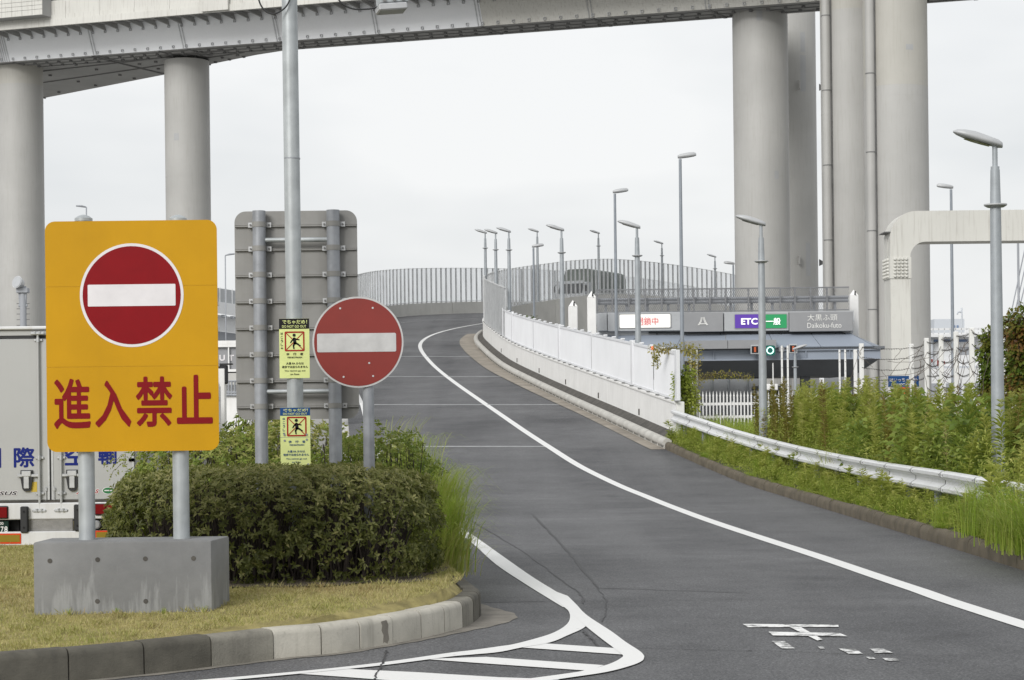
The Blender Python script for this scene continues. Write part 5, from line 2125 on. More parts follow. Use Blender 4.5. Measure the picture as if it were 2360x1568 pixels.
def notice(x0, x1, y0, y1, head_mat, ink, label, split=None, bolts=()):
    YN = PY - .092
    a, b = W(x0, y0, YN), W(x1, y1, YN)
    w_, h_ = b.x - a.x, a.z - b.z
    cx0, cz0 = (a.x + b.x) / 2, (a.z + b.z) / 2
    root = thing('pedestrian_notice', label, 'notice', loc=(cx0, YN, cz0))
    m = MB()
    m.prism(rrect(w_, h_, .004, 2), (cx0, YN, cz0), UX, UZ, (0, .003, 0))
    pl = m.build('plate', M['plate_yellow'], root)
    hh = h_ * (.172 if split is None else .137)
    m = MB()
    m.box(a.x, b.x, YN - .0025, YN - .0005, a.z - hh, a.z - .0008)
    m.build('header', M[head_mat], root)
    def tx(s, fx, fz, ww=None, hh_=None, mat=ink, bold=.01, spacing=1.0):
        text('lettering', s, (a.x + w_ * fx, YN - .004, a.z - h_ * fz), M[mat], root, size_w=ww * w_ if ww else None, size_h=hh_ * h_ if hh_ else None, bold=bold, spacing=spacing)
    hf = hh / h_
    tx('でちゃだめ！', .52, hf * .33, .82, hf * .38, 'plate_yellow', .015)
    tx('DO NOT GO OUT', .5, hf * .77, .80, hf * .25, 'plate_yellow', .012)
    # struck-out running figure
    if split is None:
        f0, f1, x_c, s_ = .215, .55, .51, .66
    else:
        f0, f1, x_c, s_ = .155, .49, .55, .66
    qx, qz = a.x + w_ * x_c, a.z - h_ * (f0 + f1) / 2
    S = s_ * w_
    m = MB()
    tk = S * .075
    outer, innr = rrect(S, S, S * .06, 3), rrect(S - 2 * tk, S - 2 * tk, S * .02, 3)
    n = len(outer)
    vs = [V(qx + p, YN - .0022, qz + q) for p, q in outer] + [V(qx + p, YN - .0022, qz + q) for p, q in innr]
    m.add(vs, [(i, (i + 1) % n, n + (i + 1) % n, n + i) for i in range(n)])
    e = S / 2 - tk
    for sg in (-1, 1):
        d = tk * .42
        m.add([V(qx - e, YN - .002, qz - sg * (e - d)), V(qx - e + d, YN - .002, qz - sg * e), V(qx + e, YN - .002, qz + sg * (e - d)), V(qx + e - d, YN - .002, qz + sg * e)], [(0, 1, 2, 3)])
    m.build('ban_frame', M['pict_red'], root)
    m = MB()
    u = S / 100.0
    def cap(p, q, r):
        p, q = np.array(p, float), np.array(q, float)
        d = q - p
        L = np.linalg.norm(d)
        nrm = np.array([-d[1], d[0]]) / L
        ang = math.atan2(nrm[1], nrm[0])
        pts = [q + r * np.array([math.cos(ang - k * math.pi / 6), math.sin(ang - k * math.pi / 6)]) for k in range(7)]
        pts += [p - r * np.array([math.cos(ang - k * math.pi / 6), math.sin(ang - k * math.pi / 6)]) for k in range(7)]
        m.prism([(float(x_) * u, float(y_) * u) for x_, y_ in pts], (qx, YN - .0032, qz), UX, UZ, (0, .0006, 0))
    cap((-2, 12), (2, -8), 8)
    cap((-4, 14), (-14, 4), 3.2)
    cap((-14, 4), (-20, -6), 3)
    cap((2, 14), (12, 10), 3.2)
    cap((12, 10), (22, 8), 3)
    cap((0, -8), (-6, -22), 4.5)
    cap((-6, -22), (-4, -36), 3.6)
    cap((3, -8), (16, -14), 4.5)
    cap((16, -14), (27, -22), 3.6)
    m.prism([(x_ * u, (y_ + 31) * u) for x_, y_ in circle(8, 18)], (qx - 2 * u, YN - .0032, qz), UX, UZ, (0, .0006, 0))
    m.build('running_figure', M['black'], root)
    for k, ch in enumerate('ほこうしゃ'):
        tx(ch, .085 if split is None else .12, f0 + .035 + k * (.062 if split is None else .063), .075, None, bold=.02)
    if split is None:
        tx('歩　行　者', .51, .595, .56, .042, bold=.015)
        tx('PEDESTRIAN', .51, .652, .48, .026, bold=.02)
        tx('大黒 PA からは', .51, .752, .58, .042, bold=.02)
        tx('徒歩では出られません', .51, .81, .86, .042, bold=.02)
        tx('You cannot go out', .51, .878, .70, .034, bold=.012)
        tx('on foot.', .51, .932, .31, .03, bold=.012)
    else:
        tx('歩　行　者', .55, .58, .56, .045, bold=.015)
        tx('PEDESTRIAN', .55, .635, .48, .026, bold=.02)
        tx('大黒 PA からは', .52, .745, .58, .042, bold=.02)
        tx('徒歩では出られません', .52, .80, .86, .042, bold=.02)
        tx('You cannot go out', .53, .872, .70, .034, bold=.012)
        tx('on foot.', .53, .925, .31, .03, bold=.012)
        m = MB()
        m.box(a.x, b.x, YN - .0012, YN - .0004, a.z - h_ * .506, a.z - h_ * .500)
        m.build('seam', M['galv_dark'], root)
        for fx, fz in bolts:
            m = MB()
            q = V(a.x + w_ * fx, YN - .001, a.z - h_ * fz)
            m.tube([q, q + V(0, -.006, 0)], .011, 12)
            m.build('bolt', M['galv_dark'], root)
    return root

notice(643, 714, 735, 871.5, 'black', 'black', 'upper yellow pedestrian notice with black heading on the mast')
notice(645.5, 716, 940, 1075, 'blue_print', 'blue_print', 'lower yellow pedestrian notice with blue heading, just over the hedge', split=True,
       bolts=((.14, .04), (.86, .035), (.14, .465), (.88, .46), (.14, .56), (.88, .545), (.92, .965)))
# device box and cable hanging into the top of the picture
q = W(905, 12, PY - .1)
root = thing('device_box', 'grey electronic device box with cable hanging at the top edge', 'device', loc=tuple(q))
Mx = Matrix.Translation(q) @ Matrix.Rotation(rad(-6), 4, 'Y') @ Matrix.Rotation(rad(14), 4, 'Z')
m = MB()
m.bev(-.165, .13, -.12, .12, -.07, .0, .012, 1, M=Mx)
bx = m.build('housing', M['lamp_head'], root)
m = MB()
m.bev(-.145, .15, -.10, .13, .002, .10, .012, 1, M=Mx)
m.build('bracket', M['galv'], root)
for xx in (-.10, 0, .09):
    m = MB()
    m.bev(xx - .018, xx + .018, -.125, -.12, .012, .045, .002, 1, M=Mx)
    m.build('hinge', M['bolt'], bx)
cab = thing('cable', 'black cable looping from the mast at the top edge', 'cable', loc=(x_b, PY - .15, 6))
m = MB()
m.tube(smooth_pts([W(592, -30, PY - .12), W(598, 5, PY - .12), W(612, 26, PY - .12), W(632, 32, PY - .12), W(655, 20, PY - .12), W(668, 0, PY - .1), W(672, -20, PY - .1)], 6), .0085, 8)
m.build('loop', M['rubber'], cab, smooth=True)
m = MB()
m.tube(smooth_pts([W(700, -40, PY - .1), W(770, -8, PY - .1), W(790, 10, PY - .1), W(815, 21, PY - .1), W(850, 21, PY - .1), W(872, 16, PY - .1)], 6), .0085, 8)
m.build('lead', M['rubber'], cab, smooth=True)
# ------------------------------------------------------------------ parked delivery truck, rear view
TY = 25.0
def t3(x, y, d=0.0):
    return W(x, y, TY + d)
tc_ = t3(116, 1000)
X0, X1 = tc_.x - 1.13, tc_.x + 1.10
truck = thing('delivery_truck', 'grey box truck with blue lettering parked behind the yellow board', 'truck', loc=(tc_.x, TY, 0))
def tz(y, x=100):
    return t3(x, y).z
zt, zd0, zd1 = tz(753), tz(781), tz(1153)
m = MB()
m.box(X0 + .02, X1 - .02, TY + .03, TY + 6.2, zd1 - .02, zt - .03)
m.build('cargo_box', M['truck_grey'], truck)
m = MB()
m.bev(X0 - .02, X1 + .02, TY - .05, TY + .06, tz(760), zt + .005, .012, 1)
m.build('roof_rail', M['truck_white'], truck)
m = MB()
m.box(X0, X1, TY - .005, TY + .025, tz(773), tz(761.5))
m.build('header_panel', M['truck_grey'], truck)
m = MB()
m.box(X0, X1, TY + .005, TY + .028, tz(779.5), tz(773.2))
m.build('door_seal', M['rubber'], truck)
# doors
xm = tc_.x
doors = []
for a, b in ((X0 + .03, xm - .012), (xm + .012, X1 - .03)):
    m = MB()
    m.bev(a, b, TY - .012, TY + .02, zd1, zd0, .01, 1)
    dd = m.build('door', M['truck_grey'], truck)
    doors.append(dd)
    for xx in (a + .012, b - .012):
        m = MB()
        m.box(xx - .012, xx + .012, TY - .018, TY - .0125, zd1 + .005, zd0 - .005)
        m.build('door_trim', M['steel'], dd)
m = MB()
m.box(xm - .012, xm + .012, TY - .004, TY + .01, zd1, zd0)
m.build('door_seal', M['rubber'], truck)
m = MB()
m.box(X0, X1, TY - .004, TY + .03, tz(1158.5), zd1 - .004)
m.build('door_seal', M['soot_shade'], truck)
m = MB()
m.bev(X0 - .01, X1 + .01, TY - .06, TY + .08, tz(1197), tz(1159), .012, 1)
sill = m.build('sill', M['truck_white'], truck)
# lock rods, clamps, keepers, handles
for i, px_ in enumerate((91.5, 141.5)):
    dd = doors[i]
    x = t3(px_, 1000).x
    m = MB()
    m.tube([(x, TY - .045, tz(1178)), (x, TY - .045, tz(768))], .0155, 12)
    m.build('lock_rod', M['truck_grey'], dd, smooth=True, angle=40)
    for yy in (784, 1055.5, 1137.5):
        m = MB()
        z = tz(yy)
        m.bev(x - .055, x + .055, TY - .035, TY - .0125, z - .016, z + .016, .006, 1)
        m.tube([(x, TY - .045, z - .028), (x, TY - .045, z + .028)], .022, 10)
        m.build('rod_clamp', M['steel'], dd)
    for yy in (769, 1177):
        m = MB()
        z = tz(yy)
        m.bev(x - .09, x + .09, TY - .075, TY - .0605 + .03, z - .02, z + .02, .012, 1)
        m.tube([(x - .03, TY - .07, z - .012), (x - .03, TY - .07, z + .028)], .016, 8)
        m.tube([(x + .03, TY - .07, z - .012), (x + .03, TY - .07, z + .028)], .016, 8)
        m.build('rod_keeper', M['steel'], dd)
    hx = t3(63 if i == 0 else 168, 1100).x
    zc = tz(1096)
    m = MB()
    lo, hi = (t3(29, 1).x, x) if i == 0 else (x, t3(200, 1).x)
    m.bev(lo, hi, TY - .05, TY - .025, zc - .018, zc + .018, .006, 1)
    m.build('handle', M['steel'], dd)
    m = MB()
    m.prism([(-.075, .07), (.075, .07), (.08, -.02), (.055, -.17), (.03, -.2), (-.03, -.2), (-.055, -.17), (-.08, -.02)], (hx, TY - .014, zc), UX, UZ, (0, -.03, 0))
    lc = m.build('latch_case', M['rubber'], dd)
    m = MB()
    m.bev(hx - .06, hx + .06, TY - .065, TY - .046, zc - .01, zc + .06, .006, 1)
    m.bev(hx - .035, hx + .035, TY - .06, TY - .046, zc - .165, zc - .005, .006, 1)
    m.build('latch', M['steel'], lc)
    # small door hook under the seam
    hx2 = t3(106.5 if i == 0 else 125.5, 1100).x
    m = MB()
    m.tube([(hx2, TY - .03, tz(1122)), (hx2, TY - .03, tz(1153))], .006, 6)
    m.bev(hx2 - .02, hx2 + .02, TY - .03, TY - .013, tz(1132), tz(1124), .006, 1)
    m.build('door_hook', M['steel'], dd)
# lettering on the doors
for ch, x0, x1, y0, y1, dn in (('国', -52, 2.5, 1033, 1079, 0), ('際', 31.5, 79.5, 1031, 1078, 0), ('空', 149, 199, 1026, 1073, 1), ('輸', 226, 270.5, 1021.5, 1070.5, 1)):
    q = t3((x0 + x1) / 2, (y0 + y1) / 2, -.0145)
    text('lettering', ch, q, M['truck_blue'], doors[dn], size_w=(x1 - x0) * TY / F, size_h=(y1 - y0) * TY / F, bold=.025)
for s, x0, x1, y0, y1, mt, dn in (('VERSUS', -42, 40, 1133, 1142, 'black', 0),):
    q = t3((x0 + x1) / 2, (y0 + y1) / 2, -.0165)
    text('lettering', s, q + V(0, .001, 0), M['sign_white'], doors[dn], size_w=(x1 - x0 + 3) * TY / F, size_h=(y1 - y0 + 2.5) * TY / F, bold=.07, shear=.25)
    text('lettering', s, q, M[mt], doors[dn], size_w=(x1 - x0) * TY / F, size_h=(y1 - y0) * TY / F, bold=.02, shear=.25)
for s, x0, x1, y0, y1 in (('A', 175, 190, 1131, 1139), ('S', 219, 228, 1128, 1137)):
    q = t3((x0 + x1) / 2, (y0 + y1) / 2, -.0165)
    text('lettering', s, q + V(0, .001, 0), M['sign_white'], doors[1], size_w=(x1 - x0 + 3) * TY / F, size_h=(y1 - y0 + 2.5) * TY / F, bold=.07, shear=.25)
    text('lettering', s, q, M['pict_red'], doors[1], size_w=(x1 - x0) * TY / F, size_h=(y1 - y0) * TY / F, bold=.02, shear=.25)
for x, y, w_, h_, mt in ((249.5, 1131, 26, 15, 'lit_green'), (278.5, 1130, 26, 15, 'far_blue')):
    q = t3(x, y, -.0135)
    m = MB()
    m.prism([(a * w_ / 2 * TY / F * 1.06, b * h_ / 2 * TY / F * 1.1) for a, b in circle(1, 24)], q, UX, UZ, (0, -.001, 0))
    m.build('sticker_rim', M['sign_white'], doors[1])
    m = MB()
    m.prism([(a * w_ / 2 * TY / F * .96, b * h_ / 2 * TY / F * .94) for a, b in circle(1, 24)], q - V(0, .0012, 0), UX, UZ, (0, -.001, 0))
    m.build('sticker', flat('sticker_green', (.03, .16, .06)) if mt == 'lit_green' else M['far_blue'], doors[1])
    m = MB()
    m.prism([(a * w_ * .8, b * .8) for a, b in ((-.42 * TY / F, -1.2 * TY / F), (.42 * TY / F, -1.2 * TY / F), (.42 * TY / F, 1.8 * TY / F), (-.42 * TY / F, 1.8 * TY / F))], q - V(0, .0026, 0), UX, UZ, (0, -.0005, 0))
    m.build('sticker_text', M['sign_white'], doors[1])
for x0, x1, y0, y1 in ((59.5, 68.5, 1120, 1133), (71.8, 85.5, 1111, 1134)):
    a, b = t3(x0, y0, -.0135), t3(x1, y1, -.0135)
    m = MB()
    m.box(a.x, b.x, TY - .0145, TY - .013, b.z, a.z)
    m.build('warning_label', flat('label_yellow', (.55, .40, .07)), doors[0])
# tail lamps, buffers, bar, plate
def tbox(name, x0, x1, y0, y1, d0, d1, mat, parent=truck, bev=.01):
    a, b = t3(x0, y0, d0), t3(x1, y1, d0)
    m = MB()
    m.bev(a.x, b.x, TY + d0, TY + d1, b.z, a.z, bev, 1)
    return m.build(name, M[mat], parent)

for x0, x1, y0, y1 in ((-62, 18, 1167.5, 1196), (218, 296, 1161, 1187.5)):
    h = tbox('tail_lamp', x0, x1, y0, y1, -.085, -.05, 'rubber')
    n = 3
    w_ = (x1 - x0 - 2) / n
    for k in range(n):
        tbox('lamp_lens', x0 + 1.5 + k * w_, x0 + 1.5 + (k + 1) * w_ - 1.2, y0 + 2, y1 - 2, -.097, -.084, 'tail_red', h, .006)
for x0, x1, y0, y1 in ((46, 64, 1168, 1228.5), (169.5, 188, 1163.5, 1224)):
    b_ = tbox('rubber_buffer', x0, x1, y0, y1, -.13, -.06, 'rubber', truck, .012)
    for yy in (y0 + 12, y1 - 12):
        q = t3((x0 + x1) / 2, yy, -.13)
        m = MB()
        m.tube([q, q + V(0, -.004, 0)], .014, 8)
        m.build('bolt', M['black'], b_)
tbox('tread_plate', 64.5, 169, 1196.5, 1227, -.045, -.02, 'checker')
tbox('under_panel', -88, 46, 1197, 1228, .1, .2, 'black')
tbox('under_panel', 188, 312, 1190, 1224, .1, .2, 'black')
bar = tbox('underrun_bar', -86, 314, 1227.5, 1254.5, -.1, .0, 'truck_white')
for x0, x1, y0, y1 in ((-70, 48.5, 1231, 1253.5), (219, 300, 1223.5, 1246)):
    a = tbox('reflector_edge', x0, x1, y0, y1, -.108, -.1005, 'orange_red', bar, .002)
    tbox('reflector', x0 + 3, x1 - 3, y0 + 3.5, y1 - 4, -.112, -.1085, 'reflector', bar, .001)
npl = tbox('number_plate', -50, 20, 1202, 1229.5, -.03, -.02, 'plate_green', truck, .004)
q = t3(8.5, 1220.5, -.034)
for s, x0, x1, y0, y1 in (('7', 1.5, 8.5, 1214, 1227), ('8', 10, 17.5, 1213.5, 1227), ('00', -.5, 8, 1203.5, 1210)):
    text('lettering', s, t3((x0 + x1) / 2, (y0 + y1) / 2, -.0335), M['gate_text'], npl, size_w=(x1 - x0) * TY / F, size_h=(y1 - y0) * TY / F, bold=.01)
m = MB()
q = t3(224, 1209, 0)
m.tube([(q.x, TY + .02, q.z), (q.x, TY - .06, q.z), (q.x, TY - .075, q.z)], [.055, .055, .04], 18)
m.build('reversing_lamp', M['gate_grey'], truck, smooth=True, angle=40)
# corner hinges
for px_ in (302, 301):
    for yy in (800, 930, 1060):
        tbox('hinge', 296, 311, yy - 4, yy + 4, -.03, -.0125, 'steel', doors[1], .004)
# chassis, wheels, cab (mostly hidden)
m = MB()
for sx in (-.42, .42):
    m.box(xm + sx - .06, xm + sx + .06, TY + .2, TY + 6.8, .62, .85)
m.build('chassis', M['black'], truck)
wm = MB()
wm.tube([(-.14, 0, 0), (.14, 0, 0)], .42, 28)
tyre = wm.mesh('wheel', M['rubber'], True, 40)
hubm = MB().tube([(-.145, 0, 0), (.145, 0, 0)], .2, 18).mesh('hub', M['steel'], True, 40)
for yy in (1.6, 5.9):
    for sx in (-.9, .9):
        w_ = put('wheel', tyre, truck, (xm + sx, TY + yy, .42))
        put('hub', hubm, w_, (xm + sx, TY + yy, .42))
for sx in (-.9, .9):
    m = MB()
    m.box(xm + sx - .2, xm + sx + .2, TY + .95, TY + .97, .25, .8)
    m.build('mudguard', M['rubber'], truck)
m = MB()
m.bev(xm - 1.0, xm + 1.0, TY + 6.35, TY + 8.1, .55, 2.55, .12, 2)
cabn = m.build('cab', M['truck_white'], truck)
m = MB()
m.box(xm - .9, xm + .9, TY + 8.1, TY + 8.112, 1.45, 2.3)
m.build('windscreen', M['glass_dark'], cabn)
# ------------------------------------------------------------------ dark green truck on the upper ramp
VY = 148.0
p0 = W(1326, 690, VY)
zr = 9.35
cv = thing('canvas_truck', 'dark green canvas-covered truck behind the clear barrier on the ramp', 'truck', loc=(p0.x, VY, zr))
R = Matrix.Translation((p0.x, VY, zr)) @ Matrix.Rotation(rad(-26), 4, 'Z')
m = MB()
prof = [(-1.2, 1.0), (1.2, 1.0), (1.2, 2.9), (1.1, 3.25), (.8, 3.42), (-.8, 3.42), (-1.1, 3.25), (-1.2, 2.9)]
m.prism(prof, R @ V(0, .6, 0), R.to_3x3() @ V(1, 0, 0), V(0, 0, 1), R.to_3x3() @ V(0, 6.5, 0))
m.build('canvas_cover', M['canvas'], cv)
m = MB()
cabp = [(-1.0, .5), (1.5, .5), (1.5, 1.4), (.9, 2.35), (-1.0, 2.35)]
m.prism(cabp, R @ V(-1.15, .45, 0), R.to_3x3() @ V(0, -1, 0), V(0, 0, 1), R.to_3x3() @ V(2.3, 0, 0))
cb = m.build('cab', M['gate_light'], cv)
m = MB()
vs = [R @ V(x, y, z) for x, y, z in ((-1.0, -1.07, 1.5), (1.0, -1.07, 1.5), (.95, -.55, 2.25), (-.95, -.55, 2.25))]
m.add(vs, [(0, 1, 2, 3)])
m.build('windscreen', M['glass_dark'], cb)
m = MB()
m.box(-1.2, 1.2, -1.1, -1.06, 2.3, 2.42, R)
m.build('sun_visor', M['gate_light'], cb)
m = MB()
m.box(-1.1, 1.1, -1.15, 7, .35, .6, R)
m.build('chassis', M['black'], cv)
for yy in (-.3, 5.2):
    for sx in (-1.0, 1.0):
        m = MB()
        m.tube([R @ V(sx - .13, yy, .46), R @ V(sx + .13, yy, .46)], .46, 20)
        m.build('wheel', M['rubber'], cv, smooth=True, angle=40)
for sx in (-1.32, 1.32):
    m = MB()
    m.box(sx - .09, sx + .09, -1.0, -.96, 1.6, 2.05, R)
    m.tube([R @ V(sx, -.98, 2.0), R @ V(sx * .88, -.8, 2.2)], .02, 5)
    m.build('mirror', M['black'], cb)

# ------------------------------------------------------------------ distant viaduct on the left
def v3(x, y, Y):
    return W(x, y, Y)
via = thing('distant_viaduct', 'distant grey ramp viaduct seen beside the yellow board', 'viaduct', loc=(v3(300, 760, 170).x, 170, 0))
A0, A1 = (-60, 205.0), (790, 262.0)
def via_pt(f, ytop_l, ytop_r, off=0.0):
    x = A0[0] + (A1[0] - A0[0]) * f
    Y = A0[1] + (A1[1] - A0[1]) * f + off
    y = ytop_l + (ytop_r - ytop_l) * f
    return v3(x, y, Y)
bands = [('noise_wall', 'gate_light', 576, 709, 612, 738, 0.0), ('parapet', 'far_white', 612, 738, 636, 766, -.3), ('girder', 'far_white', 640, 770, 690, 800, 1.6), ('under_girder', 'far_grey', 690, 801, 760, 850, 3.0)]
for nm, mt, a0, a1, b0, b1, off in bands:
    m = MB()
    for k in range(12):
        f0, f1 = k / 12, (k + 1) / 12
        T0, T1, B0, B1 = via_pt(f0, a0, a1, off), via_pt(f1, a0, a1, off), via_pt(f0, b0, b1, off), via_pt(f1, b0, b1, off)
        vs = [B0, B1, T1, T0] + [q + V(0, .4, 0) for q in (B0, B1, T1, T0)]
        m.add(vs, [(0, 1, 2, 3), (7, 6, 5, 4), (3, 2, 6, 7), (0, 4, 5, 1)])
    m.build(nm, M[mt], via)
for k in range(0, 60):
    f = k / 60
    a, b = via_pt(f, 576, 709, -.1), via_pt(f, 612, 738, -.1)
    m = MB()
    m.tube([b, a + V(0, 0, .1)], .07, 4)
    m.build('wall_post', M['far_white'], via)
m = MB()
for k in range(40):
    q = via_pt(k / 40, 638, 768, -.1)
    m.box(q.x - .25, q.x + .25, q.y, q.y + 1.4, q.z - .3, q.z)
m.build('deck_bracket', M['far_grey'], via, kind='stuff')
for f in (.25, .62):
    q = via_pt(f, 760, 850, 4)
    m = MB()
    m.tube([(q.x, q.y, 0), (q.x, q.y, q.z + 1)], 1.6, 24)
    m.build('column', M['far_white'], via, smooth=True, angle=40)

# ------------------------------------------------------------------ nearer walkway wall with railing between the signs
WY = 66.0
wk = thing('walkway_wall', 'white walkway wall with grey glazed railing between the two big signs', 'wall', loc=(W(520, 900, WY).x, WY, 0))
def wbox(name, x0, x1, y0, y1, d0, d1, mat, par=wk):
    a, b = W(x0, y0, WY + d0), W(x1, y1, WY + d0)
    m = MB()
    m.box(a.x, b.x, WY + d0, WY + d1, b.z, a.z)
    return m.build(name, M[mat], par)
wbox('wall', 380, 800, 859, 884, 0, .4, 'parapet')
wbox('wall', 380, 800, 884, 960, .6, .9, 'far_white')
wbox('glazing', 380, 800, 793, 853, .12, .14, 'gate_grey')
for x in np.arange(394, 800, 33.2):
    wbox('railing_post', x - 1.8, x + 1.8, 788, 858, .02, .1, 'white')
wbox('handrail', 380, 800, 787, 790, .0, .08, 'white')
wbox('handrail', 380, 800, 795, 797, .0, .08, 'white')
wbox('handrail', 380, 800, 853, 857, .0, .08, 'white')
q = W(511.5, 819, WY)
for ch, x in (('O', 494), ('U', 512), ('T', 533)):
    text('lettering', ch, W(x, 825, WY + .11), M['sign_white'], wk, size_w=13.5 * WY / F, size_h=14 * WY / F, bold=.04)
# lower guard fence in front
lf = thing('guard_fence', 'small dark railing over the shrubs beside the grey sign back', 'fence', loc=(W(532, 905, 52).x, 52, 0))
for x in np.arange(498, 560, 7.2):
    a, b = W(x, 878, 52), W(x, 912, 52)
    m = MB()
    m.tube([b, a], .025, 6)
    m.build('baluster', M['galv_dark'], lf)
for y in (879, 905, 911):
    m = MB()
    m.tube([W(490, y, 52), W(570, y, 52)], .03, 6)
    m.build('rail', M['galv_dark'], lf)
a, b = W(490, 912, 52.1), W(575, 960, 52.1)
m = MB()
m.box(a.x, b.x, 52.05, 52.3, 0, a.z)
m.build('fence_wall', M['white'], lf)
# white board with black edge trim
a, b = W(506, 846, 34), W(521, 940, 34)
bd = thing('white_board', 'white rust-spotted board with black edge beside the yellow sign', 'board', loc=((a.x + b.x) / 2, 34, 0))
m = MB()
m.bev(a.x - .3, b.x, 34, 34.08, .2, a.z, .02, 1)
m.build('board', M['white'], bd)
m = MB()
m.bev(a.x - .33, b.x + .035, 33.99, 34.09, W(510, 886, 34).z, a.z + .03, .03, 2)
m.bev(a.x - .35, b.x + .12, 33.95, 34.12, a.z + .035, a.z + .06, .008, 1)
m.build('edge_trim', M['rubber'], bd)
m = MB()
m.bev(a.x - .28, b.x - .015, 33.965, 34.0, .2, a.z - .03, .01, 1)
m.build('board_face', M['white'], bd)

# ------------------------------------------------------------------ port buildings on the right
HY = 190.0
hb = thing('parking_building', 'long white multi-storey port building behind the right-hand fence', 'building', loc=(W(2260, 900, HY).x, HY, 0))
def hbox(name, x0, x1, y0, y1, d0, d1, mat, par=hb):
    a, b = W(x0, y0, HY + d0), W(x1, y1, HY + d0)
    m = MB()
    m.box(a.x, b.x, HY + d0, HY + d1, b.z, a.z)
    return m.build(name, M[mat], par)
hbox('wall', 2128, 2520, 850, 940, 0, 8, 'far_white')
hbox('wall', 2128, 2520, 772, 850, 2, 8, 'far_white')
for x0, x1 in ((2146, 2174), (2180, 2216), (2222, 2260), (2266, 2320), (2326, 2390)):
    hbox('opening', x0, x1, 884, 920, -.02, .01, 'far_grey')
for x0, x1 in ((2208, 2235), (2242, 2262), (2268, 2340)):
    hbox('opening', x0, x1, 800, 818, 1.97, 2.0, 'far_grey')
for x0, x1 in ((2152, 2189), (2192, 2230)):
    hbox('window_band', x0, x1, 783, 788, 1.96, 2.0, 'far_blue')
hbox('stair_tower', 2128, 2150, 770, 850, 1.2, 1.9, 'far_pale')
rl = hbox('roof_railing', 2128, 2420, 757, 758.5, .5, .56, 'far_white')
hbox('roof_railing', 2128, 2420, 768, 769.5, .5, .56, 'far_white')
hbox('roof_railing', 2128, 2420, 845, 846.5, .0, .1, 'far_pale')
for x in range(2150, 2420, 13):
    hbox('rail_post', x, x + 1.2, 757, 772, .5, .56, 'far_white')
hbox('roof_edge', 2128, 2420, 770.5, 774, .4, 2.5, 'far_white')
fb = thing('far_warehouse', 'pale blue-grey warehouse block on the skyline at right', 'building', loc=(W(2190, 800, 420).x, 420, 0))
a, b = W(2153, 736, 420), W(2223, 770, 420)
m = MB()
m.box(a.x, b.x, 420, 440, 0, a.z)
m.build('wall', M['far_pale'], fb)
for x in (2197, 2205):
    q0, q1 = W(x, 750, 419.9), W(x + 4, 757, 419.9)
    m = MB()
    m.box(q0.x, q1.x, 419.8, 420, q1.z, q0.z)
    m.build('window', M['far_blue'], fb)
m = MB()
q = W(2216, 775, 300)
m.tube(smooth_pts([V(q.x, 300, 0), W(2217, 728, 300), W(2215, 721, 300), W(2209, 719, 300), W(2206, 725, 300)], 4), .12, 8)
m.build('vent_pipe', M['far_pale'], None, smooth=True, label='bent white vent pipe standing before the far warehouse', cat='pipe', org=(q.x, 300, 0))
# red arrow boards on the building
for x0, x1, y in ((2138, 2150, 834), (2160, 2178, 838)):
    m = MB()
    a, b = W(x0, y - 8, HY - .3), W(x1, y + 6, HY - .3)
    m.prism([(0, 0), (b.x - a.x, (a.z - b.z) * .35), (b.x - a.x, (a.z - b.z) * .8), (0, a.z - b.z)], (a.x, HY - .3, b.z), UX, UZ, (0, .1, 0))
    m.build('red_board', M['old_red'], hb)
# cable-stayed bridge in the far distance
cbz = thing('cable_stayed_bridge', 'far cable-stayed bridge with thin stays at the right edge', 'bridge', loc=(W(2346, 800, 900).x, 900, 0))
BYD = 900.0
m = MB()
a = W(2345.5, 500, BYD)
m.tube([V(a.x, BYD, 0), a], .55, 8)
m.build('tower', M['far_grey'], cbz)
for x1, y1, x0, y0 in ((2325, 735, 2365, 560), (2333, 735, 2372, 575), (2341, 735, 2378, 590), (2349, 735, 2384, 605), (2357, 730, 2390, 620)):
    m = MB()
    m.tube([W(x1, y1 + 12, BYD), W(x0, y0, BYD)], .28, 6)
    m.build('stay_cable', M['far_grey'], cbz)
m = MB()
a, b = W(2300, 747, BYD), W(2520, 747, BYD)
m.box(a.x, b.x, BYD, BYD + 15, a.z - 3, a.z)
m.build('deck', M['far_pale'], cbz)
q0, q1 = W(2347, 715, 600), W(2375, 760, 600)
m = MB()
m.box(q0.x, q1.x, 600, 612, 0, q0.z)
m.build('silo_block', M['far_pale'], None, label='pale block on the skyline at the right picture edge', cat='building', org=(q0.x, 600, 0))
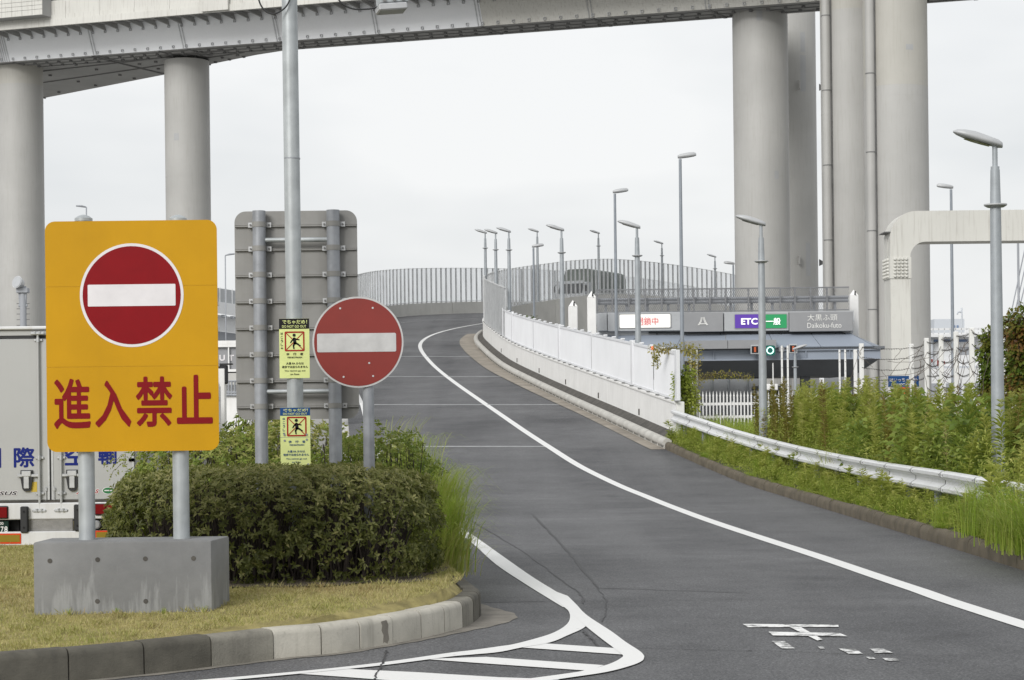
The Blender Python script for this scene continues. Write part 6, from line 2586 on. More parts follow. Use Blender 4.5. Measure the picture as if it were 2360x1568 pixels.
# ------------------------------------------------------------------ barbed-wire fence posts on the right
posts = [(2100, 793, 60.0, 10), (2135, 779.5, 57.0, 10), (2168.5, 772, 54.6, 10), (2203, 764.5, 52.2, 10.5), (2239, 756, 49.8, 11), (2276, 752, 47.4, 11), (2317, 738, 45.0, 12)]
corner = [(1985, 792, 61.0, 10), (1971, 806, 62.5, 8)]
bf = thing('barbed_wire_fence', 'barbed-wire fence on white concrete posts above the weeds at right', 'fence', loc=(W(2200, 900, 53).x, 53, .3))
tops = []
for x, y, Y, wpx in corner[::-1] + posts:
    q = W(x, y, Y)
    hw = wpx / 2 * Y / F
    m = MB()
    m.bev(q.x - hw, q.x + hw, Y - hw, Y + hw, 0, q.z, .012, 1)
    m.build('post', M['white'], bf)
    tops.append((q, hw))
lev = [.12, .42, .75, 1.1, 1.45]
for (a, ha), (b, hb_) in zip(tops[1:-1], tops[2:]):
    for j, d in enumerate(lev):
        p, q = V(a.x, a.y - ha - .01, a.z - d), V(b.x, b.y - hb_ - .01, b.z - d)
        sag = random.uniform(.03, .14)
        pts = [p.lerp(q, k / 10) + V(0, random.uniform(-.02, .02), -sag * 4 * (k / 10) * (1 - k / 10) + random.uniform(-.015, .015)) for k in range(11)]
        m = MB()
        m.tube(pts, .008, 5)
        for k in range(1, 20):
            t_ = p.lerp(q, k / 20) + V(0, 0, -sag * 4 * (k / 20) * (1 - k / 20))
            m.tube([t_ + V(-.02, -.02, .025), t_ + V(.02, .02, -.025)], .005, 3)
        m.build('barbed_wire', M['wire'], bf)
# slim drilled angle posts near the toll gate
for gx, (x0, x1, yt, Y), lab in ((0, (1802, 1815.5, 797, 62), 'pair of slim drilled white posts before the toll lanes'), (1, (1935, 1948, 806, 64), 'pair of slim drilled white posts left of the barbed-wire corner'),
                                 (2, (1592, 1606, 806, 60), 'pair of vine-wrapped slim white posts at the end of the ramp fence')):
    q = W((x0 + x1) / 2, 900, Y)
    root = thing('angle_post', lab, 'post', loc=(q.x, Y, 0), group='slim drilled post pairs')
    for x in (x0, x1):
        a = W(x, yt, Y)
        m = MB()
        m.box(a.x - .035, a.x + .035, Y, Y + .012, 0, a.z)
        m.box(a.x + .025, a.x + .035, Y, Y + .07, 0, a.z)
        po = m.build('post', M['white'], root)
        for k in range(7):
            z = a.z - .1 - k * .3
            m = MB()
            m.tube([(a.x, Y - .001, z), (a.x, Y - .006, z)], .014, 6)
            m.build('bolt', M['bolt'], po)
# picket fence with spear tips
pf = thing('picket_fence', 'white spear-topped picket fence before the toll lanes', 'fence', loc=(W(1690, 930, 66).x, 66, .2))
sp = MB()
sp.box(-.022, .022, -.004, .004, -1.3, 0)
sp.prism([(-.03, 0), (-.012, -.03), (.012, -.03), (.03, 0), (.018, .05), (0, .17), (-.018, .05)], (0, -.005, 0), UX, UZ, (0, .01, 0))
sp_me = sp.mesh('picket', M['white'])
for x in np.arange(1612, 1992, 7.95):
    put('picket', sp_me, pf, W(x, 912.5, 66))
for y in (932, 962):
    a, b = W(1606, y, 66.05), W(1995, y, 66.05)
    m = MB()
    m.box(a.x, b.x, 66.02, 66.07, a.z - .045, a.z + .045)
    m.build('rail', M['white'], pf)
for x in (1612, 1689, 1766, 1843, 1920, 1992):
    a = W(x, 925, 66.1)
    m = MB()
    m.box(a.x - .05, a.x + .05, 66.08, 66.18, 0, a.z)
    m.build('post', M['galv'], pf)
# blue keep-out sign
KY = 61.0
a, b = W(2047, 867, KY), W(2118, 892, KY)
ks = thing('keep_out_sign', 'blue and white keep-out sign hanging on the barbed-wire fence', 'sign', loc=((a.x + b.x) / 2, KY, b.z))
m = MB()
m.box(a.x, b.x, KY, KY + .01, b.z, a.z)
m.build('header', M['blue_print'], ks)
m = MB()
m.box(a.x, b.x, KY, KY + .01, W(2080, 960, KY).z, b.z - .002)
m.build('plate', M['sign_white'], ks)
w_ = b.x - a.x
text('lettering', 'はいっちゃだめ', W(2082.5, 876, KY - .004), M['sign_white'], ks, size_w=w_ * .9, bold=.01)
text('lettering', 'DO NOT ENTER', W(2082.5, 886.5, KY - .004), M['sign_white'], ks, size_w=w_ * .8, bold=.02)
m = MB()
m.prism(rrect(w_ * .55, .28, .03, 3), W(2088, 903, KY - .003), UX, UZ, (0, .002, 0))
m.build('ban_frame', M['orange_red'], ks)
# red beacon on the fence end
q = W(2353 * .6385 * 1.0 + 0, 798, 61) if False else W(1504, 802, 60.5)
m = MB()
m.tube([q + V(0, 0, -.06), q + V(0, 0, -.02), q + V(0, 0, .03), q + V(0, 0, .045)], [.045, .045, .04, .015], 14)
m.build('warning_beacon', M['beacon'], None, smooth=True, angle=50, label='small red beacon lamp on top of the white ramp fence', cat='beacon', org=tuple(q))
# ------------------------------------------------------------------ vegetation
def raw_mesh(name, verts, faces, tint, mat, extra=None):
    """verts (n,3), faces list of index arrays of equal width, tint per vertex"""
    me = bpy.data.meshes.new(name)
    nv = len(verts)
    fl = np.asarray(faces, np.int32)
    k = fl.shape[1]
    me.vertices.add(nv)
    me.vertices.foreach_set('co', np.asarray(verts, np.float32).ravel())
    me.loops.add(fl.size)
    me.loops.foreach_set('vertex_index', fl.ravel())
    me.polygons.add(len(fl))
    me.polygons.foreach_set('loop_start', np.arange(0, fl.size, k, dtype=np.int32))
    me.polygons.foreach_set('loop_total', np.full(len(fl), k, np.int32))
    at = me.attributes.new('tint', 'FLOAT', 'POINT')
    at.data.foreach_set('value', np.asarray(tint, np.float32))
    me.materials.append(mat)
    me.update(calc_edges=True)
    me.validate()
    return me

def norm(a):
    return a / np.maximum(1e-9, np.linalg.norm(a, axis=-1, keepdims=True))

def leaf_arrays(P, D, N, L, Wd, tint, fold=.25, droop=.15):
    """kite leaves: base P, direction D, leaf normal N"""
    D = norm(D)
    S = norm(np.cross(D, N))
    N = np.cross(S, D)
    L, Wd = np.asarray(L)[:, None], np.asarray(Wd)[:, None]
    mid = P + D * L * .48
    v = np.stack([P, mid + S * Wd * .5 + N * Wd * fold, P + D * L - N * L * droop, mid - S * Wd * .5 + N * Wd * fold], 1)
    n = len(P)
    b = np.arange(n)[:, None] * 4
    f = np.concatenate([b + np.array([[0, 1, 2]]), b + np.array([[0, 2, 3]])], 0)
    return v.reshape(-1, 3), f, np.repeat(tint, 4)

def blade_arrays(P, Dh, H, L, Wd, tint, seg=5, curl=1.0):
    """arching grass blades: start upright, bend towards the horizontal direction Dh"""
    n = len(P)
    H, L, Wd = [np.asarray(x)[:, None] for x in (H, L, Wd)]
    S = norm(np.cross(Dh, np.array([[0, 0, 1.0]])))
    vs = []
    for i in range(seg + 1):
        t = i / seg
        c = P + Dh * L * (t ** 1.7) + np.array([[0, 0, 1.0]]) * H * (t * (1.55 - .55 * curl * t) - .38 * curl * t ** 3)
        wd = Wd * (1 - t) ** .7 * .5
        vs.append(c + S * wd)
        vs.append(c - S * wd)
    v = np.stack(vs, 1)
    b = np.arange(n)[:, None] * (2 * (seg + 1))
    f = []
    for i in range(seg):
        f.append(b + np.array([[2 * i, 2 * i + 1, 2 * i + 3]]))
        f.append(b + np.array([[2 * i, 2 * i + 3, 2 * i + 2]]))
    return v.reshape(-1, 3), np.concatenate(f, 0), np.repeat(tint, 2 * (seg + 1))

def join(parts):
    V_, F_, T_ = [], [], []
    o = 0
    for v, f, t in parts:
        V_.append(v)
        F_.append(f + o)
        T_.append(t)
        o += len(v)
    return np.concatenate(V_), np.concatenate(F_), np.concatenate(T_)

def unit(n):
    a = rng.normal(size=(n, 3))
    return norm(a)

def hedge_mass(name, cxyz, half, n_ros, leaf_l, leaf_w, mat, label, parent=None, power=3.2, leaves=6, tint0=(.15, .75), thin=0.0, twig=.10, inner=.3, lump=.10, group=None, cat='shrub'):
    """clipped shrub: leaf whorls spread over a lumpy rounded box, sparser towards the foot, over a thicket of twigs"""
    c, h = np.array(cxyz), np.array(half)
    root = thing(name, label, cat, loc=(cxyz[0], cxyz[1], cxyz[2] - half[2]), group=group)
    d = unit(n_ros * 2)
    r = (np.abs(d[:, 0]) ** power + np.abs(d[:, 1]) ** power + np.abs(d[:, 2]) ** power) ** (-1 / power)
    s = d * r[:, None]
    lumps = 1 + lump * (np.sin(s[:, 0] * 7 + 1.3) * np.cos(s[:, 1] * 5.1) * .5 + np.sin(s[:, 0] * 13 + s[:, 2] * 9) * .35 + rng.normal(size=len(s)) * .25)
    depth = np.where(rng.random(len(s)) < inner, rng.uniform(.5, .95, len(s)), rng.uniform(.93, 1.03, len(s)))
    pos = c + s * h * (lumps * depth)[:, None]
    clump = .5 + .5 * np.sin(s[:, 0] * 9 + np.sin(s[:, 2] * 6)) * np.cos(s[:, 2] * 7 + s[:, 0] * 4)
    side = np.clip((.75 - s[:, 2]) / .5, 0, 1)
    keep = rng.random(len(s)) < np.clip(1 - thin * side * (1.25 - clump), .06, 1)
    keep &= pos[:, 2] > cxyz[2] - half[2] + .02
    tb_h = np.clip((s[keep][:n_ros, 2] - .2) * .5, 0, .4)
    pos, s = pos[keep][:n_ros], s[keep][:n_ros]
    n = len(pos)
    out = norm(s * np.array([1, 1, 1.0]) + np.array([0, 0, .45]) + rng.normal(size=(n, 3)) * .35)
    parts = []
    tb = rng.uniform(tint0[0], tint0[1], n) * .8 + tb_h
    a1 = norm(np.cross(out, unit(n)))
    a2 = np.cross(out, a1)
    for k in range(leaves):
        ang = 2 * math.pi * k / leaves + rng.uniform(-.4, .4, n)
        el = rng.uniform(.15, .9, n)
        D = a1 * np.cos(ang)[:, None] + a2 * np.sin(ang)[:, None] + out * el[:, None]
        L = leaf_l * rng.uniform(.6, 1.25, n)
        t = np.clip(tb + rng.normal(size=n) * .10, 0, 1)
        t = np.where(rng.random(n) < .03, 1.0, t)
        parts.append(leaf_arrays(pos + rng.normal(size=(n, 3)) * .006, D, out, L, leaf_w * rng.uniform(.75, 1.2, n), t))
    v, f, t = join(parts)
    base = np.array(ORG[root.name])
    me = raw_mesh('foliage', v - base, f, t, mat)
    put('foliage', me, root, ORG[root.name])['kind'] = 'stuff'
    # twigs
    m = MB()
    for _ in range(int(n_ros * twig)):
        x, y = random.uniform(-.8, .8), random.uniform(-.8, .8)
        p0 = V(c[0] + x * h[0] * .9, c[1] + y * h[1] * .9, c[2] - h[2] - .05)
        p1 = V(c[0] + (x + random.uniform(-.12, .12)) * h[0], c[1] + (y + random.uniform(-.2, .2)) * h[1], c[2] + random.uniform(-.3, .85) * h[2])
        m.tube([p0, p0.lerp(p1, .5) + V(random.uniform(-.06, .06), random.uniform(-.06, .06), 0), p1], [.011, .008, .004], 4, cap=False)
    m.build('branches', M['bark'], root, kind='stuff')
    return root

hedge_mass('azalea_hedge', (-2.36, 19.55, .83), (1.56, 1.28, .575), 6800, .058, .024, M['hedge_leaf'], 'dark clipped azalea hedge behind the concrete block on the lawn', thin=.78, inner=.18, tint0=(.08, .78), twig=.16, lump=.05, power=4.4)
hedge_mass('leafy_shrub', (-3.62, 23.4, .98), (.92, 1.3, .74), 2600, .065, .03, M['shrub_leaf'], 'light green leafy shrub beside the truck, left of the sign posts', power=2.3, lump=.2, tint0=(.1, .7))
hedge_mass('leafy_shrub', (-2.75, 24.0, 1.05), (.95, 1.3, .80), 2600, .06, .026, M['shrub_leaf'], 'yellow-green leafy shrub behind the mast and grey sign posts', power=2.3, lump=.2, tint0=(.35, .95))
hedge_mass('leafy_shrub', (-1.62, 22.9, .95), (.72, 1.2, .78), 2200, .055, .026, M['shrub_leaf'], 'green leafy shrub behind the round red sign post', power=2.2, lump=.22, tint0=(.15, .8))
hedge_mass('leafy_shrub', (-3.35, 26.5, 1.25), (.55, .7, .85), 900, .07, .035, M['shrub_leaf'], 'bright green sprig of shrub between the two big signs', power=2.0, lump=.25, tint0=(.05, .45))
# loose creeper shoots on the left shrub, next to the truck
cr_root = thing('creeper', 'loose creeper shoots climbing over the shrub next to the truck', 'creeper', loc=(-4.75, 22.6, .3))
parts = []
m = MB()
for k in range(26):
    p = np.array([-4.25 + random.uniform(-.35, .5), 22.3 + random.uniform(-.4, .5), random.uniform(.9, 1.55)])
    d = np.array([random.uniform(-.6, .2), -.2, random.uniform(.0, .5)])
    pts = [p + d * t * .35 + np.array([0, 0, -.25 * t * t + .02 * math.sin(9 * t)]) for t in np.linspace(0, 1, 6)]
    m.tube([Vector(q) for q in pts], .003, 4, cap=False)
    P = np.array([pts[0] + (pts[-1] - pts[0]) * f + rng.normal(size=3) * .015 for f in np.linspace(.05, 1, 14)])
    parts.append(leaf_arrays(P, unit(14), unit(14) + np.array([0, 0, 1.0]), rng.uniform(.03, .05, 14), rng.uniform(.018, .028, 14), rng.uniform(.2, .8, 14)))
v, f, t = join(parts)
put('foliage', raw_mesh('foliage', v - np.array(ORG[cr_root.name]), f, t, M['shrub_leaf']), cr_root, ORG[cr_root.name])['kind'] = 'stuff'
m.build('stems', M['stem'], cr_root, kind='stuff')

# ---- grass tufts
def tuft_mesh(name, n, h, l, wd, mat, lean=(0, 0), spread=.12, tint=(.1, .8), seed_heads=0):
    a = rng.uniform(0, 2 * math.pi, n)
    Dh = np.stack([np.cos(a) + lean[0], np.sin(a) + lean[1], np.zeros(n)], 1)
    Dh = norm(Dh)
    P = np.stack([rng.normal(size=n) * spread, rng.normal(size=n) * spread, np.zeros(n)], 1)
    parts = [blade_arrays(P, Dh, h * rng.uniform(.55, 1.1, n), l * rng.uniform(.3, 1.2, n), wd * rng.uniform(.6, 1.2, n), np.clip(rng.uniform(tint[0], tint[1], n), 0, 1), 6, rng.uniform(.8, 1.2))]
    v, f, t = join(parts)
    return raw_mesh(name, v, f, t, mat)

# long grass overhanging the kerb right of the hedge
for k, (x, y, n, h, l, lean) in enumerate(((-.74, 20.7, 380, .8, .42, (1.4, -.5)), (-.78, 21.2, 520, 1.15, .5, (1.4, -.4)), (-.85, 21.8, 560, 1.4, .55, (1.3, -.3)), (-.95, 22.5, 560, 1.6, .6, (1.2, -.2)), (-1.12, 23.4, 520, 1.75, .6, (1.0, -.1)), (-1.32, 24.6, 460, 1.9, .6, (.8, 0)), (-1.6, 26.2, 380, 2.0, .6, (.7, 0)))):
    me = tuft_mesh('long_grass', int(n * .55), h, l * 1.15, .014, M['grass_leaf'], lean, .13, (.4, 1.0))
    o = put('long_grass', me, None, (x, y, .22))
    tag(o, 'tuft of long arching grass spilling over the kerb right of the hedge', 'grass tuft', 'long grass tufts right of the hedge')
# dry wisps under them
me = tuft_mesh('dry_wisp', 60, .35, .5, .006, M['dry_grass'], (.6, -.4), .12, (.3, .9))
tag(put('dry_wisp', me, None, (-.75, 20.6, .24)), 'dry straw-coloured wisps hanging over the kerb by the hedge end', 'grass tuft')

# ---- lawn blades
kpoly = np.array([(p.x + s.x * .17, p.y + s.y * .17) for p, s in kerb_path[::4]] + [(-4.5, 45), (-30, 45)])
def inside(x, y, poly):
    r = np.zeros(len(x), bool)
    j = len(poly) - 1
    for i in range(len(poly)):
        xi, yi, xj, yj = poly[i][0], poly[i][1], poly[j][0], poly[j][1]
        with np.errstate(divide='ignore', invalid='ignore'):
            c_ = ((yi > y) != (yj > y)) & (x < (xj - xi) * (y - yi) / (yj - yi) + xi)
        r ^= c_
        j = i
    return r
nb = 120000
x = rng.uniform(-6.6, -.3, nb)
y = rng.uniform(14.3, 24.5, nb) ** 1.0
ok = inside(x, y, kpoly) & (np.abs(x) < y * .275) & ~((np.abs((x + 2.36) / 1.6) ** 4 + np.abs((y - 19.55) / 1.4) ** 4) < rng.uniform(.7, 1.05, nb))
x, y = x[ok], y[ok]
z = np.array([lawn_z(a_, b_) for a_, b_ in zip(x, y)])
n = len(x)
P = np.stack([x, y, z - .004], 1)
a = rng.uniform(0, 2 * math.pi, n)
D = np.stack([np.cos(a) * .6, np.sin(a) * .6, rng.uniform(.5, 1.3, n)], 1)
patch = np.sin(x * 1.7 + 1) * np.cos(y * 1.3 + x) * .2 + np.sin(x * 4.1 + y * 3.3) * .12 + .5 * np.exp(-((x + 4.75) / .5) ** 2 - ((y - 17.9) / .8) ** 2) + .35 * np.exp(-((x + 1.9) / 1.2) ** 2 - ((y - 17.75) / .22) ** 2)
tint = np.clip(.42 + patch + rng.normal(size=n) * .2, 0, 1)
v, f, t = leaf_arrays(P, D, unit(n), rng.uniform(.018, .05, n) * (1 + .8 * (np.sin(x * 9 + y * 5) * np.sin(y * 8 - x * 3) > .55)), rng.uniform(.003, .006, n), tint)
o = put('lawn_grass', raw_mesh('lawn_grass', v, f, t, M['dry_grass']), None, (0, 0, 0))
tag(o, 'short dry yellowish lawn grass on the traffic island', 'grass', kind='stuff')
# greener blades at the foot of the concrete block
for k, (x_, y_) in enumerate(((-3.35, 16.44), (-2.95, 16.42), (-2.62, 16.46), (-3.75, 16.44))):
    me = tuft_mesh('grass_sprig', 14, .09, .05, .006, M['grass_leaf'], (0, 0), .008)
    tag(put('grass_sprig', me, None, (x_, y_, lawn_z(x_, y_) - .005)), 'few green grass sprigs at the foot of the concrete block', 'grass', 'sprigs at the concrete block')

# ---- tall weeds on the verge
def weed_mesh(name, h, n_leaf, mat, lean, leaf=.105, bushy=1.0, tip=True, wide=.2):
    t = np.sort(rng.uniform(.08, 1.0, n_leaf))
    ang = np.arange(n_leaf) * 2.4 + rng.normal(size=n_leaf) * .4
    cx0 = lean[0] * t ** 2 * h
    cy0 = lean[1] * t ** 2 * h
    P = np.stack([cx0, cy0, t * h], 1)
    up = .25 + .75 * t ** 1.5 + rng.normal(size=n_leaf) * .2
    D = np.stack([np.cos(ang), np.sin(ang), up], 1)
    N = np.stack([-np.cos(ang) * .3, -np.sin(ang) * .3, np.ones(n_leaf)], 1)
    taper = np.where(t > .82, 1 - (t - .82) / .18 * .62, .7 + .3 * t / .82)
    L = leaf * bushy * taper * rng.uniform(.75, 1.2, n_leaf)
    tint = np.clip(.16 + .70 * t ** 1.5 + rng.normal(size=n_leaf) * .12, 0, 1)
    parts = [leaf_arrays(P, D, N, L, L * wide, tint, .12, .28)]
    # stem as thin blades crossed
    S = 8
    ts = np.linspace(0, 1, S)
    for q in (0, 1):
        sv = []
        for u in ts:
            c_ = np.array([lean[0] * u ** 2 * h, lean[1] * u ** 2 * h, u * h])
            wd = .006 * (1.2 - u)
            off = np.array([wd, 0, 0]) if q else np.array([0, wd, 0])
            sv += [c_ + off, c_ - off]
        fs = []
        for i in range(S - 1):
            fs += [[2 * i, 2 * i + 1, 2 * i + 3], [2 * i, 2 * i + 3, 2 * i + 2]]
        parts.append((np.array(sv), np.array(fs), np.full(len(sv), .75)))
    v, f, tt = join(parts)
    return raw_mesh(name, v, f, tt, mat)

weeds = []
for k in range(7):
    weeds.append(weed_mesh('tall_weed', 1.0, 180, M['weed_leaf'], (random.uniform(-.12, .12), random.uniform(-.1, .1)), .105, 1.0))
for k in range(4):
    weeds.append(weed_mesh('tall_weed', 1.0, 210, M['olive_leaf'], (random.uniform(-.12, .12), random.uniform(-.1, .1)), .075, 1.0))

def rail_x(Y):
    return float(np.interp(Y, GP[:, 1], GP[:, 0]))

def kerb_x(Y):
    A = crv(IN_EXT, np.linspace(0, 9, 300))
    return float(np.interp(Y, A[:, 1], A[:, 0]))
_kx = crv(IN_EXT, np.linspace(0, 9, 300))

def top_limit(px_):
    """how high the growth reaches in the picture at this bearing (keeps the silhouette of the bank)"""
    return float(np.interp(px_, [1560, 1600, 1720, 1745, 1790, 1830, 1900, 2000, 2100, 2200, 2280, 2360, 2500], [905, 925, 935, 876, 872, 884, 880, 872, 884, 880, 892, 900, 890]))

cnt = 0
tries = 0
pl_list = []
while cnt < 298 and tries < 9000:
    tries += 1
    Y = random.uniform(24.5, 57)
    x = rail_x(Y) + random.uniform(.25, 6.5) * (1 if Y < 50 else .7)
    if cnt < 75:
        Y = random.uniform(43, 54)
        x = random.uniform(1742, 1965) * Y / F - CX * Y / F
        if x < rail_x(Y) + .25:
            continue
    px_ = CX + x / Y * F
    if px_ > 2420:
        continue
    if px_ < 1738 and random.random() < .93:
        continue
    z0 = verge_z(x, Y)
    lim = top_limit(px_) - 8 + 120 * random.random() ** 1.4 * (1.0 if Y > 30 else 1.5)
    ztop = W(px_, lim, Y).z
    h = ztop - z0
    if h < .5 or h > 2.7:
        continue
    k = random.randrange(7) if not (1735 < px_ < 1830 or random.random() < .2) else 7 + random.randrange(4)
    sc_ = random.uniform(.85, 1.25)
    o = put('tall_weed', weeds[k], None, (x, Y, z0 - .03), random.uniform(0, 6.28))
    o.scale = (min(1.5, h) * sc_, min(1.5, h) * sc_, h)
    zone = 'left of the near lamp pole' if px_ < 2270 else 'at the near lamp pole'
    zone = 'around the middle lamp pole' if px_ < 1860 else ('below the blue keep-out sign' if px_ < 2130 else zone)
    tone = 'leafy green' if k < 7 else 'brownish olive'
    tag(o, 'tall %s weed behind the guard rail, %s' % (tone, zone), 'weed', 'tall %s weeds %s' % (tone, zone))
    cnt += 1
    pl_list.append((x, Y, z0, h))

# undergrowth that fills the bank (nobody could count it)
parts = []
n = 52000
Y = rng.uniform(22, 57.5, n)
x = np.interp(Y, GP[:, 1], GP[:, 0]) + rng.uniform(.1, 7.5, n) ** 1.0
px_ = CX + x / Y * F
ok = (px_ < 2400)
x, Y, px_ = x[ok], Y[ok], px_[ok]
z0 = np.array([verge_z(a_, b_) for a_, b_ in zip(x, Y)])
lim = np.interp(px_, [1560, 1600, 1720, 1745, 1790, 1830, 1900, 2000, 2100, 2200, 2280, 2360, 2500], [950, 960, 965, 905, 905, 930, 920, 910, 915, 915, 925, 930, 920])
ztop = HC - (lim - CY - HOR + ROLL * (px_ - CX)) * Y / F
n = len(x)
lump = .72 + .28 * np.sin(x * 2.1 + Y * 1.3) * np.cos(x * 1.1 - Y * .9)
z = z0 + np.clip(ztop - z0, .2, 2.3) * .8 * np.clip(lump, .3, 1) * rng.random(n) ** .6
P = np.stack([x, Y, z], 1)
D = unit(n) + np.array([0, -.25, .35])
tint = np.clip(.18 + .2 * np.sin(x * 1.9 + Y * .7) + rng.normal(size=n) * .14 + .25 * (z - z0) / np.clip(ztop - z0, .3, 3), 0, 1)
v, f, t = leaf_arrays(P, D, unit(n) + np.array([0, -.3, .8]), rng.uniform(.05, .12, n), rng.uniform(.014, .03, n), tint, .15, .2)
tag(put('undergrowth', raw_mesh('undergrowth', v, f, t, M['weed_leaf']), None, (0, 0, 0)), 'dense green undergrowth filling the bank behind the guard rail', 'undergrowth', kind='stuff')

# bright grass by the wall end and grass all along the bank
n = 17000
Y = rng.uniform(44, 58.3, n)
x = np.interp(Y, GP[:, 1], GP[:, 0]) + rng.uniform(.0, 3.6, n)
px_ = CX + x / Y * F
ok = (px_ < 1800) & (px_ > 1548)
x, Y = x[ok], Y[ok]
n = len(x)
z0 = np.array([verge_z(a_, b_) for a_, b_ in zip(x, Y)])
a = rng.uniform(0, 6.28, n)
v, f, t = blade_arrays(np.stack([x, Y, z0 - .02], 1), np.stack([np.cos(a), np.sin(a), 0 * a], 1), rng.uniform(.35, .95, n), rng.uniform(.05, .35, n), rng.uniform(.008, .014, n), np.clip(rng.normal(.42, .16, n), 0, 1), 4)
tag(put('bank_grass', raw_mesh('bank_grass', v, f, t, M['grass_leaf']), None, (0, 0, 0)), 'bright green grass on the bank at the end of the ramp wall', 'grass', kind='stuff')

# arching reed-like tufts in the bank
tufts = [tuft_mesh('reed_tuft', 90, 1.0, .75, .013, M['grass_leaf'], (random.uniform(-.4, .2), -.2), .09, (.3, .95)) for _ in range(4)]
for k in range(80):
    for _ in range(50):
        Y = random.uniform(25, 50)
        x = rail_x(Y) + random.uniform(.2, 4)
        px_ = CX + x / Y * F
        if (1820 < px_ < 2060 and random.random() < .8) or (2060 <= px_ < 2400 and random.random() < .35):
            break
    z0 = verge_z(x, Y)
    h = max(.7, min(1.9, (W(px_, top_limit(px_) + random.uniform(15, 150), Y).z - z0)))
    o = put('reed_tuft', tufts[k % 4], None, (x, Y, z0), random.uniform(0, 6.28))
    o.scale = (h * .75, h * .75, h * .78)
    tag(o, 'tuft of arching reed grass among the weeds behind the guard rail', 'grass tuft', 'reed tufts in the bank')

# broad-leaved plants and dead stalks break up the bank
def broad_mesh(n, leaf, tint):
    t = rng.uniform(.15, 1, n)
    a = rng.uniform(0, 6.28, n)
    r = .34 * np.sin(t * 2.6) * rng.uniform(.2, 1, n)
    P = np.stack([np.cos(a) * r, np.sin(a) * r, t], 1)
    D = np.stack([np.cos(a), np.sin(a), rng.uniform(-.4, .4, n)], 1)
    v, f, tt = leaf_arrays(P, D, unit(n) * .5 + np.array([0, -.3, 1.0]), leaf * rng.uniform(.7, 1.3, n), leaf * .62 * rng.uniform(.8, 1.2, n), np.clip(rng.uniform(tint[0], tint[1], n) + .25 * t, 0, 1), .1, .2)
    # leaf stalks back to a central stem
    A = np.stack([0 * t, 0 * t, np.clip(t - .12, 0, 1)], 1)
    S = np.array([[0, 0, .006]])
    sv = np.stack([A - S, A + S, P + S, P - S], 1).reshape(-1, 3)
    b = np.arange(n)[:, None] * 4
    sf = np.concatenate([b + np.array([[0, 1, 2]]), b + np.array([[0, 2, 3]])], 0)
    cs = np.array([[-.008, 0, 0], [.008, 0, 0], [.006, 0, 1.0], [-.006, 0, 1.0], [0, -.008, 0], [0, .008, 0], [0, .006, 1.0], [0, -.006, 1.0]])
    v, f, tt = join([(v, f, tt), (sv, sf, np.full(len(sv), .3)), (cs, np.array([[0, 1, 2], [0, 2, 3], [4, 5, 6], [4, 6, 7]]), np.full(8, .3))])
    return raw_mesh('broadleaf_plant', v, f, tt, M['shrub_leaf'])
broads = [broad_mesh(150, .13, (.0, .35)), broad_mesh(170, .11, (.1, .45)), broad_mesh(130, .15, (.0, .3))]
stalk = weed_mesh('dead_stalk', 1.0, 60, M['dry_grass'], (.1, -.05), .08, 1.0)
for k in range(84):
    for _ in range(60):
        Y = random.uniform(25, 50)
        x = rail_x(Y) + random.uniform(.25, 4.5)
        px_ = CX + x / Y * F
        if 1780 < px_ < 2400 and random.random() < (.9 if px_ > 2080 else .4):
            break
    z0 = verge_z(x, Y)
    h = max(.6, min(2.1, W(px_, top_limit(px_) + random.uniform(10, 160), Y).z - z0))
    if k % 3 == 2:
        o = put('dead_stalk', stalk, None, (x, Y, z0), random.uniform(0, 6.28))
        o.scale = (h * .8, h * .8, h)
        tag(o, 'dry straw-brown stalk among the weeds behind the guard rail', 'weed', 'dead stalks in the bank')
    else:
        o = put('broadleaf_plant', broads[k % 3], None, (x, Y, z0), random.uniform(0, 6.28))
        o.scale = (h * .8, h * .8, h)
        tag(o, 'bright broad-leaved plant among the weeds behind the guard rail', 'plant', 'broad-leaved plants in the bank')

# low weeds between kerb and rail
low = [weed_mesh('low_weed', 1.0, 70, M['weed_leaf'], (random.uniform(-.3, .3), random.uniform(-.3, .1)), .22, 1.0, wide=.24) for _ in range(5)]
lowg = [tuft_mesh('verge_tuft', 150, 1.0, 1.05, .015, M['grass_leaf'], (-.5, -.2), .16, (.1, .8)) for _ in range(4)]
for k in range(250):
    Y = 22.5 + 34 * random.random() ** .9
    kx_, rx_ = float(np.interp(Y, _kx[:, 1], _kx[:, 0])), rail_x(Y)
    x = random.uniform(kx_ + .22, max(kx_ + .3, rx_ + .1))
    z0 = verge_z(x, Y)
    if random.random() < .68:
        h = random.choice((random.uniform(.22, .42), random.uniform(.34, .62))) * (1.1 if Y > 30 else 1)
        o = put('low_weed', low[k % 5], None, (x, Y, z0 - .02), random.uniform(0, 6.28))
        o.scale = (h * 1.1, h * 1.1, h)
        tag(o, 'low leafy weed in the strip between kerb and guard rail', 'weed', 'low weeds between kerb and guard rail')
    else:
        h = random.uniform(.2, .5)
        o = put('verge_tuft', lowg[k % 4], None, (x, Y, z0 - .02), random.uniform(-.6, .6))
        o.scale = (h * .7, h * .7, h)
        tag(o, 'grass tuft in the strip between kerb and guard rail', 'grass tuft', 'grass tufts between kerb and guard rail')
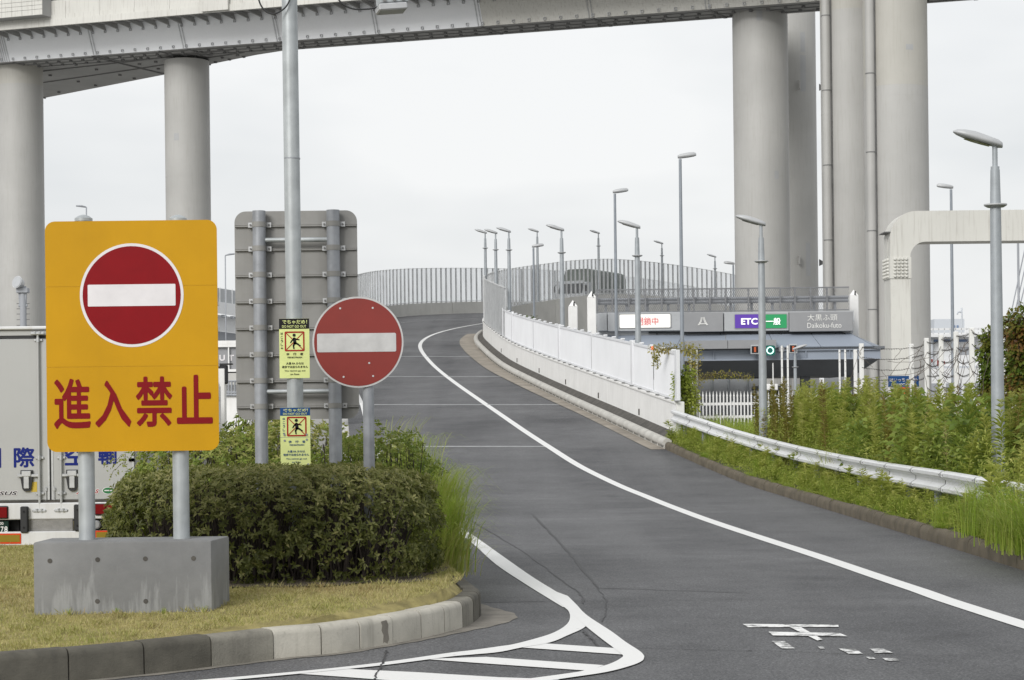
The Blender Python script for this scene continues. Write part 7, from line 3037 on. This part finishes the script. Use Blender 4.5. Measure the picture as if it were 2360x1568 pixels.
# big tufts in front of the rail
for (px_, py_, h, s_) in ((2340, 1255, 1.15, .9), (2345, 1290, .8, .9), (2325, 1262, .9, .8), (2300, 1230, 1.0, .8), (2370, 1270, 1.2, 1.0), (1985, 1120, .75, .6), (1950, 1112, .6, .5), (2270, 1222, .6, .55), (2240, 1200, .45, .5)):
    q = G(px_, py_, .2)
    x = max(6.3, q.x)
    o = put('verge_tuft', lowg[int(px_) % 4], None, (x, q.y, .16), random.uniform(-.4, .4))
    o.scale = (s_, s_, h)
    tag(o, 'large grass tuft leaning over the rail from the verge strip', 'grass tuft', 'large tufts at the guard rail')
# growth that swallows the near end of the rail
for k in range(34):
    Y = random.uniform(22.0, 27.6)
    x = random.uniform(6.22, 6.66)
    h = random.uniform(.5, 1.05) * (1.0 if Y < 26.5 else .7)
    if k % 3 == 0:
        o = put('verge_tuft', lowg[k % 4], None, (x, Y, .18), random.uniform(-.6, .6))
        o.scale = (h * .7, h * .7, h * 1.1)
        tag(o, 'large grass tuft leaning over the rail from the verge strip', 'grass tuft', 'large tufts at the guard rail')
    else:
        o = put('low_weed', low[k % 5] if k % 2 else weeds[k % 7], None, (x, Y, .18), random.uniform(0, 6.28))
        o.scale = (h, h, h)
        tag(o, 'leafy weed hiding the near end of the guard rail', 'weed', 'weeds at the near end of the rail')
for (x, Y, h, s_) in ((6.2, 22.6, .8, .75), (6.18, 23.3, .75, .8), (6.2, 24.1, .7, .7), (6.2, 25.0, .55, .6), (6.4, 23.0, 1.1, .9)):
    o = put('verge_tuft', lowg[int(Y * 7) % 4], None, (x, Y, .17), random.uniform(-.4, .4))
    o.scale = (s_, s_, h)
    tag(o, 'large grass tuft drooping over the kerb at the right picture edge', 'grass tuft', 'tufts drooping over the kerb at right')
# tufts creeping over the kerb
for k in range(26):
    Y = random.uniform(24, 55)
    kx_ = float(np.interp(Y, _kx[:, 1], _kx[:, 0]))
    o = put('kerb_tuft', lowg[k % 4], None, (kx_ + .16, Y, verge_z(kx_ + .2, Y) - .02), random.uniform(-.5, .5))
    h = random.uniform(.14, .3)
    o.scale = (h * 1.1, h * .8, h * .7)
    tag(o, 'small grass tuft creeping over the mossy verge kerb', 'grass tuft', 'tufts creeping over the verge kerb')
# ground cover filling the strip
n = 24000
Y = rng.uniform(20, 57, n)
kx_ = np.interp(Y, _kx[:, 1], _kx[:, 0])
rx_ = np.interp(Y, GP[:, 1], GP[:, 0])
x = kx_ + .17 + (rx_ + .25 - kx_ - .17) * rng.random(n)
z0 = np.array([verge_z(a_, b_) for a_, b_ in zip(x, Y)])
P = np.stack([x, Y, z0 + rng.random(n) ** 1.3 * .38 * (.5 + .5 * np.sin(Y * 1.7 + x * 3) ** 2)], 1)
v, f, t = leaf_arrays(P, unit(n) + np.array([0, 0, .6]), unit(n) + np.array([0, 0, 1.0]), rng.uniform(.04, .10, n), rng.uniform(.012, .024, n), np.clip(rng.normal(.4, .2, n), 0, 1), .15, .2)
tag(put('ground_cover', raw_mesh('ground_cover', v, f, t, M['weed_leaf']), None, (0, 0, 0)), 'green ground cover in the strip between kerb and guard rail', 'ground cover', kind='stuff')

# ---- vines
def vine(name, label, pts, n, spread, leaf, mat='vine_leaf', tint=(0, .7), stems=5):
    """pts: list of (centre, radius) the vine clambers over"""
    root = thing(name, label, 'vine', loc=tuple(pts[0][0]))
    w_ = np.array([r for _, r in pts])
    idx = rng.choice(len(pts), n, p=w_ / w_.sum())
    C = np.array([tuple(c) for c, _ in pts])[idx]
    R_ = w_[idx][:, None]
    d = unit(n)
    P = C + d * R_ * rng.uniform(.4, 1.1, (n, 1)) * np.array([spread, .6, 1.0])
    tt = np.clip(tint[0] + (tint[1] - tint[0]) * (rng.random(n) * .5 + .5 * (np.sin(C[:, 2] * 5 + C[:, 0] * 3) * .5 + .5)), 0, 1)
    L = leaf * rng.uniform(.6, 1.3, n)
    v, f, t = leaf_arrays(P, d * .6 + np.array([0, -.4, -.35]) + rng.normal(size=(n, 3)) * .3, d + np.array([0, -.6, .5]), L, L * .6, tt, .1, .15)
    put('foliage', raw_mesh('foliage', v - np.array(ORG[root.name]), f, t, M[mat]), root, ORG[root.name])['kind'] = 'stuff'
    m = MB()
    for _ in range(stems):
        q = [Vector(c) + V(random.uniform(-.6, .6) * r, random.uniform(-.3, .3) * r, random.uniform(-.6, .6) * r) for c, r in pts]
        if len(q) > 1:
            m.tube(q, .012, 4, cap=False)
    if m.v:
        m.build('stems', M['twig'], root, kind='stuff')
    return root

vine('climbing_vine', 'thick green and red vine covering the fence post at the right edge', [(W(2338 + random.uniform(-9, 14), y, 44), random.uniform(.22, .36)) for y in range(742, 935, 14)] + [(W(2362, y, 43.5), .38) for y in range(735, 930, 18)], 3800, 1.0, .13, tint=(.1, 1.0), stems=6)
vine('climbing_vine', 'dark green leafy vine hanging beside the near lamp pole', [(W(2274 + random.uniform(-6, 6), y, 47), random.uniform(.12, .24)) for y in range(770, 930, 12)], 1100, 1.0, .13, tint=(0, .5))
vine('climbing_vine', 'olive vine tumbling over the end of the white ramp fence', [(W(x_, 800 + abs(x_ - 1540) * .12 + random.uniform(-3, 3), 58.2), random.uniform(.12, .2)) for x_ in range(1506, 1600, 8)] + [(W(1512, y, 56.3), .09) for y in range(812, 845, 6)] + [(W(1599, y, 59.8), random.uniform(.15, .24)) for y in range(806, 930, 12)], 1500, 1.2, .075, 'olive_leaf', tint=(.0, .8), stems=0)
vine('climbing_vine', 'thin flowering creeper strung from the fence end towards the toll lanes', [(W(x_, 872 - 10 * math.sin((x_ - 1610) / 130 * 3.1) + random.uniform(-3, 3), 61), .13) for x_ in range(1610, 1730, 7)], 520, 1.5, .06, 'olive_leaf', tint=(.2, .7), stems=3)
vine('climbing_vine', 'small sprig growing over the ramp fence beside the slim lamp', [(W(x_, 738, 100), .18) for x_ in range(1215, 1236, 6)], 130, 1.2, .12, 'vine_leaf', tint=(.1, .5), stems=0)
vine('wall_bush', 'dark bush against the end of the white ramp wall', [(W(1580 + random.uniform(-14, 14), y, 57.4), random.uniform(.22, .34)) for y in range(862, 945, 9)], 1500, 1.0, .11, 'weed_leaf', tint=(.0, .5))
# dry vine strings on the barbed-wire fence
dv = thing('dead_vine', 'dry leafless vine strands tangled on the barbed-wire fence', 'vine', loc=(W(2200, 850, 53).x, 53, 1))
m = MB()
for (a, ha), (b, hb_) in zip(tops[1:-1], tops[2:]):
    for k in range(7):
        p = a.lerp(b, random.random()) + V(0, -.06, random.uniform(-.9, .0))
        if random.random() < .5:
            p = Vector(b if random.random() < .5 else a) + V(random.uniform(-.2, .2), -.1, random.uniform(-.8, .05))
        pts = [p]
        d = V(random.uniform(-.1, .1), 0, -.12)
        for _ in range(random.randrange(4, 11)):
            d = d + V(random.uniform(-.06, .06), random.uniform(-.03, .03), random.uniform(-.05, .05))
            pts.append(pts[-1] + d)
        m.tube(pts, .0065, 4, cap=False)
m.build('strands', M['twig'], dv, kind='stuff')
